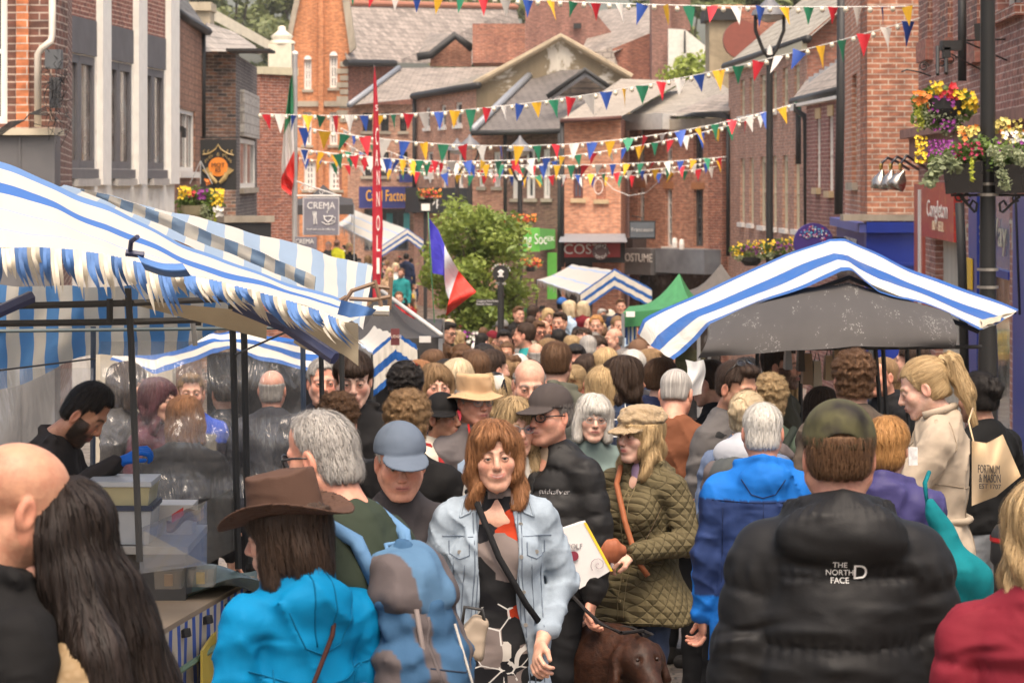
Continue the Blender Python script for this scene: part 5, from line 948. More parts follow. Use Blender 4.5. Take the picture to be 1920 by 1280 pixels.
# ---- big black column with troughs
lp=thing('lamp_column','thick black lamp column carrying two flower troughs','lamp post',(P(1852,HY,24).x,24,gz(24))); x=P(1852,HY,24).x; m=MB(); m.lathe((x,24,0),[(.085,gz(24)),(.085,1.0),(.072,1.3),(.066,2.6),(.056,7)],20); m.build('column',paint((.016,.015,.014),.3),lp,smooth=True)
for z in (505,538,345,365): m=MB(); c=P(1852,z,24); m.lathe((x,24,c.z),[(.09,-.012),(.092,.012)],20); m.build('steel_band',paint((.5,.47,.42),.3,.8),lp)
for s_,x0,x1,lab in ((-1,1768,1843,'black trough of purple and yellow flowers on the street side of the column'),(1,1862,1945,'black trough of trailing silver leaves cut by the picture edge')):
    o=thing('flower_trough',lab,'flower trough',P((x0+x1)/2,362,24),'flower troughs on the lamp column'); m=MB(); m.hexa([P(x0+5,364,23.8),P(x1,361,23.8),P(x1,361,24.3),P(x0+5,364,24.3),P(x0,312,23.7),P(x1,302,23.7),P(x1,302,24.4),P(x0,312,24.4)]); m.build('trough',paint((.015,.014,.014),.25),o)
    cloud('foliage',[(P(x0+(x1-x0)*a,y,24),(.14,.18,.09)) for a,y in ((.1,295),(.3,285),(.5,280),(.7,285),(.9,278),(0,305),(.5,298),(.2,300),(1,270))],170,.024,GRN,o,31+s_)
    if s_<0:
        blooms(o,scat(1740,1790,262,292,23.8,90,40,.1),.013,PUR,41); blooms(o,scat(1786,1842,268,300,23.8,34,42,.1),.017,paint((.30,.01,.05),.6),43); blooms(o,scat(1716,1738,255,305,23.8,60,44,.1),.016,YEL,45); blooms(o,scat(1795,1840,238,255,23.9,30,46,.1),.022,paint((.62,.50,.12),.6),47); blooms(o,scat(1798,1835,235,262,23.8,7,48),.028,ORG,49)
        cloud('sage_leaves',[(P(a,b,23.7),(.07,.07,.06)) for a,b in ((1760,310),(1775,300),(1750,325),(1790,312),(1742,338))],55,.035,leafmat((.17,.20,.10),(.33,.37,.21)),o,8); cloud('lime_leaves',[(P(1822,a,23.6),(.015,.02,.05)) for a in (305,318,332)],22,.018,LIME,o,9)
    else:
        blooms(o,scat(1868,1915,222,268,24,70,50,.1),.022,paint((.60,.50,.14),.6),51); blooms(o,scat(1880,1920,248,266,23.8,20,52),.022,WHT,53); blooms(o,scat(1872,1918,262,285,23.8,12,54),.018,PUR,55); blooms(o,scat(1868,1925,232,256,23.8,8,56),.02,ORG,57)
        cloud('trailing_leaves',[(P(a,b,23.65),(.06,.05,.06)) for a,b in ((1862,285),(1875,300),(1890,282),(1905,290),(1880,325),(1885,345),(1915,300))],80,.018,SILV,o,10)
    m=MB(); cx=1838 if s_<0 else 1868
    m.tube([P(x0+15 if s_<0 else x1-10,366,24),P(cx,366,24)],.012,6); m.tube([P(x0+32 if s_<0 else 1912,368,24),P((x0+60) if s_<0 else 1880,398,24),P(cx+s_*8,396,24),P(cx+s_*6,382,24),P(cx+s_*14,376,24),P(cx+s_*20,386,24)],.012,6)
    for q in ((x0+30,370),(x0+45,370)) if s_<0 else ((1905,372),): m.tube([P(*q,24)+Vector((.03*math.cos(i*.8),0,.03*math.sin(i*.8))) for i in range(8)],.009,5)
    m.build('scroll_support',DARK,o)
# ---- fork lamp column
def lantern_post(label,px,pt,pb,Y,r,seed=0,cup=1.):
    b=P(px,HY,Y); b.z=gz(Y); o=thing('street_lamp',label,'street lamp',b,'black street lamps'); zt=P(px,pt,Y).z; hh=.62*cup; m=MB(); m.lathe((b.x,Y,0),[(r*1.4,b.z),(r*1.4,b.z+1),(r,b.z+1.2),(r*.8,zt-hh*1.2)],14); m.build('column',DARK,o,smooth=True)
    m=MB()
    for s_ in(-1,1): m.tube([(b.x,Y,zt-hh*1.25),(b.x+s_*.09*cup,Y,zt-hh*1.05),(b.x+s_*.20*cup,Y,zt-hh*.6),(b.x+s_*.20*cup,Y,zt-hh*.3),(b.x+s_*.12*cup,Y,zt-hh*.12)],.028*cup,6)
    m.build('fork_arm',DARK,o,smooth=True); m=MB(); m.lathe((b.x,Y,zt),[(.26*cup,-.16*cup),(.24*cup,-.1*cup),(.12*cup,.0),(.05*cup,.07*cup),(.02,.14*cup)],14); m.build('hood',paint((.13,.13,.14),.5),o,smooth=True); m=MB(); m.lathe((b.x,Y,zt),[(.2*cup,-.16*cup),(.17*cup,-.22*cup),(.05,-.26*cup)],12); m.build('lens_bowl',paint((.5,.48,.42),.2),o); m=MB(); m.lathe((b.x,Y,zt-hh*1.15),[(.05*cup,0),(.035*cup,.1),(.01,.16)],8); m.build('finial',WHITE,o); return o
lantern_post('black fork headed street lamp before the cream sash windows',1443,8,440,46,.065,cup=1.15)
lantern_post('dark street lamp before the dark roofed building',975,268,600,68,.07,cup=1.25); lantern_post('street lamp with paired arms at the end of the tall terrace',881,262,560,80,.07,cup=1.1); lantern_post('shorter street lamp beside the tall terrace windows',857,270,560,76,.07,cup=1.1)
def ground_basket(label,px,py,Y,w,seed,spec):
    o=thing('flower_basket',label,'flower basket',P(px,py,Y),'flower baskets on the lamps'); s=F/Y
    cloud('foliage',[(P(px+a*w*s,py+b*w*s,Y),(w*.2,w*.2,w*.12)) for a,b in ((-.4,0),(-.15,-.08),(.15,-.08),(.4,0),(-.3,.15),(.3,.15),(0,.1))],120,w*.04,GRN,o,seed)
    cloud('trailing_leaves',[(P(px+a*w*s,py+.22*w*s,Y-.1),(w*.12,w*.1,w*.1)) for a in (-.3,.25)],80,w*.03,SILV,o,seed+1)
    for i,(mt,a,b,c,d,n,r) in enumerate(spec): blooms(o,scat(px+a*w*s,px+b*w*s,py+c*w*s,py+d*w*s,Y-w*.2,n,seed+i,w*.1),w*r,mt,seed+i)
    m=MB(); c=P(px,py+.2*w*s,Y); m.lathe((c.x,c.y,c.z),[(w*.3,0),(w*.28,-w*.1),(w*.16,-w*.22)],12); m.build('bowl',DARK,o); return o
sp=[(YEL,-.5,-.2,-.2,.15,26,.035),(PUR,-.3,.2,-.12,.1,30,.03),(ORG,.1,.5,-.2,.1,14,.03),(WHT,.2,.45,-.1,.12,18,.03),(YEL,-.1,.35,-.25,-.05,26,.03)]
ground_basket('flower basket of yellow and purple blooms by the lamp, nearer the green gazebo',1408,468,46,.62,60,sp); ground_basket('flower basket with white and orange blooms touching the purple half round sign',1470,462,45.6,.66,70,sp)
sp2=[(ORG,-.5,.5,-.2,.15,40,.05),(RED_,-.4,.4,-.1,.2,24,.05)]
for k,(px,py,lab) in enumerate(((805,362,'orange flower basket above the dark information board'),(945,412,'orange flower basket above the green shop sign'),(985,410,'orange flower basket between lamp and green sign'),(995,492,'orange flower basket over the crowd beyond the tree'))): ground_basket(lab,px,py,62+k,.5,80+k*7,sp2)
o=basket('hanging basket of yellow and magenta flowers beneath the round logo sign',375,372,50,44,.85,25,[(YEL,-.95,-.4,-.5,0,40,.04),(YEL,.45,.98,-.4,.3,40,.04),(PUR,-.1,.3,-.35,0,26,.045),(RED_,-.5,-.2,-.3,-.05,12,.04),(WHT,.55,.95,.35,.75,34,.04),(ORG,.2,.4,-.8,-.6,8,.04)]); cloud('trailing_leaves',[(P(a,b,49.8),(.1,.1,.12)) for a,b in ((382,395),(390,412),(375,420))],90,.03,SILV,o,3); cloud('lime_leaves',[(P(403,a,49.8),(.03,.03,.1)) for a in (405,418,428)],40,.03,LIME,o,3); m=MB(); c=P(365,385,50); m.lathe((c.x,c.y,c.z),[(.26,.0),(.25,-.15),(.18,-.38),(.05,-.42)],14); m.build('bowl',paint((.20,.17,.10),.9),o)
m=MB()
for d in (-20,0,22): m.tube([P(376,302,50),P(376+d,345,50)],.008,4)
m.build('chain',paint((.4,.4,.4)),o)
# ---- flags, banner, signs
fp=thing('flagpole','tall silver flagpole with white cap above the café sign','flagpole',(P(553,HY,50).x,50,gz(50))); m=MB(); x=P(553,HY,50).x; m.lathe((x,50,0),[(.05,gz(50)),(.045,P(0,104,50).z)],12); m.build('pole',paint((.50,.49,.48),.35,.5),fp,smooth=True); m=MB(); m.lathe((x,50,P(0,104,50).z),[(.045,0),(.06,.02),(.05,.06),(0,.08)],12); m.build('cap',WHITE,fp,smooth=True)
def sheet(name,fn,nu,nv,su,sv,mat,par,wob=0.,smooth=True,cols=None):
    V=[];UV=[]
    for i in range(nu+1):
        for j in range(nv+1):
            u,v=i/nu,j/nv; p=Vector(fn(u,v)); 
            if wob: w=wob*(math.sin(u*23+v*5)+.6*math.sin(v*17+u*9+1)+.4*math.sin(u*51+2)); p=p+Vector((w*.3,w,w*.5))
            V.append(tuple(p)); UV.append((u*su,v*sv))
    Q=[(i*(nv+1)+j,(i+1)*(nv+1)+j,(i+1)*(nv+1)+j+1,i*(nv+1)+j+1) for i in range(nu) for j in range(nv)]
    return link(name,npmesh(name,V,Q,mat,smooth=smooth,uv=UV),par)
def lerpoly(pts,u):
    n=len(pts)-1; t=min(max(u,0),1)*n; i=min(int(t),n-1); f=t-i; return [pts[i][k]*(1-f)+pts[i+1][k]*f for k in range(len(pts[0]))]
def strip3(cols_,name): # flag: three bands along v
    t=NT(name); x=t.n('SeparateXYZ'); t.set(x.inputs[0],t.uv()); r=t.ramp(x.outputs[0],[(0,cols_[0]),(.3333,cols_[1]),(.6666,cols_[2])]); r.node.color_ramp.interpolation='CONSTANT'; t.P(col=r,rough=.6,normal=t.bump(t.noise(5.,t.scl(t.uv(),(3,.8,1)),3.),.5,.04)); tl=t.n('BsdfTranslucent',{'Color':r}); mx=t.n('MixShader',{0:.35,1:t.b.outputs[0],2:tl.outputs[0]}); t.set(t.out.inputs[0],mx.outputs[0]); return t.m
fl=thing('italian_flag','drooping green, white and red flag hanging from the silver pole','flag',P(548,140,49.9))
A_=[(549,140),(550,190),(551,250),(552,300),(552,330)]; B_=[(544,150),(534,225),(528,300),(527,352),(546,368)]
sheet('cloth',lambda u,v:P(*[a*(1-u)+b*u for a,b in zip(lerpoly(A_,v),lerpoly(B_,v))],49.85+.12*math.sin(u*14+v*5)*u),20,24,1,1,None or paint((.6,.58,.54)),fl) if 0 else None
it=NT('italian_cloth'); x=it.n('SeparateXYZ'); it.set(x.inputs[0],it.uv()); rr_=it.ramp(x.outputs[1],[(0,(.02,.20,.08)),(.34,(.62,.58,.55)),(.66,(.55,.025,.02))]); rr_.node.color_ramp.interpolation='CONSTANT'; it.P(col=rr_,rough=.6,normal=it.bump(it.noise(6.,it.scl(it.uv(),(2,1,1)),3.),.5,.04))
sheet('cloth',lambda u,v:P(lerpoly(A_,v)[0]*(1-u)+lerpoly(B_,v)[0]*u,lerpoly(A_,v)[1]*(1-u)+lerpoly(B_,v)[1]*u,49.85+.10*math.sin(u*12+v*6)*(.3+u)),16,30,1,1,it.m,fl)
sheet('tail_fold',lambda u,v:P(553+(8-6*v)*u,285+85*v+u*6,50.1+.05*math.sin(u*9)),8,10,1,1,paint((.5,.025,.02),.6),fl)
ff=thing('french_flag','blue, white and red flag blowing from a thin green pole','flag',P(808,408,27)); bar([P(803,398,27),P(806,470,27),P(812,560,27),P(820,700,27)],.006,'pole',paint((.05,.16,.07)),ff)
# hoist edge down the pole is the blue side; the fly tip is red
A_=[(804,408),(806,445),(809,480),(811,514)]; 
E0=[(804,408),(822,432),(838,470),(858,505),(876,528),(893,547)]; E1=[(811,512),(832,516),(836,545),(842,562),(838,578),(836,592)]
def ffn(u,v): a,b=lerpoly(E0,u),lerpoly(E1,u); return P(a[0]*(1-v)+b[0]*v,a[1]*(1-v)+b[1]*v,27+.07*math.sin(u*11+v*3))
t=NT('french_cloth'); x=t.n('SeparateXYZ'); t.set(x.inputs[0],t.uv()); r_=t.ramp(t.math('SUBTRACT',x.outputs[0],t.math('MULTIPLY',x.outputs[1],-.03)),[(0,(.05,.04,.42)),(.34,(.62,.60,.62)),(.62,(.66,.035,.02))]); r_.node.color_ramp.interpolation='CONSTANT'; t.P(col=r_,rough=.6,normal=t.bump(t.noise(4.,t.uv(),3.),.4,.04))
sheet('cloth',ffn,30,14,1,1,t.m,ff)
cb_=thing('blade_banner','tall narrow red blade banner lettered CANNOLI downwards','banner',P(712,560,45)); YB=45
L_=[(702,125),(700,150),(700,200),(699,300),(698,430),(699,560)]; R_=[(703,125),(706,170),(709,230),(713,330),(718,450),(712,560)]
sheet('cloth',lambda u,v:P(lerpoly(L_,v)[0]*(1-u)+lerpoly(R_,v)[0]*u,lerpoly(L_,v)[1],YB-.04*math.sin(u*pi)),6,30,.2,3.,fabric((.50,.022,.04),.6,.2),cb_)
for ch,py,h,fw in (('S',203,.10,.045),('C',258,.30,.04),('A',298,.28,.05),('N',335,.26,.045),('N',375,.26,.05),('O',420,.27,.055),('L',458,.28,.055),('I',500,.28,.045)): text('lettering',ch,WHITE,P(706.5 if py<300 else 709,py,YB-.09),h*1.3,cb_,fit=fw)
bar([P(702,122,YB+.03),P(699,560,YB+.03)],.012,'pole',DARK,cb_)
sg=thing('cafe_sign','grey hanging café sign with cutlery and steaming cup','shop sign',P(601,440,48)); YS=48; m=MB(); m.box(P(568,441,YS),P(636,370,YS-.04)); m.build('board',paint((.45,.43,.43)),sg); m=MB(); m.box(P(570,439,YS-.04),P(634,372,YS-.05)); m.build('panel',paint((.17,.165,.195),.5),sg)
LW=paint((.72,.70,.67)); text('lettering','CREMA',LW,P(602,386,YS-.055),.16,sg,fit=.47); text('lettering','fresh deli...tea & coffee bar',LW,P(602,430,YS-.055),.05,sg,fit=.48)
m=MB(); q=lambda x,y:P(x,y,YS-.058)
m.tube([q(589,398),q(589,420)],.011,6); m.tube([q(593,398),q(592,406),q(594,420)],.010,6)
for d in(-3,0,3): m.tube([q(589+d,396),q(589+d*.7,404)],.004,5)
m.tube([q(607,404),q(609,412),q(615,417),q(621,412),q(624,404)],.012,6); m.tube([q(607,406),q(624,405)],.008,6); m.tube([q(624,407),q(629,408),q(628,413),q(621,415)],.006,6); m.tube([q(603,416),q(612,421),q(622,420),q(629,415)],.007,6); m.tube([q(614,400),q(612,397),q(617,394),q(614,391)],.006,5); m.build('emblem',LW,sg)
m=MB(); m.tube([P(556,367,YS),P(640,367,YS)],.018,6); m.tube([P(556,340,YS),P(590,352,YS),P(636,367,YS)],.014,6)
for cx,cy,r in ((568,353,.06),(583,356,.07),(603,361,.05)): m.tube([P(cx,cy,YS)+Vector((r*(1-.07*i)*math.cos(i*.7),0,r*(1-.07*i)*math.sin(i*.7))) for i in range(12)],.009,5)
m.build('scroll_bracket',paint((.5,.48,.45)),sg)
s2=thing('small_cafe_sign','small café board half hidden behind the striped awning','shop sign',P(573,460,50)); m=MB(); m.box(P(553,470,50),P(594,444,49.95)); m.build('board',paint((.17,.165,.195),.5),s2); text('lettering','CREMA',LW,P(571,453,49.93),.12,s2,fit=.32)
sg=thing('round_logo_sign','black hanging sign with orange disc and two gold hands','shop sign',P(409,356,55)); YS=55; m=MB(); m.box(P(376,356,YS),P(443,262,YS-.05)); m.build('board',DARK,sg); GLD=paint((.42,.30,.12),.5); q=lambda x,y:P(x,y,YS-.07)
c=q(409,313); m=MB(); m.tube([c,c+Vector((0,.02,0))],.185,28); m.build('disc',paint((.80,.25,.03)),sg); text('lettering','MOT',DARK,q(409,310)-Vector((0,.02,0)),.12,sg); text('lettering','65',DARK,q(409,319)-Vector((0,.02,0)),.12,sg)
m=MB(); m.tube([q(380,290),q(392,288),q(404,280),q(409,271),q(414,280),q(426,288),q(438,291)],.016,6)
for x in(383,391,427,435): m.tube([q(x,288),q(x-2,284),q(x+1,281)],.010,5)
m.build('roof_emblem',GLD,sg); m=MB()
for s_ in(-1,1):
    m.tube([q(409+s_*3,343),q(409+s_*12,334),q(409+s_*17,325)],[.035,.05,.035],8)
    for k in range(4): m.tube([q(409+s_*(14+k*2),330-k),q(409+s_*(20+k*3),318+k*1.5-4)],.014,5)
    m.tube([q(409+s_*10,332),q(409+s_*13,322)],.013,5)
m.build('hands_emblem',GLD,sg)
for i,ch in enumerate('Body & Mind'): a=pi-.45-(i)*(pi-.9)/10; text('lettering',ch,GLD,c+Vector((.27*math.cos(a),-.01,.24*math.sin(a))),.10,sg,rot=(pi/2,-(a-pi/2),0))
bar([P(376,258,YS),P(446,258,YS)],.015,'bracket',DARK,sg)
fl_=thing('floodlight','small black floodlight on an arm beside the tile hung house','floodlight',P(337,245,54)); m=MB(); m.box(P(326,247,54),P(345,237,54.1)); m.box(P(340,258,53.9),P(349,240,54.1)); m.build('housing',DARK,fl_)
sp_=thing('finger_post','black finger post topped by a round crest disc','signpost',(P(939,HY,40).x,40,gz(40))); YS=40; m=MB(); x=P(939,HY,YS).x; m.lathe((x,YS,0),[(.05,gz(YS)),(.045,1.2)],10); m.lathe((x,YS,0),[(.04,P(0,660,40).z),(.032,P(0,528,40).z)],10); m.build('post',DARK,sp_); c=P(939,513,YS); m=MB(); m.tube([c-Vector((0,.03,0)),c+Vector((0,.03,0))],.115,24); m.build('disc',DARK,sp_)
m=MB(); m.tube([c+Vector((.0,-.04,.03)),c+Vector((0,-.04,-.04))],.03,6); m.tube([c+Vector((-.04,-.04,.02)),c+Vector((0,-.04,.05)),c+Vector((.04,-.04,.02))],.012,5); m.tube([c+Vector((-.04,-.04,-.04)),c+Vector((.04,-.04,-.04))],.01,5); m.build('crest',LW,sp_)
for i,ch in enumerate('CONGLETON'): a=pi-.35-i*(pi-.7)/8; text('lettering',ch,LW,c+Vector((.135*math.cos(a),-.035,.135*math.sin(a))),.04,sp_,rot=(pi/2,-(a-pi/2),0))
text('lettering','TOWN',LW,c+Vector((0,-.035,-.14)),.045,sp_)
m=MB(); m.box(P(893,573,YS),P(937,561,YS-.03)); m.build('finger',DARK,sp_); text('lettering','Congleton Park Market',LW,P(914,564.5,YS-.035),.04,sp_,fit=.30); text('lettering','Riverside Theatre',LW,P(908,570,YS-.035),.04,sp_,fit=.22)
ib=thing('information_board','dark post with a small white plate above the tricolour flag','signpost',(P(797,HY,62).x,62,gz(62))); m=MB(); m.box(P(794,600,62),P(801,370,62.1)); m.build('post',DARK,ib); m=MB(); m.box(P(784,372,61.9),P(812,378,62.1)); m.box(P(786,396,61.9),P(811,372,62.05)); m.build('board',DARK,ib); m=MB(); m.box(P(790,395,61.88),P(806,382,61.89)); m.build('plate',WHITE,ib)
# ---- bunting
PC=[paint(c,.6,0.,.08,0.) for c in ((.02,.075,.36),(.66,.63,.58),(.58,.015,.03),(.015,.19,.095),(.80,.45,.02))]
def pmesh():
    V=[(-.5,0,0),(.5,0,0),(.28,.05,-.5),(0,.0,-1.15),(-.26,-.04,-.5),(0,-.07,0),(0,-.06,-.5)]; me=bpy.data.meshes.new('pennant'); me.from_pydata(V,[],[(0,4,6,5),(5,6,2,1),(4,3,6),(6,3,2)]); me.polygons.foreach_set('use_smooth',[True]*4); me.materials.append(PC[0]); return me
PM=pmesh(); mb=MB(); V,Q=uvsphere((0,0,0),1.,8,6); BM=npmesh('bulb',V,Q,paint((.72,.66,.52),.2,0.,.05,0.)); PW=.24
def bunting(label,a,b,sag,n,size,start,seed,bulbs=True,g='lines of bunting over the street'):
    A,B_=P(*a),P(*b); o=thing('bunting',label,'bunting',A,g); r=random.Random(seed); SG=sag*(A.y+B_.y)/2/F
    pt=lambda t: A.lerp(B_,t)-Vector((0,0,4*SG*t*(1-t)))
    bar([pt(i/40) for i in range(41)],.008 if size>.1 else .006,'cord',WHITE,o,5)
    w=WL[o]
    for k in range(n):
        t=(k+.5)/n; p=pt(t); d=bpy.data.objects.new('pennant',PM); COL.objects.link(d); d.parent=o; d.location=p-w; s=size*r.uniform(.96,1.18); d.scale=(s*.8,s,s*r.uniform(.95,1.2)); d.rotation_euler=(r.gauss(0,.25),r.gauss(0,.16),r.gauss(0,.5)+(.9 if r.random()<.12 else 0)); fixslots(d,PC[(k+start)%5])
        if bulbs:
            q=pt(min(1,t+.5/n+r.uniform(-.12,.12)/n)); d=bpy.data.objects.new('bulb',BM); COL.objects.link(d); d.parent=o; d.location=q-w-Vector((0,0,.03+r.uniform(0,.02))); d.scale=(.036,.036,.042)
bunting('highest line of bunting, running out of the top of the picture',(1724,12,37),(640,-24,40),14,25,.20,4,1)
bunting('long sloping bunting from the plum brick shops down to the silver flagpole',(1724,34,38),(488,213,50),54,38,.22,0,2)
bunting('bunting from the low wing drainpipe across to the café sign',(1512,188,56),(552,236,50),60,28,.25,3,3)
bunting('bunting crossing just above the gabled hall ground floor',(1440,214,58),(556,278,55),52,30,.22,1,4)
bunting('bunting strung across the coffee shop upper wall',(1362,294,66),(556,281,60),22,30,.23,2,5)
bunting('lowest line of bunting over the blue shop',(1360,300,74),(560,296,70),32,32,.22,4,6)
bunting('slack distant bunting on the far side of the street',(1050,300,90),(640,240,100),44,22,.25,0,7)
bunting('faint farthest bunting in front of the long terrace windows',(900,300,96),(640,262,104),36,16,.22,2,8)
wr=thing('coiled_cable','loop of pale cable swinging below the bunting by the coffee shop','cable',P(1120,340,76)); m=MB(); c=P(1122,350,76)
m.tube([c+Vector((.12*math.cos(i*.5),0,.2*math.sin(i*.5))) for i in range(26)],.008,4); m.tube([P(1130,335,76),P(1150,355,76),P(1180,367,75),P(1210,362,74),P(1230,345,73),P(1242,330,72)],.008,4); m.build('cable',WHITE,wr)

bunting('bunting crossing in front of the dark roofed building windows',(1345,312,78),(640,282,76),34,28,.24,1,12)
# ================= market stalls =================
BLU=(.012,.10,.36); BLL=(.20,.33,.60); WC=(.68,.63,.54)
def surf(name,near,far,nu,nv,mat,par,su,sv,sag=0.,wob=.01,bulge=0.):
    """cloth between two rakes given as (px,py,Y) polylines; bands run along u"""
    def fn(u,v):
        a,b=P(*lerpoly(near,u)),P(*lerpoly(far,u)); p=a.lerp(b,v); p.z+=bulge*math.sin(pi*v)-sag*math.sin(pi*v)*math.sin(pi*u); return p
    return sheet(name,fn,nu,nv,su,sv,mat,par,wob)
def bands(bs,name,tr=.3,gloss=.45,fold=.35,dirt=.15):
    """bs: list of (v_start, colour) along V"""
    t=NT(name); x=t.n('SeparateXYZ'); t.set(x.inputs[0],t.uv()); v=t.math('ADD',x.outputs[1],t.math('MULTIPLY',t.math('SUBTRACT',t.noise(1.5,t.uv(),2.),.5),.02)); r=t.ramp(v,bs); r.node.color_ramp.interpolation='CONSTANT'
    c=t.mix(t.math('MULTIPLY',t.ramp(t.noise(2.,t.uv(),5.,.7),[(.5,(0,0,0)),(.75,(1,1,1))]),dirt),r,(.34,.28,.2)); t.P(col=c,rough=gloss,normal=t.bump(t.noise(2.4,t.uv(),4.,.5,.8),fold,.05,t.bump(t.noise(70.,t.uv()),.12,.003))); tl=t.n('BsdfTranslucent',{'Color':c}); mx=t.n('MixShader',{0:tr,1:t.b.outputs[0],2:tl.outputs[0]}); t.set(t.out.inputs[0],mx.outputs[0]); return t.m
def pole(par,pts,r=.013,name='pole',mat=None): return MB().tube([P(*p) for p in pts],r,6).build(name,mat or DARK,par)
# ---- right stall
S=thing('market_stall','blue and white striped market stall over a dark inner canopy','market stall',(P(1560,HY,15.5).x,15.5,gz(15.5)))
near=[(1262,676,15.1),(1285,660,15.1),(1310,632,15.05),(1332,606,15),(1437,564,15),(1520,533,15),(1578,507,15),(1600,511,15),(1648,548,15),(1700,562,15),(1770,584,15),(1836,616,15)]
far=[(1196,622,16.9),(1205,600,16.9),(1235,583,16.9),(1280,563,16.9),(1382,519,16.9),(1470,478,16.9),(1558,445,16.9),(1585,448,16.9),(1650,477,16.9),(1714,506,16.9),(1812,545,16.9),(1910,582,16.9)]
cm=bands([(0,BLU),(.10,WC),(.38,BLU),(.62,WC),(.93,BLU)],'right_canopy',.12,.45,.6,.32); surf('canopy',near,far,90,24,cm,S,2.6,1.,0,.010,-.02)
surf('canopy_end_flap',[(1836,618,15),(1842,607,15.2),(1836,600,15.6)],[(1876,600,15.9),(1880,590,16.2),(1912,584,16.9)],8,8,paint((.45,.38,.28),.7),S,.3,.3)
gm=fabric((.052,.047,.044),.85,.05,.45,.15)
g0=[(1308,672,14.6),(1400,664,14.5),(1500,656,14.4),(1600,650,14.4),(1700,650,14.5),(1790,653,14.6)]; g1=[(1332,606,14.95),(1420,566,15.05),(1500,541,15.1),(1590,530,15.1),(1680,556,15.05),(1781,588,14.95)]
def gfn(u,v): a,b=P(*lerpoly(g0,u)),P(*lerpoly(g1,u)); p=a.lerp(b,v); p.y-=.16*math.sin(pi*v); return p
sheet('inner_canopy',gfn,40,14,1.9,.4,gm,S,.004)
for p in ([(1640,640,15.6),(1650,760,15.6),(1652,1000,15.6)],[(1655,640,16.2),(1668,900,16.2)],[(1700,600,16.8),(1704,900,16.8)],[(1420,600,16.8),(1420,850,16.8)],[(1500,610,16.8),(1502,850,16.8)],[(1722,640,16.6),(1722,830,16.6)]): pole(S,p,.014)
pole(S,[(1333,612,15.1),(1592,520,15.1),(1835,622,15.1)],.014,'rafter'); pole(S,[(1262,575,16.9),(1560,452,16.9),(1905,586,16.9)],.014,'rafter'); pole(S,[(1330,655,15.4),(1840,650,15.4)],.012,'rail')
tb=thing('stall_counter','dark counter of the striped stall hung with brown bags and card','counter',(P(1500,HY,16.3).x,16.3,gz(16.3))); m=MB(); z=gz(16)+.9; x0,x1=P(1380,HY,16).x,P(1690,HY,16).x; m.box((x0,15.9,z-.04),(x1,16.6,z)); m.build('top',paint((.20,.13,.08)),tb); m=MB(); m.box((x0+.02,15.95,gz(16)),(x1-.02,16.55,z-.042)); m.build('skirt',DARK,tb)
for k,(px,py,w,h) in enumerate(((1512,690,16,60),(1530,700,13,52),(1552,688,12,48),(1476,672,10,40),(1500,665,9,60),(1566,672,9,50))):
    o=thing('hanging_bag',['brown paper bag at the centre of the stall rail','pale card bag beside the brown paper bag','tan bag hanging next to the curly haired man','small grey bag on the rail by the bearded man','tall dark bag hung over the stall rail','narrow kraft bag closest to the curly hair'][k],'bag',P(px,py,15.5),'bags hung in the striped stall'); a,b=P(px-w/2,py+h/2,15.5),P(px+w/2,py-h/2,15.6); m=MB(); m.hexa([(a.x,15.45,a.z),(b.x,15.45,a.z),(b.x,15.6,a.z),(a.x,15.6,a.z),(a.x+.005,15.48,b.z),(b.x-.005,15.48,b.z),(b.x-.005,15.56,b.z),(a.x+.005,15.56,b.z)]); m.build('bag_body',paint([(.24,.15,.08),(.42,.34,.24),(.36,.25,.14),(.3,.3,.3),(.06,.045,.035),(.30,.2,.11)][k]),o); m=MB(); m.tube([(a.x+.01,15.5,b.z),((a.x+b.x)/2,15.5,b.z+.07),(b.x-.01,15.5,b.z)],.003,4); m.build('handle',DARK,o)
o=thing('sign_card','crumpled white card tag hanging from the corner of the dark canopy','tag',P(1305,690,14.5)); sheet('card',lambda u,v:P(1285+u*34+4*math.sin(v*5),678+v*64-abs(u-.5)*8,14.5+.03*math.sin(u*6+v*4)),8,10,.1,.2,paint((.66,.66,.64),.5),o)
# ---- left foreground stall
S=thing('market_stall','nearest striped stall with ragged blue and cream valance','market stall',(-1.9,11,gz(11)))
near=[(-120,466,9.2),(0,468,9.2),(70,466,9.2),(130,470,9.2),(200,480,9.3),(260,494,9.3),(330,513,9.3),(400,528,9.4),(470,546,9.4),(540,566,9.5),(600,586,9.6),(645,606,9.6)]
far=[(-120,256,12.2),(0,305,12.2),(70,332,12.2),(130,358,12.2),(200,388,12.2),(270,420,12.2),(345,455,12.2),(420,487,12.2),(490,512,12.2),(560,535,12.2),(625,556,12.1),(690,590,12.0)]
cm=bands([(0,WC),(.20,(.42,.48,.58)),(.22,WC),(.44,(.40,.47,.60)),(.46,WC),(.63,(.055,.17,.50)),(.74,WC),(.92,(.14,.27,.55))],'left_canopy',.35,.6,.25,.05); surf('canopy',near,far,90,30,cm,S,3.,1.,.04,.008)
m=MB(); rg=random.Random(11); mats=[paint((.06,.15,.36),.7,0.,.3,.3,8.),paint((.52,.46,.36),.7,0.,.2,.2,8.)]; n=32; sub=3
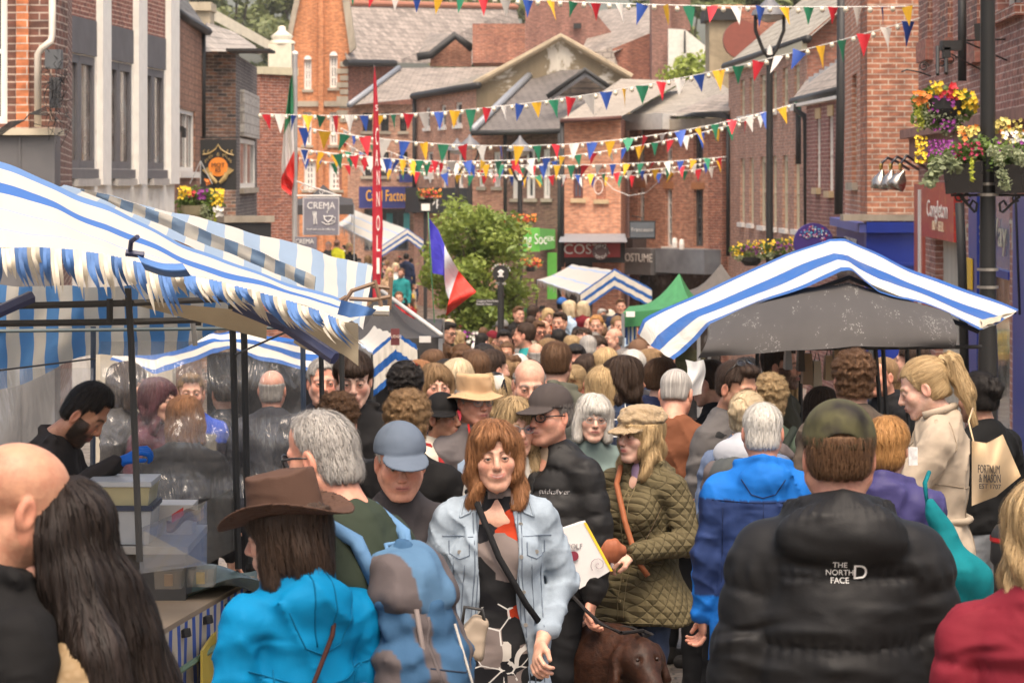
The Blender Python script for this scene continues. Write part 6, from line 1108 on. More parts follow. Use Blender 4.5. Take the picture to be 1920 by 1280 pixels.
for k in range(n*sub):
    g_=k//sub
    if k%sub==0: LB=rg.uniform(.65,1.)*(98 if g_<17 else 64); sw=rg.uniform(0,14)+(g_/n)*30; d0=rg.uniform(-.05,.06); wv=rg.uniform(0,6)
    u0,u1=k/(n*sub),(k+1)/(n*sub); L_=LB*rg.uniform(.78,1.08); rows=8; b=len(m.v)
    for i in range(rows+1):
        t=i/rows; w=1. if t<.62 else max(.08,1-((t-.62)/.38)**1.3); p0,p1=lerpoly(near,u0),lerpoly(near,u1); cx=(p0[0]+p1[0])/2; hw=(p1[0]-p0[0])/2*1.04; cy=(p0[1]+p1[1])/2; Y=(p0[2]+p1[2])/2-.02-.03*math.sin(t*pi)+d0*t+.012*math.sin(k*2.1+t*4)
        for s_ in(-1,1): m.v.append(tuple(P(cx+s_*hw*w+sw*t*t+2.5*math.sin(t*4+wv)*t,cy-3+L_*t,Y)))
    for i in range(rows): m.f.append((b+2*i,b+2*i+1,b+2*i+3,b+2*i+2)); m.m.append(g_%2)
m.build('ragged_valance',mats,S,smooth=True)
m=MB()
for k in range(8): # knotted cords and curled flap
    t=k/8
sheet('curled_flap',lambda u,v:P(256+u*86+v*16,476+8*math.sin(u*3)+v*30*(1-u*.2)+u*16,9.12-.10*math.sin(pi*v)),14,8,.4,.2,mats[0],S); m.tube([P(244,470,9.1),P(246,452,9.05),P(258,444,9.0)],.008,6); m.tube([P(236,474,9.1),P(270,478,9.1)],.012,6); m.build('knotted_cord',paint((.02,.025,.07)),S)
tan=fabric((.36,.30,.21),.8,.3,0.,.3)
sheet('side_flap',lambda u,v:P(568+u*104-v*18*(1-u),596+10*u+v*(46+28*u)*(1+.12*math.sin(u*7)),10.2-.5*u+.03*math.sin(v*5+u*6)),16,10,.4,.3,tan,S)
sheet('blue_corner',lambda u,v:P(640+u*66-v*10,562+u*18+v*36*(1-u*.7),10.6+.05*math.sin(u*6)),10,8,.2,.2,mats[0],S)
sheet('under_panel',lambda u,v:P(230+u*270,560+u*26+v*(6+44*u),9.9+.02*math.sin(u*9)),16,5,.9,.2,tan,S)
navy=paint((.02,.03,.09),.4)
pole(S,[(440,572,9.7),(538,612,9.7),(628,672,9.6)],.024,'navy_beam',navy); pole(S,[(-20,592,9.4),(60,556,9.5)],.022,'navy_beam',navy)
for p,r in (([(240,540,9.6),(246,640,9.6),(262,1052,9.6)],.0125),([(434,570,11.9),(437,640,11.9),(447,1066,11.9)],.0155),([(455,580,12.1),(458,640,12.1),(466,1056,12.1)],.0155)): pole(S,p,r)
for p,r in (([(175,612,12.7),(174,880,12.7)],.013),([(568,640,12.5),(570,900,12.5)],.013)): pole(S,p,r,'rear_pole',paint((.03,.045,.075)))
for p,r in (([(-40,575,9.6),(246,568,9.6),(440,560,11.6)],.013),([(-40,607,9.7),(246,603,9.7),(480,597,11.9)],.013),([(206,560,9.6),(206,604,9.6)],.012),([(372,575,10.8),(372,610,10.8)],.012)): pole(S,p,r,'beam')
pole(S,[(-40,621,12.7),(560,614,12.5)],.009,'rear_rail',paint((.10,.13,.13))); pole(S,[(0,640+54,11),(178,672,12.6)],.004,'guy_rope'); pole(S,[(440,665,11.9),(560,612,10)],.004,'guy_rope'); pole(S,[(362,605,12.4),(366,648,12.4)],.012,'bracket_rod',paint((.2,.19,.17)))
sm=stripes((.56,.52,.44),(.07,.20,.42),.118,.5,0.,.2,.5,0,.3,.1)
sheet('rear_drape',lambda u,v:P(-60+u*520,536+v*(196-118*u+14*math.sin(u*11)),12.75+.05*math.sin(u*26+v*3)),50,16,1.25,.4,sm,S,.008)
PS=plastic_sheet()
sheet('clear_sheet',lambda u,v:P(188+u*385,640+v*(300-10*u),12.62+.04*math.sin(u*13+v*6)+.03*math.sin(v*17)),30,24,.95,.72,PS,S)
sheet('clear_sheet',lambda u,v:P(-40+u*215,690+v*230,12.62+.03*math.sin(u*9+v*5)),16,14,.5,.5,PS,S)
# second canopy behind
S2=thing('market_stall','pale cross striped stall roof rising behind the nearest stall','market stall',(-1.9,13.6,gz(13.6)))
lo=[(110,352,12.4),(220,404,12.4),(330,452,12.4),(450,503,12.4),(560,545,12.4),(640,590,12.4),(682,616,12.4)]; hi=[(128,346,13.4),(240,378,13.4),(340,402,13.4),(450,428,13.4),(560,458,13.4),(640,484,13.4),(698,502,13.4)]
surf('canopy',lo,hi,60,14,stripes((.66,.63,.57),(.30,.40,.53),.205,.48,0.,.2,.45,0,.5,.05),S2,2.0,1.,0,.008)
lo2=[(150,358,12.3),(260,404,12.3),(380,455,12.3),(500,505,12.3),(590,546,12.3)]; hi2=[(152,352,12.28),(262,384,12.28),(382,430,12.28),(502,478,12.28),(592,520,12.28)]
surf('hem',lo2,hi2,40,4,stripes((.52,.47,.38),(.15,.22,.30),.16,.5,.05,.2,.2,0,.5,.2),S2,1.55,.2,0,.004)
for p in ([(600,560,13.2),(604,760,13.2)],[(640,610,12.5),(642,760,12.5)]): pole(S2,p,.013)
bf=thing('wooden_frame','bent brown wooden frame pieces jutting from the awning end','frame',P(690,560,12)); m=MB()
for p in ([(640,575,12),(660,545,12),(705,530,12)],[(655,560,12),(700,562,12),(732,556,12)],[(702,525,12),(712,560,12),(716,582,12)],[(733,520,12.1),(730,580,12.1)],[(650,556,12),(632,566,12),(610,560,12)],[(696,536,12.1),(733,540,12.1)]): m.tube([P(*q) for q in p],.010,6)
m.build('frame',paint((.17,.10,.055),.6),bf); m=MB(); m.tube([P(700,582,12),P(730,583,12)],.022,8); m.build('roll',paint((.5,.45,.38)),bf)
# stall seen through the sheet
S3=thing('market_stall','striped stall with dark side seen through the clear sheet','market stall',(P(420,HY,18).x,18,gz(18)))
surf('canopy',[(205,676,17.2),(290,700,17.2),(330,690,17.2),(400,660,17.2),(440,655,17.2),(500,680,17.2),(600,700,17.2)],[(225,648,18.6),(290,640,18.6),(330,632,18.6),(400,622,18.6),(450,620,18.6),(520,630,18.6),(620,655,18.6)],50,16,bands([(0,BLU),(.16,WC),(.42,BLU),(.62,WC),(.85,BLU)],'mid_canopy',.2,.6,.4,.2),S3,1.5,1.,0,.012)
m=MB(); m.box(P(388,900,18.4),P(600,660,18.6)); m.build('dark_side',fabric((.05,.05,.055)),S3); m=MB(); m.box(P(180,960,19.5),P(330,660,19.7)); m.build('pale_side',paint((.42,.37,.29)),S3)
# counter and goods
S=thing('stall_counter','market counter with tan cloth and striped skirt at the near stall','counter',(-1.8,10.9,gz(11))); z=gz(11)+.84
def cx(Y): return -1.33+(Y-10.7)*.15
m=MB(); m.hexa([(-2.9,9.9,z-.03),(cx(9.9),9.9,z-.03),(cx(12.2),12.2,z-.03),(-2.9,12.2,z-.03),(-2.9,9.9,z),(cx(9.9),9.9,z),(cx(12.2),12.2,z),(-2.9,12.2,z)]); m.build('cloth_top',fabric((.36,.27,.18),.8,0.,0.,.8),S)
sheet('striped_skirt',lambda u,v:Vector((cx(9.9+2.3*u)+.02+.03*math.sin(u*60+v*2)*v,9.9+2.3*u,z-.01-v*.80)),80,6,2.3,.8,stripes((.52,.47,.38),(.015,.07,.35),.11,.42,0.,.2,.15,0,.4,.2),S)
sheet('front_skirt',lambda u,v:Vector((-2.9+1.45*u,9.88+.03*math.sin(u*40)*v,z-.01-v*.80)),60,6,1.45,.8,stripes((.52,.47,.38),(.015,.07,.35),.11,.42,0.,.2,.15,0,.4,.2),S)
for k in range(6): y=10.3+k*.33; MB().tube([(cx(y)+.03,y,z-.03),(cx(y)+.035,y,z-.06)],.022,7).build('clip',DARK,S)
m=MB(); m.box((cx(11.2)+.05,11.0,z-.32),(cx(11.2)+.06,11.9,z-.12)); m.build('yellow_placard',paint((.50,.38,.06)),S); m=MB(); m.tube([(cx(10.2)+.05,10.1,z-.16),(cx(12)+.05,12.,z-.16)],.012,6); m.build('rail',paint((.12,.2,.13)),S)
bb=thing('back_bench','plain bench behind the screen that carries the plastic tubs','bench',(-2.2,12,gz(12))); zb=P(0,1012,11.6).z-.004; m=MB(); m.box((-3.1,11.42,zb-.03),(-1.30,12.15,zb)); m.build('top',paint((.30,.29,.27)),bb); m=MB(); m.box((-3.08,11.5,gz(12)),(-1.32,12.1,zb-.032)); m.build('base',fabric((.10,.095,.09)),bb)
def crate(nm,label,px,py,Y,w,d,h,mat,lid=None,cat='container',grp=None):
    c=P(px,py,Y); o=thing(nm,label,cat,c,grp); m=MB(); m.hexa([(c.x-w*.46,Y-d*.46,c.z),(c.x+w*.46,Y-d*.46,c.z),(c.x+w*.46,Y+d*.46,c.z),(c.x-w*.46,Y+d*.46,c.z),(c.x-w/2,Y-d/2,c.z+h),(c.x+w/2,Y-d/2,c.z+h),(c.x+w/2,Y+d/2,c.z+h),(c.x-w/2,Y+d/2,c.z+h)]); m.build('body',mat,o)
    if lid: m=MB(); m.box((c.x-w*.53,Y-d*.53,c.z+h+.002),(c.x+w*.53,Y+d*.53,c.z+h+.022)); m.build('lid',lid,o)
    return o
tubm=paint((.34,.36,.38),.25); crate('plastic_tub','lower clear grey tub with dark clasp beneath the lidded tub',232,1012,11.6,.26,.3,.135,tubm,paint((.02,.03,.06)),grp='stacked plastic tubs'); crate('plastic_tub','lidded yellowish tub on top of the stack beside the blue glove',232,947,11.6,.25,.3,.09,paint((.36,.33,.20),.3),paint((.40,.42,.44),.3),grp='stacked plastic tubs')
crate('food_box','white printed food box with orange label behind the display panel',322,1004,11.9,.20,.2,.14,paint((.62,.58,.54),.4),cat='box'); m=thing('cloth_bundle','crumpled brown and red cloth lying over the display panel','cloth',P(350,962,11.5)); sheet('cloth',lambda u,v:P(312+u*70,975-u*30+v*22+6*math.sin(u*9),11.45+.05*math.sin(u*7+v*5)),14,8,.2,.1,paint((.20,.10,.035),.8),m); sheet('red_fold',lambda u,v:P(322+u*22,964-u*14+v*16,11.4),6,4,.1,.1,paint((.4,.02,.02)),m)
ds=thing('display_screen','clear acrylic counter screen in front of the food trays','display screen',P(320,1040,10.9)); ac=NT('acrylic'); a=ac.n('BsdfTransparent',{'Color':(.9,.9,.88)}); g=ac.n('BsdfGlossy',{'Roughness':.06}); d_=ac.n('BsdfDiffuse',{'Color':(.4,.37,.32)}); x1=ac.n('MixShader',{0:.5,1:g.outputs[0],2:d_.outputs[0]}); x2=ac.n('MixShader',{0:.28,1:a.outputs[0],2:x1.outputs[0]}); ac.set(ac.out.inputs[0],x2.outputs[0])
m=MB(); m.hexa([P(262,1075,10.9),P(388,1058,10.9),P(388,1058,10.92),P(262,1075,10.92),P(262,990,10.9),P(388,938,11.2),P(388,938,11.22),P(262,990,10.92)]); m.build('panel',ac.m,ds); m=MB(); m.hexa([P(388,1058,10.9),P(440,1030,12),P(440,1030,12.02),P(388,1058,10.92),P(388,938,11.2),P(440,915,12.),P(440,915,12.02),P(388,938,11.22)]); m.build('side_panel',ac.m,ds)
for k,(px,py) in enumerate(((318,1100),(378,1096))): 
    o=crate('food_tray',['clear plastic food tray closer to the dark haired woman','clear plastic tray with a yellow tag by the teal bags'][k],px,py,11.1+k*.1,.11,.12,.07,ac.m,grp='clear trays on the counter'); m=MB(); c=P(px,py,11.1+k*.1); m.box((c.x-.02,c.y-.01,c.z+.005),(c.x+.012,c.y+.01,c.z+.05)); m.build('food',paint((.5,.34,.06) if k else (.3,.17,.08)),o)
tg=thing('carrier_bags','loose teal grey carrier bags spread over the counter end','bag',P(440,1040,12)); sheet('bag',lambda u,v:Vector((-1.75+.75*u,11.5+.75*v,z+.03+.035*math.sin(u*9+v*4)+.03*math.sin(v*11+2))),24,16,.6,.5,paint((.13,.19,.18),.25,0.,.4,.5,9.),tg)
# ---- gazebos
def gazebo(label,pts,mat,val,cat='gazebo',side=None,grp=None):
    """pts: apex, far-left, near-left, near-right, far-right eave corners (px,py,Y)"""
    ap,fl_,nl,nr,fr=[P(*p) for p in pts]; o=thing('gazebo',label,cat,Vector(((nl.x+nr.x)/2,nl.y,gz(nl.y))),grp)
    cs=[fl_,nl,nr,fr]; V=[];Q=[];UV=[]
    for k in range(4):
        a,b=cs[k],cs[(k+1)%4]
        for i in range(9):
            for j in range(9): u,v=i/8,j/8; p=a.lerp(b,u).lerp(ap,v); p.z-=.10*math.sin(pi*v)*1.2; V.append(tuple(p)); UV.append((u*2,v*2))
        b0=k*81; Q+=[(b0+i*9+j,b0+(i+1)*9+j,b0+(i+1)*9+j+1,b0+i*9+j+1) for i in range(8) for j in range(8)]
    link('canopy',npmesh('canopy',V,Q,mat,uv=UV),o); m=MB()
    for k in range(4):
        a,b=cs[k],cs[(k+1)%4]
        for i in range(6): p,q=a.lerp(b,i/6),a.lerp(b,(i+1)/6); dz=Vector((0,0,val)); m.quad(p,q,q-dz,p-dz)
    m.build('valance',mat,o)
    for c in (fl_,nl,nr,fr): m=MB(); m.box((c.x-.018,c.y-.018,gz(c.y)),(c.x+.018,c.y+.018,c.z-.01)); m.build('leg',paint((.3,.3,.3),.4,.5),o)
    return o
dkf=fabric((.035,.032,.031),.8,.05,0.,.3)
g=gazebo('black gazebo standing beneath the red blade banner',((718,548,26),(600,596,27.6),(640,640,24.5),(826,632,24.5),(830,598,27.6)),dkf,.18); m=MB(); m.box(P(786,642,24.4),P(808,630,24.42)); m.build('label_patch',paint((.55,.52,.48)),g); m=MB(); m.box(P(640,800,27),P(822,640,27.2)); m.build('back_sheet',dkf,g); bar([P(716,546,25.9),P(828,628,24.4)],.02,'pale_seam',paint((.45,.43,.4)),g)
g=gazebo('green gazebo with a small white label on its valance',((1274,512,33),(1180,574,35),(1168,586,31),(1310,574,31),(1330,560,35)),fabric((.06,.26,.10),.7,.3),.16); m=MB(); m.box(P(1174,594,30.9),P(1190,584,30.95)); m.build('label_patch',WHITE,g)
gazebo('dark grey peaked gazebo behind the green one',((1352,494,38),(1272,545,40),(1262,560,36),(1430,560,36),(1420,545,40)),fabric((.10,.088,.078),.8,.1),.2)
gazebo('small black gazebo behind the café sign',((606,346,92),(560,372,96),(550,385,88),(664,384,88),(660,372,96)),dkf,.3)
def stripe_stall(label,rl,rr_,el0,el1,er0,er1,Y0,Y1,fringe=.12,blown=.2):
    """ridge near/far, left-eave near/far, right-eave near/far in the picture"""
    a,b=P(*rl,Y0),P(*rr_,Y1); o=thing('market_stall',label,'market stall',Vector((a.x,Y0,gz(Y0))),'blue and white striped market stalls')
    ml=stripes((.66,.63,.57),(.34,.44,.62),.34,.13,0.,.5,.35,1,1.5,.1); ed=bands([(0,BLU),(.14,WC),(.4,BLU),(.6,WC),(.9,BLU)],'edge_band',.2,.5,.2)
    def side(e0,e1,nm,c=False):
        A=P(*e0,Y0); B_=P(*e1,Y1); sheet(nm,lambda u,v:A.lerp(a,v).lerp(B_.lerp(b,v),u)-Vector((0,0,.05*math.sin(pi*v))),20,10,(b-a).length,(A-a).length,ml,o,.01)
        sheet(nm+'_edge',lambda u,v:A.lerp(a,u)+Vector((0,-.03,-.35*(1-v)+.03)),12,6,1.,1.,ed,o,.01)
    side(el0,el1,'left_slope'); side(er0,er1,'right_slope')
    m=MB(); A=P(*el0,Y0); B_=P(*el1,Y1); n=44; r=random.Random(n)
    for k in range(n): p=A.lerp(B_,k/n); q=A.lerp(B_,(k+.9)/n); l=fringe*r.uniform(.4,1.3); m.quad(p,q,q.lerp(p,.4)-Vector((0,0,l)),p.lerp(q,.3)-Vector((0,0,l)))
    m.build('fringe',paint((.50,.46,.40)),o)
    for e,Y in ((el0,Y0),(er0,Y0),(el1,Y1)): c=P(*e,Y); m=MB(); m.tube([(c.x,Y,gz(Y)),(c.x,Y,c.z)],.02,6); m.build('pole',DARK,o)
    return o
stripe_stall('white striped stall pitched in front of the coffee shop',(1152,507),(1072,496),(1088,552),(1006,524),(1222,544),(1140,520),52,60)
stripe_stall('far striped stall below the blue shop fascia',(764,430),(664,394),(716,462),(630,420),(800,456),(700,412),86,98,.25)
stripe_stall('small ragged striped stall under the black gazebo',(742,628),(700,612),(700,664),(660,636),(783,655),(740,630),21.5,24,.12)
pc=thing('price_card','maroon price card hanging on the small ragged stall','sign',P(741,645,21.3)); m=MB(); m.box(P(733,647,21.3),P(749,616,21.28)); m.build('card',paint((.13,.03,.03)),pc); text('lettering','FUDGE',paint((.6,.5,.4)),P(741,631,21.26),.03,pc)
o=thing('striped_cloth_panel','narrow striped side cloth hanging below the green gazebo','cloth',P(1182,640,31)); sheet('cloth',lambda u,v:P(1174+u*20,604+v*42,31.1+.03*math.sin(u*9)),8,8,.25,.5,stripes(WC,BLU,.09,.45,0.,.2,.2,0,.2,.1),o)
# planter behind the tree
pl=thing('raised_planter','raised flower planter round the young tree trunk','planter',P(900,650,49)); m=MB(); m.box(P(832,665,49),P(985,642,50)); m.build('box',DARK,pl); cloud('plants',[(P(x,632+4*math.sin(x),49.3),(.25,.2,.14)) for x in range(836,985,16)],80,.05,leafmat((.08,.13,.03),(.2,.26,.07)),pl,3); blooms(pl,scat(836,982,620,642,49,60,5),.035,WHT,7); blooms(pl,scat(836,982,622,642,49,40,8),.035,PUR,9)
# chalk A-board, bollard
ab=thing('chalkboard','wood framed chalkboard with white handwriting between the legs','chalkboard',P(1275,1145,17)); z0=P(0,1145,17).z; m=MB(); x0,x1=P(1243,HY,17).x,P(1292,HY,17).x; zt=P(0,980,17).z; m.hexa([(x0,17,z0),(x1,17,z0),(x1,17.03,z0),(x0,17.03,z0),(x0,17.25,zt),(x1,17.25,zt),(x1,17.28,zt),(x0,17.28,zt)]); m.build('board',paint((.025,.03,.028),.7),ab); m=MB(); m.box((x0-.03,16.97,z0-.04),(x1+.03,17.04,z0+.002)); m.box((x0-.03,16.97,z0),(x0-.002,17.3,zt)); m.build('frame',paint((.25,.13,.06)),ab)
for tx,py in (('WINES',1000),('S',1036),('ice!',1050),('zytuch',1078),('ires',1100),('Goods',1122)): t_=(1145-py)/165; text('lettering',tx,WHITE,Vector(((x0+x1)/2+.02,16.98+.25*t_,P(0,py,17).z)),.055,ab)
bo=thing('bollard','black bollard with a red band at the picture edge','bollard',(P(1915,HY,12).x,12,gz(12))); x=P(1912,HY,12).x; m=MB(); m.lathe((x,12,0),[(.11,gz(12)),(.11,P(0,1060,12).z),(.125,P(0,1050,12).z),(.12,P(0,1000,12).z),(.10,P(0,985,12).z),(.04,P(0,976,12).z),(0,P(0,974,12).z)],20); m.build('post',DARK,bo,smooth=True); m=MB(); m.lathe((x,12,0),[(.113,P(0,1020,12).z),(.1265,P(0,1012,12).z),(.1265,P(0,1005,12).z)],20); m.build('red_band',paint((.5,.02,.02)),bo)
for s_ in (1038,1050): m=MB(); m.lathe((x,12,0),[(.118,P(0,s_+4,12).z),(.118,P(0,s_,12).z)],20); m.build('white_band',WHITE,bo)
# ================= people =================
H_=dict(black=((.008,.007,.007),(.03,.024,.02)),dark=((.02,.013,.009),(.07,.04,.025)),brown=((.06,.03,.015),(.17,.09,.045)),auburn=((.14,.055,.02),(.36,.17,.075)),lbrown=((.13,.075,.035),(.32,.20,.10)),blond=((.30,.19,.085),(.62,.45,.24)),pale=((.42,.31,.18),(.75,.62,.42)),ginger=((.26,.11,.03),(.55,.30,.11)),grey=((.22,.20,.18),(.50,.47,.43)),white=((.48,.45,.40),(.75,.72,.66)),pepper=((.08,.07,.065),(.32,.29,.26)),dblond=((.20,.13,.06),(.48,.34,.18)))
C_=lambda c,k='plain',**q: cloth(c,k,**q)
K=(.009,.0085,.0085); JEAN=cloth((.035,.05,.09),'denim'); BLKT=cloth((.012,.012,.013)); GRYJ=cloth((.17,.18,.19),'denim')
def T(mat=None,**k): d=dict(mat=mat or BLKT); d.update(k); return d
def vest_cols(yoke,body,zc=1.30,xs=.16):
    def f(V): m=(V[:,2]>zc)|(np.abs(V[:,0])>xs); c=np.where(m[:,None],np.array(yoke),np.array(body)); return c
    return f
def strap(root,tr,hd,part,pts,r,name,mat,flat=1.):
    mb=MB(); mb.tube([Vector(p) for p in pts],r,7); V=tr(np.array(mb.v,np.float32)); mm=MB(); mm.v=[tuple(v) for v in V]; mm.f=mb.f; mm.m=mb.m; return mm.build(name,mat,root,smooth=True)
def local_box(root,tr,fn,lo,hi,h,name,mat,cols=None):
    V,Q=snet(fn,lo,hi,h); return link(name,npmesh(name,tr(V),Q,mat,cols={'Col':cols(V)} if cols else None),root)
def backpack(main,trim,label=None,w=.15,z=1.20,h=.24,strapc=None,lidc=None,trimc=(.09,.075,.075)):
    def ex(root,tr,hd,part):
        o=thing('backpack',label,'backpack',root.location.copy()); sm=cloth(strapc or trim)
        def f(X,Y,Z):
            d=ell(X,Y,Z,(0,.205,z),(w,.10,h)); d=smin(d,ell(X,Y,Z,(0,.225,z-.10),(w*.98,.085,h*.62)),.04); d=smin(d,ell(np.abs(X),Y,Z,(w*.88,.19,z-.10),(.05,.06,h*.45)),.03); d=smin(d,ell(X,Y,Z,(0,.27,z-.09),(w*.62,.060,h*.52)),.015); return d+.006*sn(X,Y,Z,40)+.004*sn(X,Y,Z,85)
        local_box(o,tr,f,(-.26,.05,z-h-.08),(.26,.36,z+h+.06),.010,'pack',cloth((1,1,1),'attr'),lambda V:np.where(((np.abs(np.abs(V[:,0])-.078)<.018)|(np.abs(V[:,0])>w*1.12))[:,None],np.array(mul(trimc,1)),np.array(main)))
        def g(X,Y,Z): return smax(ell(X,Y,Z,(0,.205,z+h*.58),(w*1.04,.105,h*.50)),-(Z-z-h*.30+.4*(Y-.2)),.03)+.006*sn(X,Y,Z,45)+.005*np.abs(np.sin(X*60+9*Z))
        local_box(o,tr,g,(-.22,.07,z),(.22,.34,z+h+.08),.009,'top_lid',cloth((1,1,1),'attr'),lambda V:np.where((np.abs(V[:,0]-.015)>.062)[:,None],np.array(trimc),np.array(lidc or main)))
        for s_ in(-1,1):
            q=strap(o,tr,hd,part,[(s_*.08,.16,z+h*.5),(s_*.10,.125,1.40),(s_*.125,.02,1.455),(s_*.135,-.08,1.40),(s_*.14,-.13,1.28),(s_*.16,-.07,1.10),(s_*.15,.12,1.03)],.022,'strap',sm)
        WLo=o; pk=[c for c in o.children if c.name.startswith('pack')][0]
        for pth,cc,rr_ in (([(-.06,z+h*.3),(-.075,z),(-.07,z-h*.8)],(.10,.085,.085),.006),([(.06,z+h*.3),(.075,z),(.07,z-h*.8)],(.10,.085,.085),.006),([(-.09,z-h*.25),(0,z-h*.33),(.09,z-h*.25)],(.02,.03,.05),.003),([(-.08,z-h*.95),(0,z-h*1.0),(.08,z-h*.95)],(.16,.14,.13),.004)):
            TOP['_t']=pk; q0=TOP.get(root.name); TOP[root.name]=pk; seam([pth],True,rr_,cc,name='webbing')(root,tr,hd,part) if False else None; TOP[root.name]=q0
            bv=BVHTree.FromPolygons([v.co+WL[o] for v in pk.data.vertices],[p.vertices for p in pk.data.polygons]); P_=[]
            for i in range(13):
                x_,z_=lerpoly(pth,i/12); a,b=[Vector(q) for q in tr(np.array([[x_,1.5,z_],[x_,0,z_]],np.float32))]; d=(b-a).normalized(); hh=bv.ray_cast(a,d)
                if hh[0]: P_.append(hh[0]+d*rr_*.3)
            if len(P_)>2: MB().tube(P_,rr_,6).build('webbing',cloth(cc),o,smooth=True)
        strap(o,tr,hd,part,[(-.03,.17,z+h*.85),(-.025,.16,z+h*1.05),(.025,.16,z+h*1.05),(.03,.17,z+h*.85)],.006,'grab_loop',sm); strap(o,tr,hd,part,[(-.01,.315,z+h*.2),(-.015,.335,z-.1),(-.01,.325,z-h*.6)],.0035,'drawcord',cloth((.35,.33,.30))); strap(o,tr,hd,part,[(w*.65,.275,z+h*.4),(w*.7,.28,z-h*.6)],.007,'side_strap',cloth((.18,.15,.14)))
    return ex
def seam(paths,back=False,r=.0022,col=(.1,.1,.1),name='seam',lift=0.,mesh=None,flat=None):
    """stitched lines, zips and flaps laid on the cloth: paths of (x,z) cast onto the garment from the front or the back"""
    def ex(root,tr,hd,part):
        o=mesh() if callable(mesh) else (mesh or TOP[root.name]); w=WL[root]; bv=BVHTree.FromPolygons([v.co+w for v in o.data.vertices],[p.vertices for p in o.data.polygons]); yy=1.5 if back else -1.5
        mt=cloth(col) if not flat else paint(col,.35,.6)
        for path in paths:
            fine=[]
            for i in range(len(path)-1):
                for k in range(6): t=k/6; fine.append((path[i][0]*(1-t)+path[i+1][0]*t,path[i][1]*(1-t)+path[i+1][1]*t))
            fine.append(path[-1]); P_=[]
            for x,z in fine:
                a,b=[Vector(q) for q in tr(np.array([[x,yy,z],[x,0,z]],np.float32))]; d=(b-a).normalized(); h=bv.ray_cast(a,d)
                if h[0]: P_.append(h[0]-d*(r*.4+lift))
            if len(P_)>2: MB().tube(P_,r,5).build(name,mt,root,smooth=True)
    return ex
def button(pts,r=.007,col=(.3,.28,.25),back=False,name='button'):
    def ex(root,tr,hd,part):
        o=TOP[root.name]; w=WL[root]; bv=BVHTree.FromPolygons([v.co+w for v in o.data.vertices],[p.vertices for p in o.data.polygons]); yy=1.5 if back else -1.5
        for x,z in pts:
            a,b=[Vector(q) for q in tr(np.array([[x,yy,z],[x,0,z]],np.float32))]; d=(b-a).normalized(); h=bv.ray_cast(a,d)
            if h[0]: MB().tube([h[0]+d*.002,h[0]-d*.004],r,10).build(name,paint(col,.35,.5),root)
    return ex
def crossbody(col,bagcol=None,side=1,bagpos=None,label='bag'):
    def ex(root,tr,hd,part):
        s=side; strap(root,tr,hd,part,[(s*.10,.09,1.46),(s*.09,.0,1.475),(s*.06,-.10,1.40),(0,-.152,1.25),(-s*.10,-.155,1.08),(-s*.17,-.10,.98)],.012,'bag_strap',cloth(col))
        if bagcol:
            p=bagpos or (-s*.17,-.19,.95); o=thing('handbag',label,'handbag',root.location.copy())
            local_box(o,tr,lambda X,Y,Z:np.maximum(ell(X,Y,Z,p,(.10,.05,.075)),0*X-1)+.002*sn(X,Y,Z,60),(p[0]-.14,p[1]-.09,p[2]-.12),(p[0]+.14,p[1]+.09,p[2]+.12),.008,'bag',cloth(bagcol)); strap(o,tr,hd,part,[(p[0]-.07,p[1],p[2]+.05),(p[0],p[1]-.01,p[2]+.11),(p[0]+.07,p[1],p[2]+.05)],.006,'handle',cloth(bagcol))
    return ex
def multi(*fs):
    def ex(*a):
        for f in fs: f(*a)
    return ex
def shirt(col,kind='plain',fem=False,w=1.,fat=0.,z0=1.0,sleeves=False):
    def ex(root,tr,hd,part): V,Q=garment('tee',hem=z0,w=w*.98,fat=fat,fem=fem,L='down',Rr='down',th=.006,sleeve=.5,h=.014,collar=False); Q=Q if sleeves else Q[(np.abs(V[Q].mean(1)[:,0])<.125)&(V[Q].mean(1)[:,1]<.05)]; part('shirt',V,Q,cloth(col,kind))
    return ex
def chest_text(s,x,z,size,mat,back=False,fit=None):
    def ex(root,tr,hd,part):
        c=bpy.data.curves.new('t','FONT'); c.body=s; c.size=size; c.extrude=.0015; c.align_x='CENTER'; c.align_y='CENTER'; o=bpy.data.objects.new('t',c); COL.objects.link(o); me=bpy.data.meshes.new_from_object(o.evaluated_get(bpy.context.evaluated_depsgraph_get())); bpy.data.objects.remove(o)
        V=np.array([v.co for v in me.vertices],np.float32); 
        if fit: V[:,0]*=fit/(V[:,0].max()-V[:,0].min())
        W=np.stack([(-V[:,0] if back else V[:,0])+x,0*V[:,0]+V[:,2]*(-1 if not back else 1),V[:,1]+z],1); coat=TOP[root.name]
        # lay the letters on the cloth surface
        from mathutils.bvhtree import BVHTree
        cw=tr(W); d=np.array(tr(np.array([[x,5. if back else -5.,z]],np.float32))-tr(np.array([[x,0,z]],np.float32)))[0]; d=Vector(d).normalized(); bv=BVHTree.FromPolygons([coat.matrix_world@v.co+WL[root] if False else v.co+WL[root] for v in coat.data.vertices],[p.vertices for p in coat.data.polygons])
        for i,v in enumerate(me.vertices):
            q=Vector(cw[i]); h=bv.ray_cast(q+d*.6,-d); v.co=(h[0]+d*(.003+.002*(V[i][2]>0))) if h[0] else q+d*.18
        me.materials.clear(); me.materials.append(mat); link('lettering',me,root)
    return ex
WT=paint((.72,.70,.67),.6,0.,.02,0.)
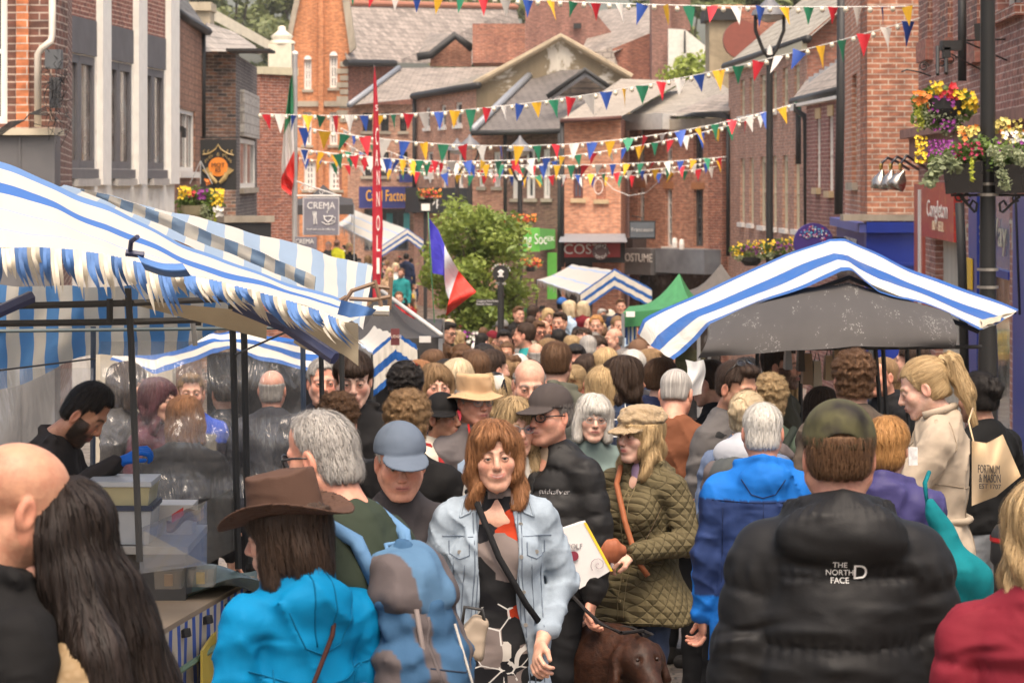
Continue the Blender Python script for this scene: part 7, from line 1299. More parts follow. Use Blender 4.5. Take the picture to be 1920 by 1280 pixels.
def denim(root,tr,hd,part):
    V,Q=garment('jacket',hem=.72,w=1.03,fat=.5,fem=True,L='hold',Rr='down',th=.016,sleeve=.9,h=.009,collar=True,gap=.062,seed=2.); dj=part('denim_jacket',V,Q,cloth((.23,.275,.32),'denim')); top=TOP[root.name]; TOP[root.name]=dj; dc=(.12,.15,.19)
    seam([[(s_*.088,1.40),(s_*.085,1.2),(s_*.10,1.0),(s_*.12,.76)] for s_ in(-1,1)]+[[(s_*.075,1.405),(s_*.072,1.2),(s_*.085,1.0),(s_*.10,.76)] for s_ in(-1,1)],r=.0022,col=dc)(root,tr,hd,part)
    seam([[(s_*.09,1.32),(s_*.20,1.315)] for s_ in(-1,1)]+[[(s_*.105,1.30),(s_*.105,1.255),(s_*.14,1.24),(s_*.175,1.255),(s_*.175,1.30)] for s_ in(-1,1)]+[[(s_*.12,1.25),(s_*.135,1.0),(s_*.14,.78)] for s_ in(-1,1)]+[[(s_*.16,1.25),(s_*.165,1.0),(s_*.175,.78)] for s_ in(-1,1)],r=.0020,col=dc)(root,tr,hd,part)
    seam([[(-.075,1.46),(-.10,1.40),(-.135,1.385),(-.12,1.44)],[(.075,1.46),(.10,1.40),(.135,1.385),(.12,1.44)]],r=.004,col=(.26,.31,.36),name='collar_edge')(root,tr,hd,part)
    button([(.085,1.36),(.082,1.25),(.092,1.12),(.10,1.0),(.108,.88),(.14,1.265),(-.14,1.265)],.0075)(root,tr,hd,part); TOP[root.name]=top
    crossbody((.012,.012,.013),None,-1)(root,tr,hd,part)
def trench(r,t,h,p):
    c=(.22,.175,.125)
    seam([[(-.20,1.20),(-.1,1.17),(0,1.165),(.1,1.17),(.20,1.20)],[(0,1.16),(0,.9),(0,.5)],[(-.12,1.45),(-.17,1.40),(-.19,1.33)],[(.12,1.45),(.17,1.40),(.19,1.33)]],True,.003,c)(r,t,h,p); seam([[(.0,1.42),(.07,1.36),(.03,1.26),(.0,1.12),(.0,.5)],[(0,1.42),(-.09,1.37),(-.11,1.30),(-.03,1.2)],[(.05,1.15),(.05,.9),(.06,.5)]],False,.004,c)(r,t,h,p)
    for s_ in(-1,1): strap(r,t,h,p,[(s_*.12,.015,1.455),(s_*.165,.015,1.437),(s_*.205,.015,1.40)],.010,'epaulette',C_((.33,.27,.2)))
    # cuffs and the raised collar
    for s_ in(-1,1): strap(r,t,h,p,[(s_*.168,-.235,1.085),(s_*.162,-.255,1.078)],.058,'cuff',C_((.33,.27,.2)))
    strap(r,t,h,p,[(-.085,-.04,1.475),(-.075,.05,1.50),(0,.095,1.51),(.075,.05,1.50),(.085,-.04,1.475)],.017,'collar',C_((.35,.285,.215))); button([(.03,1.10),(-.07,1.10),(.03,1.0)],.009,(.06,.04,.03))(r,t,h,p)
bp=build_person
# --- nearest figures
bp('bald stubbled man at the left edge facing the stall counter',12,806,905,112,'m','tan',hair=None,top=dict(hood=True,w=1.08),topmat=C_(K),pitch=14,legs=T(),beard=((.03,.02,.015),.45),fat=.6,topname='hoodie')
bp('woman with very long straight dark hair and a cream camouflage jacket',135,896,900,-84,'f','fair',hair='straight',haircol=((.008,.006,.005),(.030,.020,.016)),top=dict(fem=True,w=1.0),topmat=C_((.42,.34,.23),'camo',c2=(.22,.15,.08)),pitch=10,legs=T())
def hatpins(root,tr,hd,part): pass
bp('woman in a wide brown felt hat and bright turquoise rain jacket',556,866,700,-146,'f','fair',hair='bob',haircol=H_['dark'],hat='outback',hatmat=C_((.075,.042,.030)),hx=.075,hatyaw=0,hscale=1.08,top=dict(fem=True,w=1.06,hood=True,hem=.70,flare=.12,th=.018),topmat=C_((.0,.15,.32),rough=.7),legs=T(),hyaw=38,pitch=10,extra=lambda r,t,h,p:[seam([[(-.20,1.24),(-.08,1.20),(0,1.19),(.08,1.20),(.20,1.24)],[(-.13,1.24),(-.135,1.0),(-.15,.75)],[(.13,1.24),(.135,1.0),(.15,.75)],[(-.10,1.40),(-.06,1.30),(0,1.275),(.06,1.30),(.10,1.40)],[(-.03,1.50),(-.035,1.40),(-.02,1.30)],[(.03,1.50),(.035,1.40),(.02,1.30)]],True,.0024,(.0,.09,.19))(r,t,h,p)]+[strap(r,t,h,p,[(-.08,.10,1.45),(-.02,.165,1.33),(.09,.185,1.12),(.19,.15,.90)],.007,'bag_strap',cloth((.04,.015,.012)))])
bp('grey haired man in glasses wearing a dark green fleece and blue rucksack',702,762,680,-125,'m','ruddy',hair='thin',haircol=H_['grey'],glasses='thick',top=dict(w=1.1,fat=.3),topmat=C_((.028,.037,.025)),legs=T(),hyaw=4,pitch=8,lean=12,extra=backpack((.035,.085,.16),(.13,.26,.45),'faded blue rucksack with grey straps on the green fleece',.135,1.15,.225,(.10,.20,.34),(.07,.14,.23)))
bp('elderly man in a slate blue cap with red crest and charcoal top',750,783,530,6,'m','ruddy',hair='thin',haircol=H_['white'],hat='cap',hatmat=C_((.10,.125,.165)),hx=.04,hscale=1.10,top=dict(w=1.0,fat=.5),topmat=C_((.045,.04,.042)),legs=T(),pitch=9,arms=('down','down'),hatyaw=8)
bp('smiling auburn haired woman in pale denim jacket over geometric print top',930,783,535,4,'f','fair',hair='layered',haircol=H_['auburn'],top=dict(fem=True,w=1.0,fat=.4,hem=.74,open_v=.15,th=.004,sleeve=.55),topmat=C_((.05,.04,.04),'print'),topname='print_top',legs=T(),arms=('hold','down'),roll=-3,smile=1.,lip=(.42,.11,.095),brow=(.07,.03,.015),iris=(.03,.03,.02),
   extra=lambda r,t,h,p: denim(r,t,h,p))
bp('blonde woman in glasses and cream top just behind the smiling woman',968,742,440,14,'f','fair',hair='long',haircol=H_['dblond'],glasses='thin',top=dict(fem=True,open_v=.1),topmat=C_((.50,.46,.40),'knit'),legs=T(JEAN),topname='top',extra=lambda r,t,h,p:strap(r,t,h,p,[(.11,.08,1.46),(.12,-.02,1.45),(.135,-.12,1.30),(.15,-.13,1.05)],.014,'bag_strap',cloth(K)))
bp('man in a charcoal cap with yellow stitching, black padded jacket and beige collar',1032,710,440,-40,'m','ruddy',hair='short',haircol=H_['pepper'],hat='cap',hatmat=C_((.055,.045,.042)),glasses='thick',hx=.04,top=dict(kind='puffer',w=1.1,th=.018,open_v=.12,fat=.6),topmat=C_(K,'puffer',rough=.6),legs=T(),fat=.8,lip=(.38,.16,.13),beard=((.2,.16,.13),.2),extra=multi(shirt((.50,.38,.27)),seam([[(.0,1.34),(.0,1.2),(.0,.85)]],r=.006,col=(.02,.02,.02),name='zip'),chest_text('quicksilver',.10,1.29,.03,paint((.25,.24,.24)),fit=.13)))
bp('bald man with a stern face rising above the charcoal cap',992,664,365,4,'m','fair',hair='bald',haircol=H_['grey'],pitch=14,top=dict(),topmat=C_((.10,.10,.09)),legs=T(JEAN),fat=.3)
bp('dark blond man seen from behind in the middle of the crowd',1043,636,315,168,'m','fair',hair='short',haircol=H_['brown'],top=dict(w=1.1,hood=True),topmat=C_((.085,.085,.065)),legs=T())
bp('blonde woman in a fluffy beige baker cap and olive quilted jacket',1202,753,432,-42,'f','pale',hair='wavy',haircol=H_['blond'],hat='baker',hatmat=C_((.40,.29,.17),'fur'),hx=.035,hyaw=-10,lip=(.42,.10,.09),top=dict(fem=True,w=1.08,fat=.1,hem=.74,flare=.25,hood=True,th=.02,open_v=.13),topmat=C_((.105,.085,.045),'quilt'),arms=('bent','down'),legs=T(JEAN),
   extra=multi(shirt((.46,.33,.50),fem=True),lambda r,t,h,p: strap(r,t,h,p,[(-.11,.09,1.47),(-.10,-.02,1.475),(-.04,-.13,1.38),(.06,-.19,1.22),(.14,-.20,1.05),(.18,-.17,.98)],.014,'tan_strap',cloth((.26,.09,.04),rough=.5)),lambda r,t,h,p: strap(r,t,h,p,[(-.19,-.10,1.03),(-.10,-.18,1.03),(0,-.20,1.03),(.10,-.18,1.03),(.19,-.08,1.03)],.006,'waist_cord',cloth((.07,.055,.03))),seam([[(-.012,1.36),(-.01,1.2),(0,1.0),(.01,.76)],[(.030,1.37),(.03,1.2),(.035,1.0),(.045,.76)]],r=.0025,col=(.16,.13,.07)),seam([[(.08,.99),(.10,.955),(.15,.945),(.185,.97)],[(-.185,.76),(-.08,.755),(.0,.75),(.08,.755),(.185,.76)]],r=.0035,col=(.08,.065,.035)),button([(.012,1.33),(.012,1.24),(.012,1.14),(.016,.94),(.02,.85)],.006,(.45,.36,.2))))
bp('white haired woman in glasses peering past the baker cap',1110,736,372,6,'f','pale',hair='fringe' and 'bangs',haircol=H_['white'],glasses='thin',top=dict(fem=True),topmat=C_((.12,.16,.15)),legs=T(),roll=4)
bp('man with long dark curly hair in a navy plaid shirt',1170,665,345,118,'m','olive',hair='bobw',haircol=H_['dark'],beard=((.03,.02,.015),.85),top=dict(w=1.02),topmat=C_((.035,.05,.09),'plaid'),legs=T(JEAN),topname='shirt')
bp('grey cropped man from behind in a rust brown jacket',1265,683,372,164,'m','ruddy',hair='buzz',haircol=H_['grey'],pitch=16,top=dict(w=1.12),topmat=C_((.16,.060,.030)),legs=T(),scalp=(.45,.40,.36),arms=('fwd','fwd'),extra=lambda r,t,h,p:None)
bp('young man with short brown hair in a navy hooded top beside the plaid shirt',1240,667,325,128,'m','fair',hair='short',haircol=H_['brown'],top=dict(hood=True),topmat=C_((.018,.024,.06)),legs=T())
bp('man in a grey quilted gilet with sunglasses pushed on his head',1374,669,385,46,'m','tan',hair='crop',haircol=H_['dark'],glasses='sunup',beard=((.05,.035,.025),.4),pitch=12,top=dict(kind='puffer',w=1.05,sleeve=.5),topmat=C_((.085,.078,.075),'puffer'),topname='gilet',legs=T(),extra=shirt((.02,.02,.02),z0=1.,sleeves=True))
bp('person with tousled curly blond hair carrying a dark green rucksack',1442,698,378,168,'f','fair',hair='mop',haircol=H_['dblond'],top=dict(fem=True),topmat=C_((.05,.07,.05)),legs=T(),extra=backpack((.025,.04,.025),(.02,.025,.02),'small dark green rucksack behind the grey hood',.14,1.22,.20))
bp('blonde woman with a grey hood and charcoal rucksack',1402,728,400,152,'f','fair',hair='bun',haircol=H_['pale'],top=dict(fem=True,hood=True,w=1.04),topmat=C_((.10,.13,.20),'denim'),legs=T(),extra=multi(backpack((.055,.06,.06),(.10,.11,.11),'charcoal grey rucksack of the woman with the grey hood',.15,1.16,.25),lambda r,t,h,p: local_box(r,t,lambda X,Y,Z: smin(ell(X,Y,Z,(0,.12,1.43),(.13,.06,.08)),cap(np.abs(X),Y,Z,(0,.10,1.505),(.10,-.02,1.47),.030,.028),.03),(-.2,-.1,1.3),(.2,.24,1.58),.009,'grey_hood',cloth((.38,.39,.42)))))
def two_tone(V): x,y,z=V.T; m=(z>1.33)|((np.abs(x)>.17)&(z>.9)&(y<.02+.0*z))|(z<.93)&(np.abs(x)>.10); return np.where(m[:,None],np.array((.01,.12,.42)),np.array((.022,.040,.12)))
bp('balding grey man from behind in a two tone blue waterproof',1430,747,468,176,'m','ruddy',hair='thin',haircol=H_['white'],scalp=(.5,.4,.33),pitch=4,top=dict(w=1.06,fat=.4,hem=.66,hood=True,th=.018,flare=.1),topmat=C_((1,1,1),'attr',rough=.7),colf=two_tone,extra=seam([[(-.21,1.33),(0,1.325),(.21,1.33)],[(-.165,1.30),(-.17,1.0),(-.17,.72)],[(.165,1.30),(.17,1.0),(.17,.72)],[(-.12,.93),(0,.925),(.12,.93)],[(-.09,1.42),(-.05,1.36),(0,1.345),(.05,1.36),(.09,1.42)],[(0,1.33),(0,1.0),(0,.70)]],True,.0022,(.012,.02,.06)),legs=T(C_((.24,.18,.10)),hem=.42,name='shorts',wide=.02),bare=True,shoemat=C_((.06,.05,.045)))
def tnf(root,tr,hd,part):
    chest_text('THE\nNORTH\nFACE',.012,1.345,.019,WT,True)(root,tr,hd,part)
    chest_text('D',-.036,1.345,.05,WT,True)(root,tr,hd,part)
bp('broad man in a camouflage cap and shiny black puffer jacket with white logo',1573,743,715,178,'m','ruddy',hair='short',haircol=H_['brown'],hat='capback',hatmat=C_((.030,.026,.022),'camo',c2=(.075,.07,.035)),hx=.03,top=dict(kind='puffer',w=1.05,th=.036,hood=True,baffle=.165,fat=.6,hem=.76,h=.0095),topmat=C_((.006,.0055,.0055),'puffer',rough=.6),topname='puffer_jacket',legs=T(JEAN),fat=.8,extra=tnf)
bp('short ginger haired woman in a violet navy jacket',1664,777,478,158,'f','fair',hair='pixie',haircol=H_['ginger'],top=dict(fem=True,w=1.12,hood=True,hem=.72,fat=.5,th=.018),topmat=C_((.045,.04,.12),rough=.5),legs=T())
bp('tall curly brown haired man in a faded brown work jacket',1600,653,402,186,'m','fair',hair='curly',haircol=H_['brown'],top=dict(w=1.12),topmat=C_((.080,.062,.048)),legs=T(JEAN))
bp('woman with a high blonde ponytail in a beige trench coat',1748,664,415,-98,'f','pale',hair='pony',haircol=H_['blond'],hx=.01,pitch=20,top=dict(fem=True,w=1.1,hem=.42,flare=.16,th=.02),topmat=C_((.35,.285,.215)),topname='trench_coat',arms=('fwd','fwd'),legs=T(),lip=(.4,.15,.13),extra=lambda r,t,h,p: trench(r,t,h,p) or strap(r,t,h,p,[(.19,.0,1.03),(.10,.14,1.03),(0,.16,1.03),(-.10,.14,1.03),(-.19,.0,1.03),(-.1,-.16,1.03),(.1,-.16,1.03),(.19,.0,1.03)],.016,'belt',C_((.33,.27,.2))))
bp('woman with a dark twisted bun, black top and grey jeans',1838,692,378,-140,'f','olive',hair='bun',haircol=H_['black'],top=dict(fem=True,w=1.15,hem=.93,fat=.2),topmat=C_((.008,.008,.008)),topname='top',legs=T(GRYJ,w=1.12),pitch=6)
bp('woman with ginger blonde hair and maroon padded jacket cut off at the right edge',1962,892,765,170,'f','fair',hair='wavy',haircol=H_['blond'],top=dict(kind='puffer',fem=True,w=1.15,baffle=.14),topmat=C_((.16,.008,.018),'puffer'),legs=T(JEAN))
bp('man with tousled brown hair behind the grey haired man',634,733,430,166,'m','fair',hair='mop',haircol=H_['brown'],top=dict(),topmat=C_((.02,.02,.022)),legs=T())
bp('dark haired teenage boy in a black hooded jacket looking down',662,653,385,4,'m','pale',hair='fringe',haircol=H_['dark'],top=dict(hood=True,w=1.0),topmat=C_((.016,.015,.015)),legs=T(),pitch=10,lip=(.42,.16,.14),brow=(.03,.02,.015))
bp('grey haired man with a lined face beside the teenage boy',607,667,352,6,'m','ruddy',hair='short',haircol=H_['grey'],top=dict(w=1.02),topmat=C_((.02,.02,.025)),legs=T(),beard=((.4,.35,.3),.25),brow=(.25,.2,.17))
bp('blond boy from behind in a black sweatshirt with white print',764,728,462,172,'m','fair',hair='mop',haircol=H_['lbrown'],top=dict(),topmat=C_(K),topname='sweatshirt',legs=T(),extra=chest_text('COAST',-.09,1.22,.12,WT,True,fit=.26))
bp('woman in a black cap and cream padded jacket with red bag strap',824,729,372,64,'f','tan',hair='pony',haircol=H_['dark'],hat='cap',hatmat=C_(K),hx=.035,hatyaw=-60,top=dict(kind='puffer',fem=True,w=1.15,th=.03),topmat=C_((.48,.44,.36),'puffer'),legs=T(),topname='puffer_jacket',extra=lambda r,t,h,p:strap(r,t,h,p,[(-.10,.10,1.47),(-.12,-.0,1.46),(-.14,-.15,1.30),(-.15,-.16,1.05)],.014,'red_strap',cloth((.25,.02,.02))))
bp('man in a tan sun hat and grey jacket with red edging over a blue shirt',888,690,372,30,'m','ruddy',hair='short',haircol=H_['grey'],hat='sunhat',hatmat=C_((.42,.27,.15)),hx=.05,glasses='thin',top=dict(open_v=.16),topmat=C_((.13,.115,.115)),legs=T(),extra=multi(shirt((.32,.42,.55)),lambda r,t,h,p: [strap(r,t,h,p,[(s_*.065,-.06,1.49),(s_*.075,-.12,1.38),(s_*.05,-.145,1.25),(s_*.03,-.15,1.0)],.006,'red_edging',cloth((.42,.02,.02))) for s_ in(-1,1)]))
bp('woman with curly black hair, patterned headband and sunglasses on top',760,676,360,176,'f','tan',hair='curly',haircol=H_['black'],hat='headband',hatmat=C_((.35,.10,.12),'print'),hx=.02,top=dict(fem=True),topmat=C_((.03,.03,.04)),legs=T())
bp('frowning young woman with long light brown hair',818,680,328,12,'f','fair',hair='long',haircol=H_['lbrown'],top=dict(fem=True),topmat=C_((.20,.02,.03)),legs=T(),lip=(.45,.14,.12))
bp('woman with thick wavy blonde hair from behind in a red top',858,671,312,176,'f','fair',hair='wavy',haircol=H_['pale'],top=dict(fem=True),topmat=C_((.22,.012,.022)),legs=T(),detail=2)
bp('young man with a close fade haircut from behind',892,652,310,204,'m','fair',hair='crop',haircol=H_['brown'],scalp=(.16,.09,.05),top=dict(),topmat=C_((.03,.03,.03)),legs=T(),detail=2)
bp('man with thick dark hair turned to the right beside the fade haircut',922,651,298,124,'m','fair',hair='short',haircol=H_['dark'],top=dict(),topmat=C_((.02,.02,.022)),legs=T(),detail=2)
bp('woman with a floral headscarf beside the tan sun hat',928,698,350,94,'f','fair',hair='long',haircol=H_['dblond'],hat='headband',hatmat=C_((.35,.18,.12),'print'),hx=.02,top=dict(fem=True),topmat=C_((.10,.12,.12)),legs=T(),detail=2)
bp('person with swept brown hair in a bright orange hooded jacket',1078,680,278,150,'f','fair',hair='bun',haircol=H_['dblond'],top=dict(hood=True,fem=True),topmat=C_((.62,.07,.02)),legs=T(),detail=2)
bp('woman with long glossy dark brown hair behind the orange jacket',1100,662,262,178,'f','fair',hair='long',haircol=H_['dark'],top=dict(fem=True,hood=True),topmat=C_((.02,.018,.02)),legs=T(),detail=2)
bp('woman with very long golden hair facing away',1135,650,262,176,'f','fair',hair='long',haircol=H_['blond'],top=dict(fem=True),topmat=C_((.05,.10,.09),'print'),legs=T(),detail=2)
bp('woman with a blonde bob in a pale blue top facing away',1133,682,345,172,'f','fair',hair='bob',haircol=H_['blond'],top=dict(fem=True),topmat=C_((.38,.46,.55)),legs=T(),detail=2)
bp('older person with thin white hair behind the curly plaid man',1187,650,298,170,'m','pale',hair='thin',haircol=H_['white'],top=dict(w=1.05),topmat=C_((.03,.03,.035)),legs=T(),detail=2)
# --- in and behind the left stall
bp('bearded stallholder in a dark hoodie reaching down with a blue glove',48,700,445,80,'m','tan',hair='short',haircol=H_['black'],beard=((.008,.007,.006),.97),pitch=30,hyaw=0,lean=17,arms=('fwd','tub'),top=dict(hood=True,w=1.0),topmat=C_((.030,.026,.025)),topname='hoodie',legs=T(),glove=C_((.01,.10,.42),rough=.4),brow=(.008,.006,.005))
bp('bearded man in a blue apron seen through the clear sheet',358,694,318,8,'m','fair',hair='crop',haircol=H_['lbrown'],beard=((.10,.05,.025),.6),top=dict(),topmat=C_((1,1,1),'attr'),colf=lambda V: np.where(((V[:,1]<-.03)&(np.abs(V[:,0])<.15)&(V[:,2]<1.36))[:,None],np.array((.13,.12,.10)),np.where((V[:,2]>1.30)[:,None],np.array((.02,.06,.35)),np.array((.02,.02,.03)))),legs=T(),detail=2)
bp('woman with reddish brown hair and black top with her back to the clear sheet',346,738,372,172,'f','fair',hair='bob',haircol=H_['auburn'],top=dict(fem=True,w=1.1,hem=.85,kind='puffer'),topmat=C_((.014,.014,.016),'puffer'),legs=T(),detail=2)
bp('bald man seen from behind through the clear sheet',510,688,318,176,'m','ruddy',hair='bald',haircol=H_['grey'],top=dict(w=1.15),topmat=C_((.03,.032,.04)),legs=T(),detail=2)
bp('figure in a dark furry coat behind the clear sheet',238,676,330,80,'f','fair',hair='bob',haircol=H_['dark'],top=dict(fem=True,w=1.1,hem=.6),topmat=C_((.035,.03,.027),'fur'),legs=T(),detail=2)
bp('woman with maroon hair and plum coat behind the clear sheet',296,706,340,60,'f','fair',hair='wavy',haircol=((.05,.015,.02),(.13,.04,.05)),top=dict(fem=True),topmat=C_((.07,.025,.035)),legs=T(),detail=2)
bp('man with cropped hair in a grey fleece behind the clear sheet',420,700,290,200,'m','fair',hair='short',haircol=H_['dark'],top=dict(),topmat=C_((.06,.065,.075)),legs=T(),detail=2)
# --- right stall
bp('bearded man in an olive hooded jacket under the striped stall',1462,640,322,66,'m','fair',hair='short',haircol=H_['dark'],beard=((.03,.018,.012),.9),top=dict(hood=True,w=1.08),topmat=C_((.055,.052,.035)),legs=T(),detail=2)
bp('child with a golden ponytail under the striped stall',1478,692,312,188,'f','fair',hair='pony',haircol=H_['blond'],top=dict(kind='puffer',fem=True),topmat=C_((.06,.065,.08),'puffer'),legs=T(),detail=2)
bp('person with smooth dark hair beside the curly haired man',1541,722,352,168,'f','fair',hair='bob',haircol=H_['dark'],top=dict(fem=True),topmat=C_((.02,.02,.02)),legs=T(),detail=2)
bp('man in dark coat with a shaved head behind the stall poles',1656,664,300,-62,'m','ruddy',hair='buzz',haircol=H_['lbrown'],top=dict(w=1.3,fat=.6,hood=True),topmat=C_((.012,.012,.013)),legs=T(),detail=2)
bp('person in a charcoal hooded top close to the cream doorway',1712,636,292,-120,'m','fair',hair='short',haircol=H_['dark'],top=dict(hood=True,w=1.1),topmat=C_((.05,.045,.048)),legs=T(),detail=2)
bp('man in a black jacket bent over behind the white tag',1338,668,330,-112,'m','fair',hair='short',haircol=H_['dark'],pitch=16,top=dict(w=1.1),topmat=C_((.01,.01,.011)),legs=T(),detail=2,arms=('phone','phone'))
bp('person with dark curls just under the canopy drape',1400,668,300,150,'f','fair',hair='curly',haircol=H_['black'],top=dict(),topmat=C_((.02,.02,.02)),legs=T(),detail=2)
bp('woman with light brown waves beside the stall poles',1692,668,270,150,'f','fair',hair='wavy',haircol=H_['lbrown'],top=dict(fem=True),topmat=C_((.10,.12,.16)),legs=T(),detail=2)
# ================= things carried =================
def bag3(nm,label,cat,c,fn,lo,hi,h,mat,part='bag'):
    o=thing(nm,label,cat,c); V,Q=snet(fn,lo,hi,h); link(part,npmesh(part,V+np.array(c,np.float32),Q,mat),o); return o
# teal carrier
YB=10.7; c=P(1790,1040,YB)
o=thing('carrier_bag','drooping turquoise cloth bag slung behind the violet jacket','bag',c); s=YB/F
def tb(X,Y,Z): return smin(ell(X,Y,Z,(.03,0,-.11),(.125,.085,.105)),cap(X,Y,Z,(.0,0,-.05),(-.09,0,.20),.085,.018),.06)+.006*sn(X,Y,Z,34)
V,Q=snet(tb,(-.2,-.15,-.26),(.24,.15,.30),.010); link('bag',npmesh('bag',V+np.array(c,np.float32),Q,cloth((.004,.13,.15))),o); bar([P(1742,965,YB),P(1734,905,YB),P(1742,885,YB+.1)],.009,'handle',cloth((.004,.13,.15)),o)
# tote
c=P(1838,905,12.6); o=thing('tote_bag','beige canvas tote bag with black serif lettering','tote bag',c); m=MB()
q=[P(*p,12.45) for p in ((1800,850),(1888,814),(1910,895),(1826,948),(1800,900))]; w=[v+Vector((.02,.14,0)) for v in q]; tm=fabric((.50,.36,.21),.8,0.,0.,.5)
sheet('bag',lambda u,v:P(*[a*(1-v)+b*v for a,b in zip(lerpoly([(1822,826),(1850,832),(1880,814)],u),lerpoly([(1822,948),(1868,930),(1914,892)],u))],12.02+.04*math.sin(v*4+u*5)-.06*math.sin(pi*u)*math.sin(pi*v)),16,16,.3,.3,tm,o); sheet('back_panel',lambda u,v:P(*[a*(1-v)+b*v for a,b in zip(lerpoly([(1822,826),(1850,830),(1880,814)],u),lerpoly([(1822,948),(1868,930),(1914,892)],u))],12.1+.10*math.sin(pi*u)),12,12,.3,.3,tm,o)
for s_,x,y,z in (('FORTNUM',1848,880,.05),('& MASON',1850,897,.05),('EST 1707',1850,912,.028)): text('lettering',s_,DARK,P(x+6,y,11.92),z,o,rot=(pi/2,-.30,0),fit=.13 if z>.05 else .09)
bar([P(1826,830,12.05),P(1816,790,12.2),P(1824,765,12.5)],.004,'handle',tm,o)
# paper carrier
o=thing('paper_bag','white paper carrier with yellow edge held by the quilted jacket','paper bag',P(1100,1090,11.9)); YB=11.9; f_=[P(x,y,YB) for x,y in ((1058,1000),(1094,980),(1143,1068),(1086,1104))]; f_=[P(1040,995,YB),P(1094,979,YB),P(1144,1070,YB),P(1086,1104,YB)]; g_=[v+Vector((.02,.11,.01)) for v in f_]
m=MB(); m.quad(*f_); m.quad(*g_[::-1])
for i in range(4): m.quad(f_[i],g_[i],g_[(i+1)%4],f_[(i+1)%4])
m.build('bag',paint((.68,.65,.63),.5,0.,.05,.1),o); m=MB(); m.quad(f_[1]+Vector((0,-.003,0)),f_[1]+Vector((.012,-.002,0)),f_[2]+Vector((.012,-.002,0)),f_[2]+Vector((0,-.003,0))); m.build('yellow_edge',paint((.75,.50,.03)),o); c=P(1076,1042,YB-.01); m=MB(); m.tube([c,c+Vector((0,.006,0))],.020,14); m.build('round_seal',paint((.20,.02,.04)),o); m=MB(); c=P(1122,1058,YB-.01); m.tube([c+Vector((.002*i*math.cos(i*.6),0,.002*i*math.sin(i*.6))) for i in range(18)],.0016,4); m.build('swirl',paint((.35,.28,.3)),o); text('lettering','NOLF',paint((.3,.28,.28)),P(1076,1024,YB-.01),.03,o,rot=(pi/2,.35,0))
# small handbags
o=thing('handbag','small tan leather handbag at the end of the brown strap','handbag',P(1142,1035,11.9)); c=P(1140,1032,11.95); V,Q=snet(lambda X,Y,Z: ell(X,Y,Z,(0,0,0),(.075,.04,.055))+.003*np.sin(X*140),(-.1,-.06,-.08),(.1,.06,.08),.006); link('bag',npmesh('bag',V+np.array(c,np.float32),Q,cloth((.27,.09,.045),rough=.45)),o)
o=thing('handbag','pale taupe handbag with black handles beside the charcoal top','handbag',P(888,1190,9.6)); c=P(888,1190,9.6); V,Q=snet(lambda X,Y,Z: smax(smax(np.abs(X)-.050+.25*(Z+.02),np.abs(Y)-.045,.02),np.abs(Z)-.068,.02)+.002*sn(X,Y,Z,50),(-.10,-.08,-.11),(.10,.08,.10),.006); V=V@np.array(Matrix.Rotation(R(24),3,'Y')).T; link('bag',npmesh('bag',V+np.array(c,np.float32),Q,cloth((.25,.20,.15),rough=.5)),o); bar([c+Vector((-.04,-.03,.03)),c+Vector((-.03,-.03,.10)),c+Vector((.03,-.03,.09)),c+Vector((.04,-.03,.03))],.007,'handle',DARK,o)
o=thing('leopard_bag','round leopard print bag hanging behind the brown dog','bag',P(1098,1165,13)); c=P(1098,1165,13); t=NT('leopard'); v=t.n('TexVoronoi',{'Vector':t.obj(),'Scale':70.}); t.P(col=t.mix(t.math('LESS_THAN',v.outputs[0],.42),(.36,.25,.17),(.02,.014,.012)),rough=.8); V,Q=snet(lambda X,Y,Z: ell(X,Y,Z,(0,0,0),(.13,.07,.19)),(-.16,-.1,-.22),(.16,.1,.22),.010); link('bag',npmesh('bag',V+np.array(c,np.float32),Q,t.m),o)
# small printed card held by trench woman
o=thing('greeting_card','small speckled card held above the turquoise strap','card',P(1712,850,12.4)); m=MB(); m.box(P(1704,872,12.35),P(1720,838,12.36)); m.build('card',paint((.66,.64,.62),.5,0.,.3,.0,40.),o)
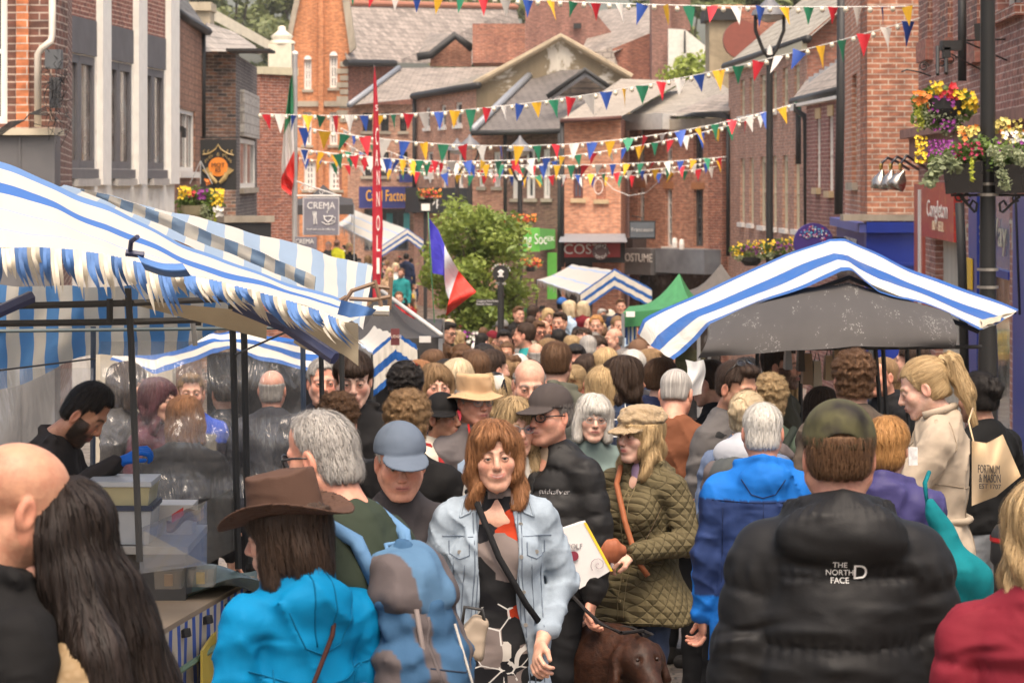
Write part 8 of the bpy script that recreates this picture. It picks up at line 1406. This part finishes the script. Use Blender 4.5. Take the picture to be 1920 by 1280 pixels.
# hand through the crowd arm in arm: folded fingers on the charcoal sleeve
# ---- chocolate Labrador
X0=P(1150,HY,12.0).x; Y0=12.0; g0_=gz(12.0)
def dog(X,Y,Z):
    # local: nose toward -Y, z up from the ground, slightly turned
    d=cap(X,Y,Z,(0,.02,.50),(0,.52,.50),.15,.125); d=smin(d,ell(X,Y,Z,(0,.06,.44),(.135,.17,.17)),.05); d=smin(d,ell(X,Y,Z,(0,.55,.48),(.12,.13,.14)),.05)
    d=smin(d,cap(X,Y,Z,(0,.0,.54),(.03,-.16,.545),.105,.085),.05)
    d=smin(d,ell(X,Y,Z,(.03,-.20,.545),(.088,.095,.078)),.03); d=smin(d,cap(X,Y,Z,(.03,-.25,.515),(.03,-.35,.455),.052,.040),.035); d=smin(d,cap(X,Y,Z,(.03,-.26,.48),(.03,-.34,.435),.035,.028),.02)
    d=smin(d,sph(X,Y,Z,(.03,-.375,.462),.020),.012)
    A=np.abs(X-.03); ear=cap(A,Y,Z,(.075,-.175,.585),(.108,-.19,.475),.020,.036); ear=np.maximum(ear,np.abs(A-.095-.12*(.55-Z))-.016); d=smin(d,ear,.018)
    B=np.abs(X); d=smin(d,cap(B,Y,Z,(.085,.05,.42),(.085,.04,.22),.058,.036),.03); d=smin(d,cap(B,Y,Z,(.085,.04,.22),(.085,.03,.05),.034,.028),.02); d=smin(d,ell(B,Y,Z,(.085,.0,.028),(.038,.055,.03)),.02)
    d=smin(d,cap(B,Y,Z,(.085,.56,.44),(.095,.50,.28),.085,.050),.03); d=smin(d,cap(B,Y,Z,(.095,.50,.28),(.095,.62,.19),.046,.030),.02); d=smin(d,cap(B,Y,Z,(.095,.62,.19),(.095,.59,.05),.028,.026),.02); d=smin(d,ell(B,Y,Z,(.095,.55,.028),(.038,.055,.03)),.02)
    d=smin(d,cap(X,Y,Z,(0,.66,.54),(-.08,.80,.66),.042,.030),.03); d=smin(d,cap(X,Y,Z,(-.08,.80,.66),(-.12,.86,.72),.030,.016),.02)
    d=smax(d,-sph(A,Y,Z,(.040,-.285,.563),.016),.01)
    return d+.0015*sn(X,Y,Z,60)
V,Q=snet(dog,(-.2,-.42,-.01),(.22,.92,.78),.009); Mz=np.array(Matrix.Rotation(R(20),3,'Z')); k=1.08
fm=NT('dog_fur'); nn=fm.noise(1.,fm.scl(fm.obj(),(50,18,50)),4.,.7); fm.P(col=fm.ramp(nn,[(.3,(.016,.006,.003)),(.7,(.050,.018,.008))]),rough=.5,spec=.25,normal=fm.bump(nn,.6,.006))
loc=(X0,Y0,g0_); dg_=link('dog',npmesh('dog',(V*k)@Mz.T+np.array(loc,np.float32),Q,fm.m),None,loc); tag(dg_,'chocolate brown labrador walking towards the camera on a dark lead','dog')
def dpt(p): return Vector((np.array(p)*k)@Mz.T)+Vector(loc)
for s_ in(-1,1): v,q=uvsphere((0,0,0),.0095); link('eye',npmesh('eye',v+np.array(dpt((.03+s_*.040,-.270,.560)),np.float32),q,paint((.02,.008,.004),.4)),dg_)
v,q=uvsphere((0,0,0),.019); link('nose',npmesh('nose',v*[1.2,.8,.8]+np.array(dpt((.03,-.385,.468)),np.float32),q,paint((.05,.02,.018),.25)),dg_)
ld=thing('dog_lead','dark rope lead running down to the brown dog','dog lead',P(1150,1100,11.5)); c=dpt((.03,-.08,.55)); m=MB(); m.tube([P(1072,1115,11.9),P(1095,1140,11.8),P(1125,1168,11.6),P(1165,1186,11.4),c+Vector((.06,0,.10)),c+Vector((.10,0,.085)),c+Vector((.06,.01,.07))],.008,7); m.tube([dpt((.03+.108*math.cos(a),-.06+.03*math.sin(a),.55+.10*math.sin(a))) for a in [i*.3 for i in range(22)]],.007,6); m.build('rope',cloth((.02,.018,.018)),ld)
# ================= the crowd further down the street: shared figures, each copy its own person =================
PR={}
def proto(key,sex,hair,top,hat=None,hatmat=None,pose=('down','down'),**k):
    o=bp('proto',960,300,F/30,0,sex,'fair',hair=hair,hat=hat,hatmat=hatmat,top=top,topmat=BLKT,legs=T(),arms=pose,detail=3,Y=30,z0=CZ-(300-HY)*30/F-.02-1.72,**k); PR[key]=o; return o
proto('m1','m','short',dict(hood=True,h=.024)); proto('m2','m','crop',dict(w=1.08,h=.024)); proto('m3','m','bald',dict(w=1.08,h=.024)); proto('m4','m','curly',dict(h=.024),beard=((.04,.025,.015),.8)); proto('m5','m','short',dict(kind='puffer',h=.024,w=1.05),hat='cap',hatmat=BLKT)
proto('f1','f','long',dict(fem=True,h=.024)); proto('f2','f','bob',dict(fem=True,hood=True,h=.024)); proto('f3','f','wavy',dict(fem=True,h=.024)); proto('f4','f','pony',dict(fem=True,kind='puffer',h=.024)); proto('f5','f','bun',dict(fem=True,h=.024),pose=('bent','down')); proto('m6','m','short',dict(h=.024),pose=('phone','bent'))
proto('m7','m','crop',dict(w=1.04,h=.024),hyaw=32,pitch=10,glasses='thick'); proto('m8','m','thin',dict(w=1.1,fat=.5,h=.024),pitch=18,hyaw=-22); proto('m9','m','fringe',dict(hood='up',h=.024),pitch=6); proto('f6','f','layered',dict(fem=True,h=.024),hyaw=-32,pitch=10); proto('f7','f','bangs',dict(fem=True,kind='puffer',h=.024),hyaw=26,roll=5,glasses='thin'); proto('f8','f','long',dict(fem=True,h=.024),hat='beanie',hatmat=BLKT,roll=-6,pitch=5)
CC={'black':(.014,.013,.013),'charcoal':(.05,.047,.047),'navy':(.02,.028,.06),'grey':(.16,.155,.15),'white':(.58,.56,.53),'beige':(.40,.33,.24),'olive':(.09,.085,.05),'red':(.36,.02,.025),'maroon':(.14,.012,.02),'blue':(.03,.10,.30),'light blue':(.34,.44,.54),'brown':(.14,.08,.05),'mustard':(.42,.28,.05),'green':(.03,.14,.07),'pink':(.50,.25,.27),'orange':(.58,.10,.02),'yellow':(.62,.60,.03),'cream':(.52,.47,.38),'tan':(.32,.21,.13),'teal':(.02,.20,.20)}
HN={'black':'black','dark':'dark','brown':'brown','auburn':'auburn','lbrown':'light brown','blond':'blond','pale':'pale blond','grey':'grey','white':'white','pepper':'greying','ginger':'ginger','dblond':'dark blond'}
HD={'m1':'short {} hair','m2':'cropped {} hair','m3':'balding {} head','m4':'curly {} hair','m5':'{} hair and cap','m6':'neat {} hair','m7':'{} hair and glasses','m8':'thinning {} hair','m9':'{} hair and hood','f6':'layered {} hair','f7':'{} hair and glasses','f8':'{} hair and beanie','f1':'long {} hair','f2':'a {} bob','f3':'wavy {} hair','f4':'a {} ponytail','f5':'{} hair tied up'}
used_labels=set()
def copyp(key,px,py,s,yaw,hc,cc,label=None,tone='fair',hatc=None,h=None):
    src=PR[key]; Y=F/s; X=(px-960)*Y/F; zt=CZ-(py-HY)*Y/F; g=gz(Y); H=h or min(max(zt-g-.02,1.5),1.9); k=H/1.72
    o=copytree(src,Vector((X,Y,zt-.02*k-H))); o.rotation_euler=(0,0,R(yaw)); o.scale=(k,k,k)
    fixslots(o,skinmat({'fair':(.52,.30,.215),'pale':(.60,.38,.29),'tan':(.42,.22,.14),'ruddy':(.52,.26,.18),'brown':(.20,.10,.06)}[tone]))
    for ch in o.children:
        n=ch.name.split('.')[0]
        if n=='hair': fixslots(ch,hairmat(*H_[hc]))
        elif n in('cap','beanie'): fixslots(ch,cloth(CC[hatc or cc]))
        elif n=='glasses': pass
        elif n in('jacket',): fixslots(ch,cloth(CC[cc],'puffer' if key in('m5','f4','f7') else 'plain'))
        elif n=='trousers': fixslots(ch,[BLKT,JEAN,C_((.05,.045,.04))][int(px+py)%3])
    o['label']=label; o['group']='people in the distant crowd'; return o
# figures picked out one by one
for a in [
 ('m1',1118,588,152,-6,'ginger','olive','fair-haired bearded man in an olive coat over black, facing the camera'),
 ('m2',1050,582,150,-24,'dark','charcoal','man in a dark zipped jacket looking sideways in front of the coffee shop stall'),
 ('m4',1094,613,170,-20,'dark','beige','young man in sunglasses and an open beige jacket'),
 ('f1',1122,628,178,30,'dark','black','woman in sunglasses and black clasping her hands'),
 ('f3',1074,628,182,20,'dblond','tan','woman with dark blond hair in a pale brown coat looking down'),
 ('m3',1152,612,172,-70,'pepper','navy','balding man in a navy jacket in profile beside the chalkboard menu'),
 ('f2',1093,563,108,176,'pale','maroon','blonde woman in a deep red top with her back turned'),
 ('f2',1068,562,108,110,'pale','light blue','blonde woman in a pale blue shirt leaning to the right'),
 ('m2',1164,558,104,0,'brown','navy','man in dark navy standing under the end of the white striped stall'),
 ('m1',1000,570,118,140,'dark','white','man in a white tee shirt reaching sideways near the tree'),
 ('m2',972,572,112,30,'brown','black','man with arms folded behind the white tee shirt'),
 ('f3',1028,577,110,10,'blond','orange','woman in orange red near the green doorway'),
 ('m5',1054,557,105,165,'black','blue','man in a blue cap and blue jacket facing the shop'),
 ('f1',978,612,138,150,'blond','white','girl in a white top with very long pale hair, beside the lamp column base'),
 ('m2',906,612,120,180,'brown','black','dark coated figure beneath the finger post'),
 ('m5',1088,646,195,96,'dark','navy','man in a red baseball cap turned to the right'),
 ('m3',1005,640,205,178,'grey','navy','bald grey haired man in navy seen from behind'),
 ('m2',1030,625,165,186,'dark','navy','dark haired man in navy seen from behind between two coats'),
 ('m1',1048,614,172,170,'black','blue','black haired man in a mid blue jacket from behind'),
 ('f5',1158,590,140,20,'lbrown','light blue','woman in glasses and a light blue shirt further right'),
 ('m5',895,640,150,170,'white','black','man holding up his phone beneath a bright white cap'),
 ('f2',842,597,112,150,'pale','white','person in a loose white shirt beside the black gazebo'),
 ('f3',826,603,108,-30,'brown','white','second white shirted person next to the black gazebo'),
 ('m2',862,655,210,20,'brown','beige','man with sandy fringe and beige collar behind the tree trunk'),
 ('m3',948,660,225,-80,'grey','black','bald man in profile behind the fade haircut'),
 ('f2',972,662,230,170,'white','cream','person in a pale knitted hat and cream coat'),
 ('m3',632,448,60,150,'brown','yellow','steward in a bright yellow high visibility vest below the café sign'),
 ('f3',655,455,58,20,'blond','black','blonde person with white cuffs beside the yellow vest'),
 ('m1',616,452,60,0,'grey','charcoal','grey headed figure at the far edge beside the yellow vest'),
 ('f1',742,492,62,10,'pale','white','woman in white and green by the distant stall'),
 ('m4',752,502,66,-20,'brown','teal','man in a teal football shirt by the young tree'),
 ('m1',762,474,58,170,'black','navy','dark figure under the far striped stall'),
 ('f3',730,502,64,20,'blond','tan','pale haired woman in tan beside the red banner'),
 ('f2',690,478,60,150,'lbrown','light blue','figure in pale blue left of the red banner'.replace('left of','beside')),
 ('f4',748,545,88,0,'brown','red','figure in bright red beneath the tree edge'),
 ('m1',1170,650,260,168,'pepper','charcoal','greying man half hidden behind the plaid shirt'),
 ('m1',1245,640,240,170,'dark','black','black haired man under the flap of the striped canopy'),
 ('m2',1218,650,252,100,'lbrown','navy','light brown haired youth beside the canopy flap'),
]: copyp(*a[:7],label=a[7])
for o in list(scn.objects):
    if o.get('label')=='man in a red baseball cap turned to the right':
        for ch in o.children:
            if ch.name.startswith('cap'): fixslots(ch,cloth((.50,.02,.04)))
    if o.get('label')=='man holding up his phone beneath a bright white cap':
        for ch in o.children:
            if ch.name.startswith('cap'): fixslots(ch,cloth((.72,.71,.68)))
# the rest of the crowd fills the street between them
rg=random.Random(42); taken=[(o.location.x,o.location.y) for o in scn.objects if o.get('category')=='person' and o.get('label')!='proto']
mk=['m1','m2','m3','m4','m5','m6','m7','m7','m8','m9']; fk=['f1','f2','f3','f4','f5','f6','f6','f7','f8']; cnt=0; tries=0
combos={}
def bounds(Y): # street edges by depth
    if Y<26: return (-.0245*Y-.25,.052*Y)
    return (float(np.interp(Y,[26,40,60,80,118],[-.9,-1.1,-1.4,-1.9,-7.4])),float(np.interp(Y,[26,40,60,80,118],[1.5,2.6,3.0,2.3,-2.6])))
cand=[]
while cnt<214 and tries<20000:
    tries+=1; Y=rg.choice([rg.uniform(17,30),rg.uniform(24,50),rg.uniform(40,84),rg.uniform(84,125),rg.uniform(86,118)]); lo,hi=bounds(Y)
    if Y>84: lo,hi=-.062*Y,-.0345*Y
    X=rg.uniform(lo,hi)
    if any((X-a)**2+(Y-b)**2*.35<.17 for a,b in taken): continue
    if abs(Y-50)<1.6 and -1.4<X<.4: continue
    px=960+X*F/Y; taken.append((X,Y)); cnt+=1
    fem=rg.random()<.5; key=rg.choice(fk if fem else mk); hc=rg.choice(['dark','brown','brown','lbrown','blond','dblond','auburn','black','dark','black'] if fem else ['black','dark','brown','dark','lbrown','grey','pepper','brown','black']); cc=rg.choice(['black','black','charcoal','navy','grey','white','beige','olive','red','blue','light blue','brown','mustard','green','pink','cream','tan','teal','maroon'] )
    H=rg.uniform(1.56,1.70) if fem else rg.uniform(1.66,1.84); py=HY+(CZ-gz(Y)-H-.02)*F/Y; yaw=rg.choice([rg.gauss(0,30),rg.gauss(0,40),rg.gauss(180,35),rg.choice([-90,90])+rg.gauss(0,25)])
    cand.append((key,px,py,F/Y,yaw,hc,cc,H))
zone=lambda px,Y: ('by black gazebo' if px<860 else 'behind bald man' if px<980 else 'in mid street' if px<1080 else 'by striped canopy') if Y<30 else (('by young tree' if px<940 else 'below finger post' if px<1010 else 'below coffee shop' if px<1120 else 'by green gazebo') if Y<62 else ('beyond tree' if px<960 else 'at coffee shop') if Y<84 else ('by far stall' if px<720 else 'on far rise'))
rows=['','second ','third ','fourth ','fifth ','sixth ','seventh ','eighth ']
seen={}
for key,px,py,s,yaw,hc,cc,H in sorted(cand,key=lambda c:-c[3]):
    Y=F/s; who='woman' if key[0]=='f' else 'man'; fc='facing front' if abs((yaw+180)%360-180)<50 else 'from behind' if abs((yaw+180)%360-180)>130 else 'side on'
    base=f"{who} with {HD[key].format(HN[hc])} in {cc}, {fc}, {zone(px,Y)}"; n=seen.get(base,0); seen[base]=n+1
    lab=base if n==0 else rows[min(n,7)]+base
    copyp(key,px,py,s,yaw,hc,cc,label=lab,tone=rg.choice(['fair','pale','ruddy','tan','fair']),h=H)
for o in PR.values():
    for ch in list(o.children):
        for g_ in list(ch.children): bpy.data.objects.remove(g_)
        bpy.data.objects.remove(ch)
    bpy.data.objects.remove(o)

# ---- thin air over the street
me=bpy.data.meshes.new('haze'); v=[(x,y,z) for z in (-16,34) for x,y in ((-90,-3),(90,-3),(90,330),(-90,330))]; me.from_pydata(v,[],[(0,3,2,1),(4,5,6,7),(0,1,5,4),(1,2,6,5),(2,3,7,6),(3,0,4,7)]); o=link('haze',me); tag(o,kind='stuff')
t=NT('haze_air'); t.t.nodes.remove(t.b); pv=t.n('VolumePrincipled',{'Color':(.95,.93,.90),'Density':.00025,'Anisotropy':.2}); t.set(t.out.inputs['Volume'],pv.outputs[0]); me.materials.append(t.m)
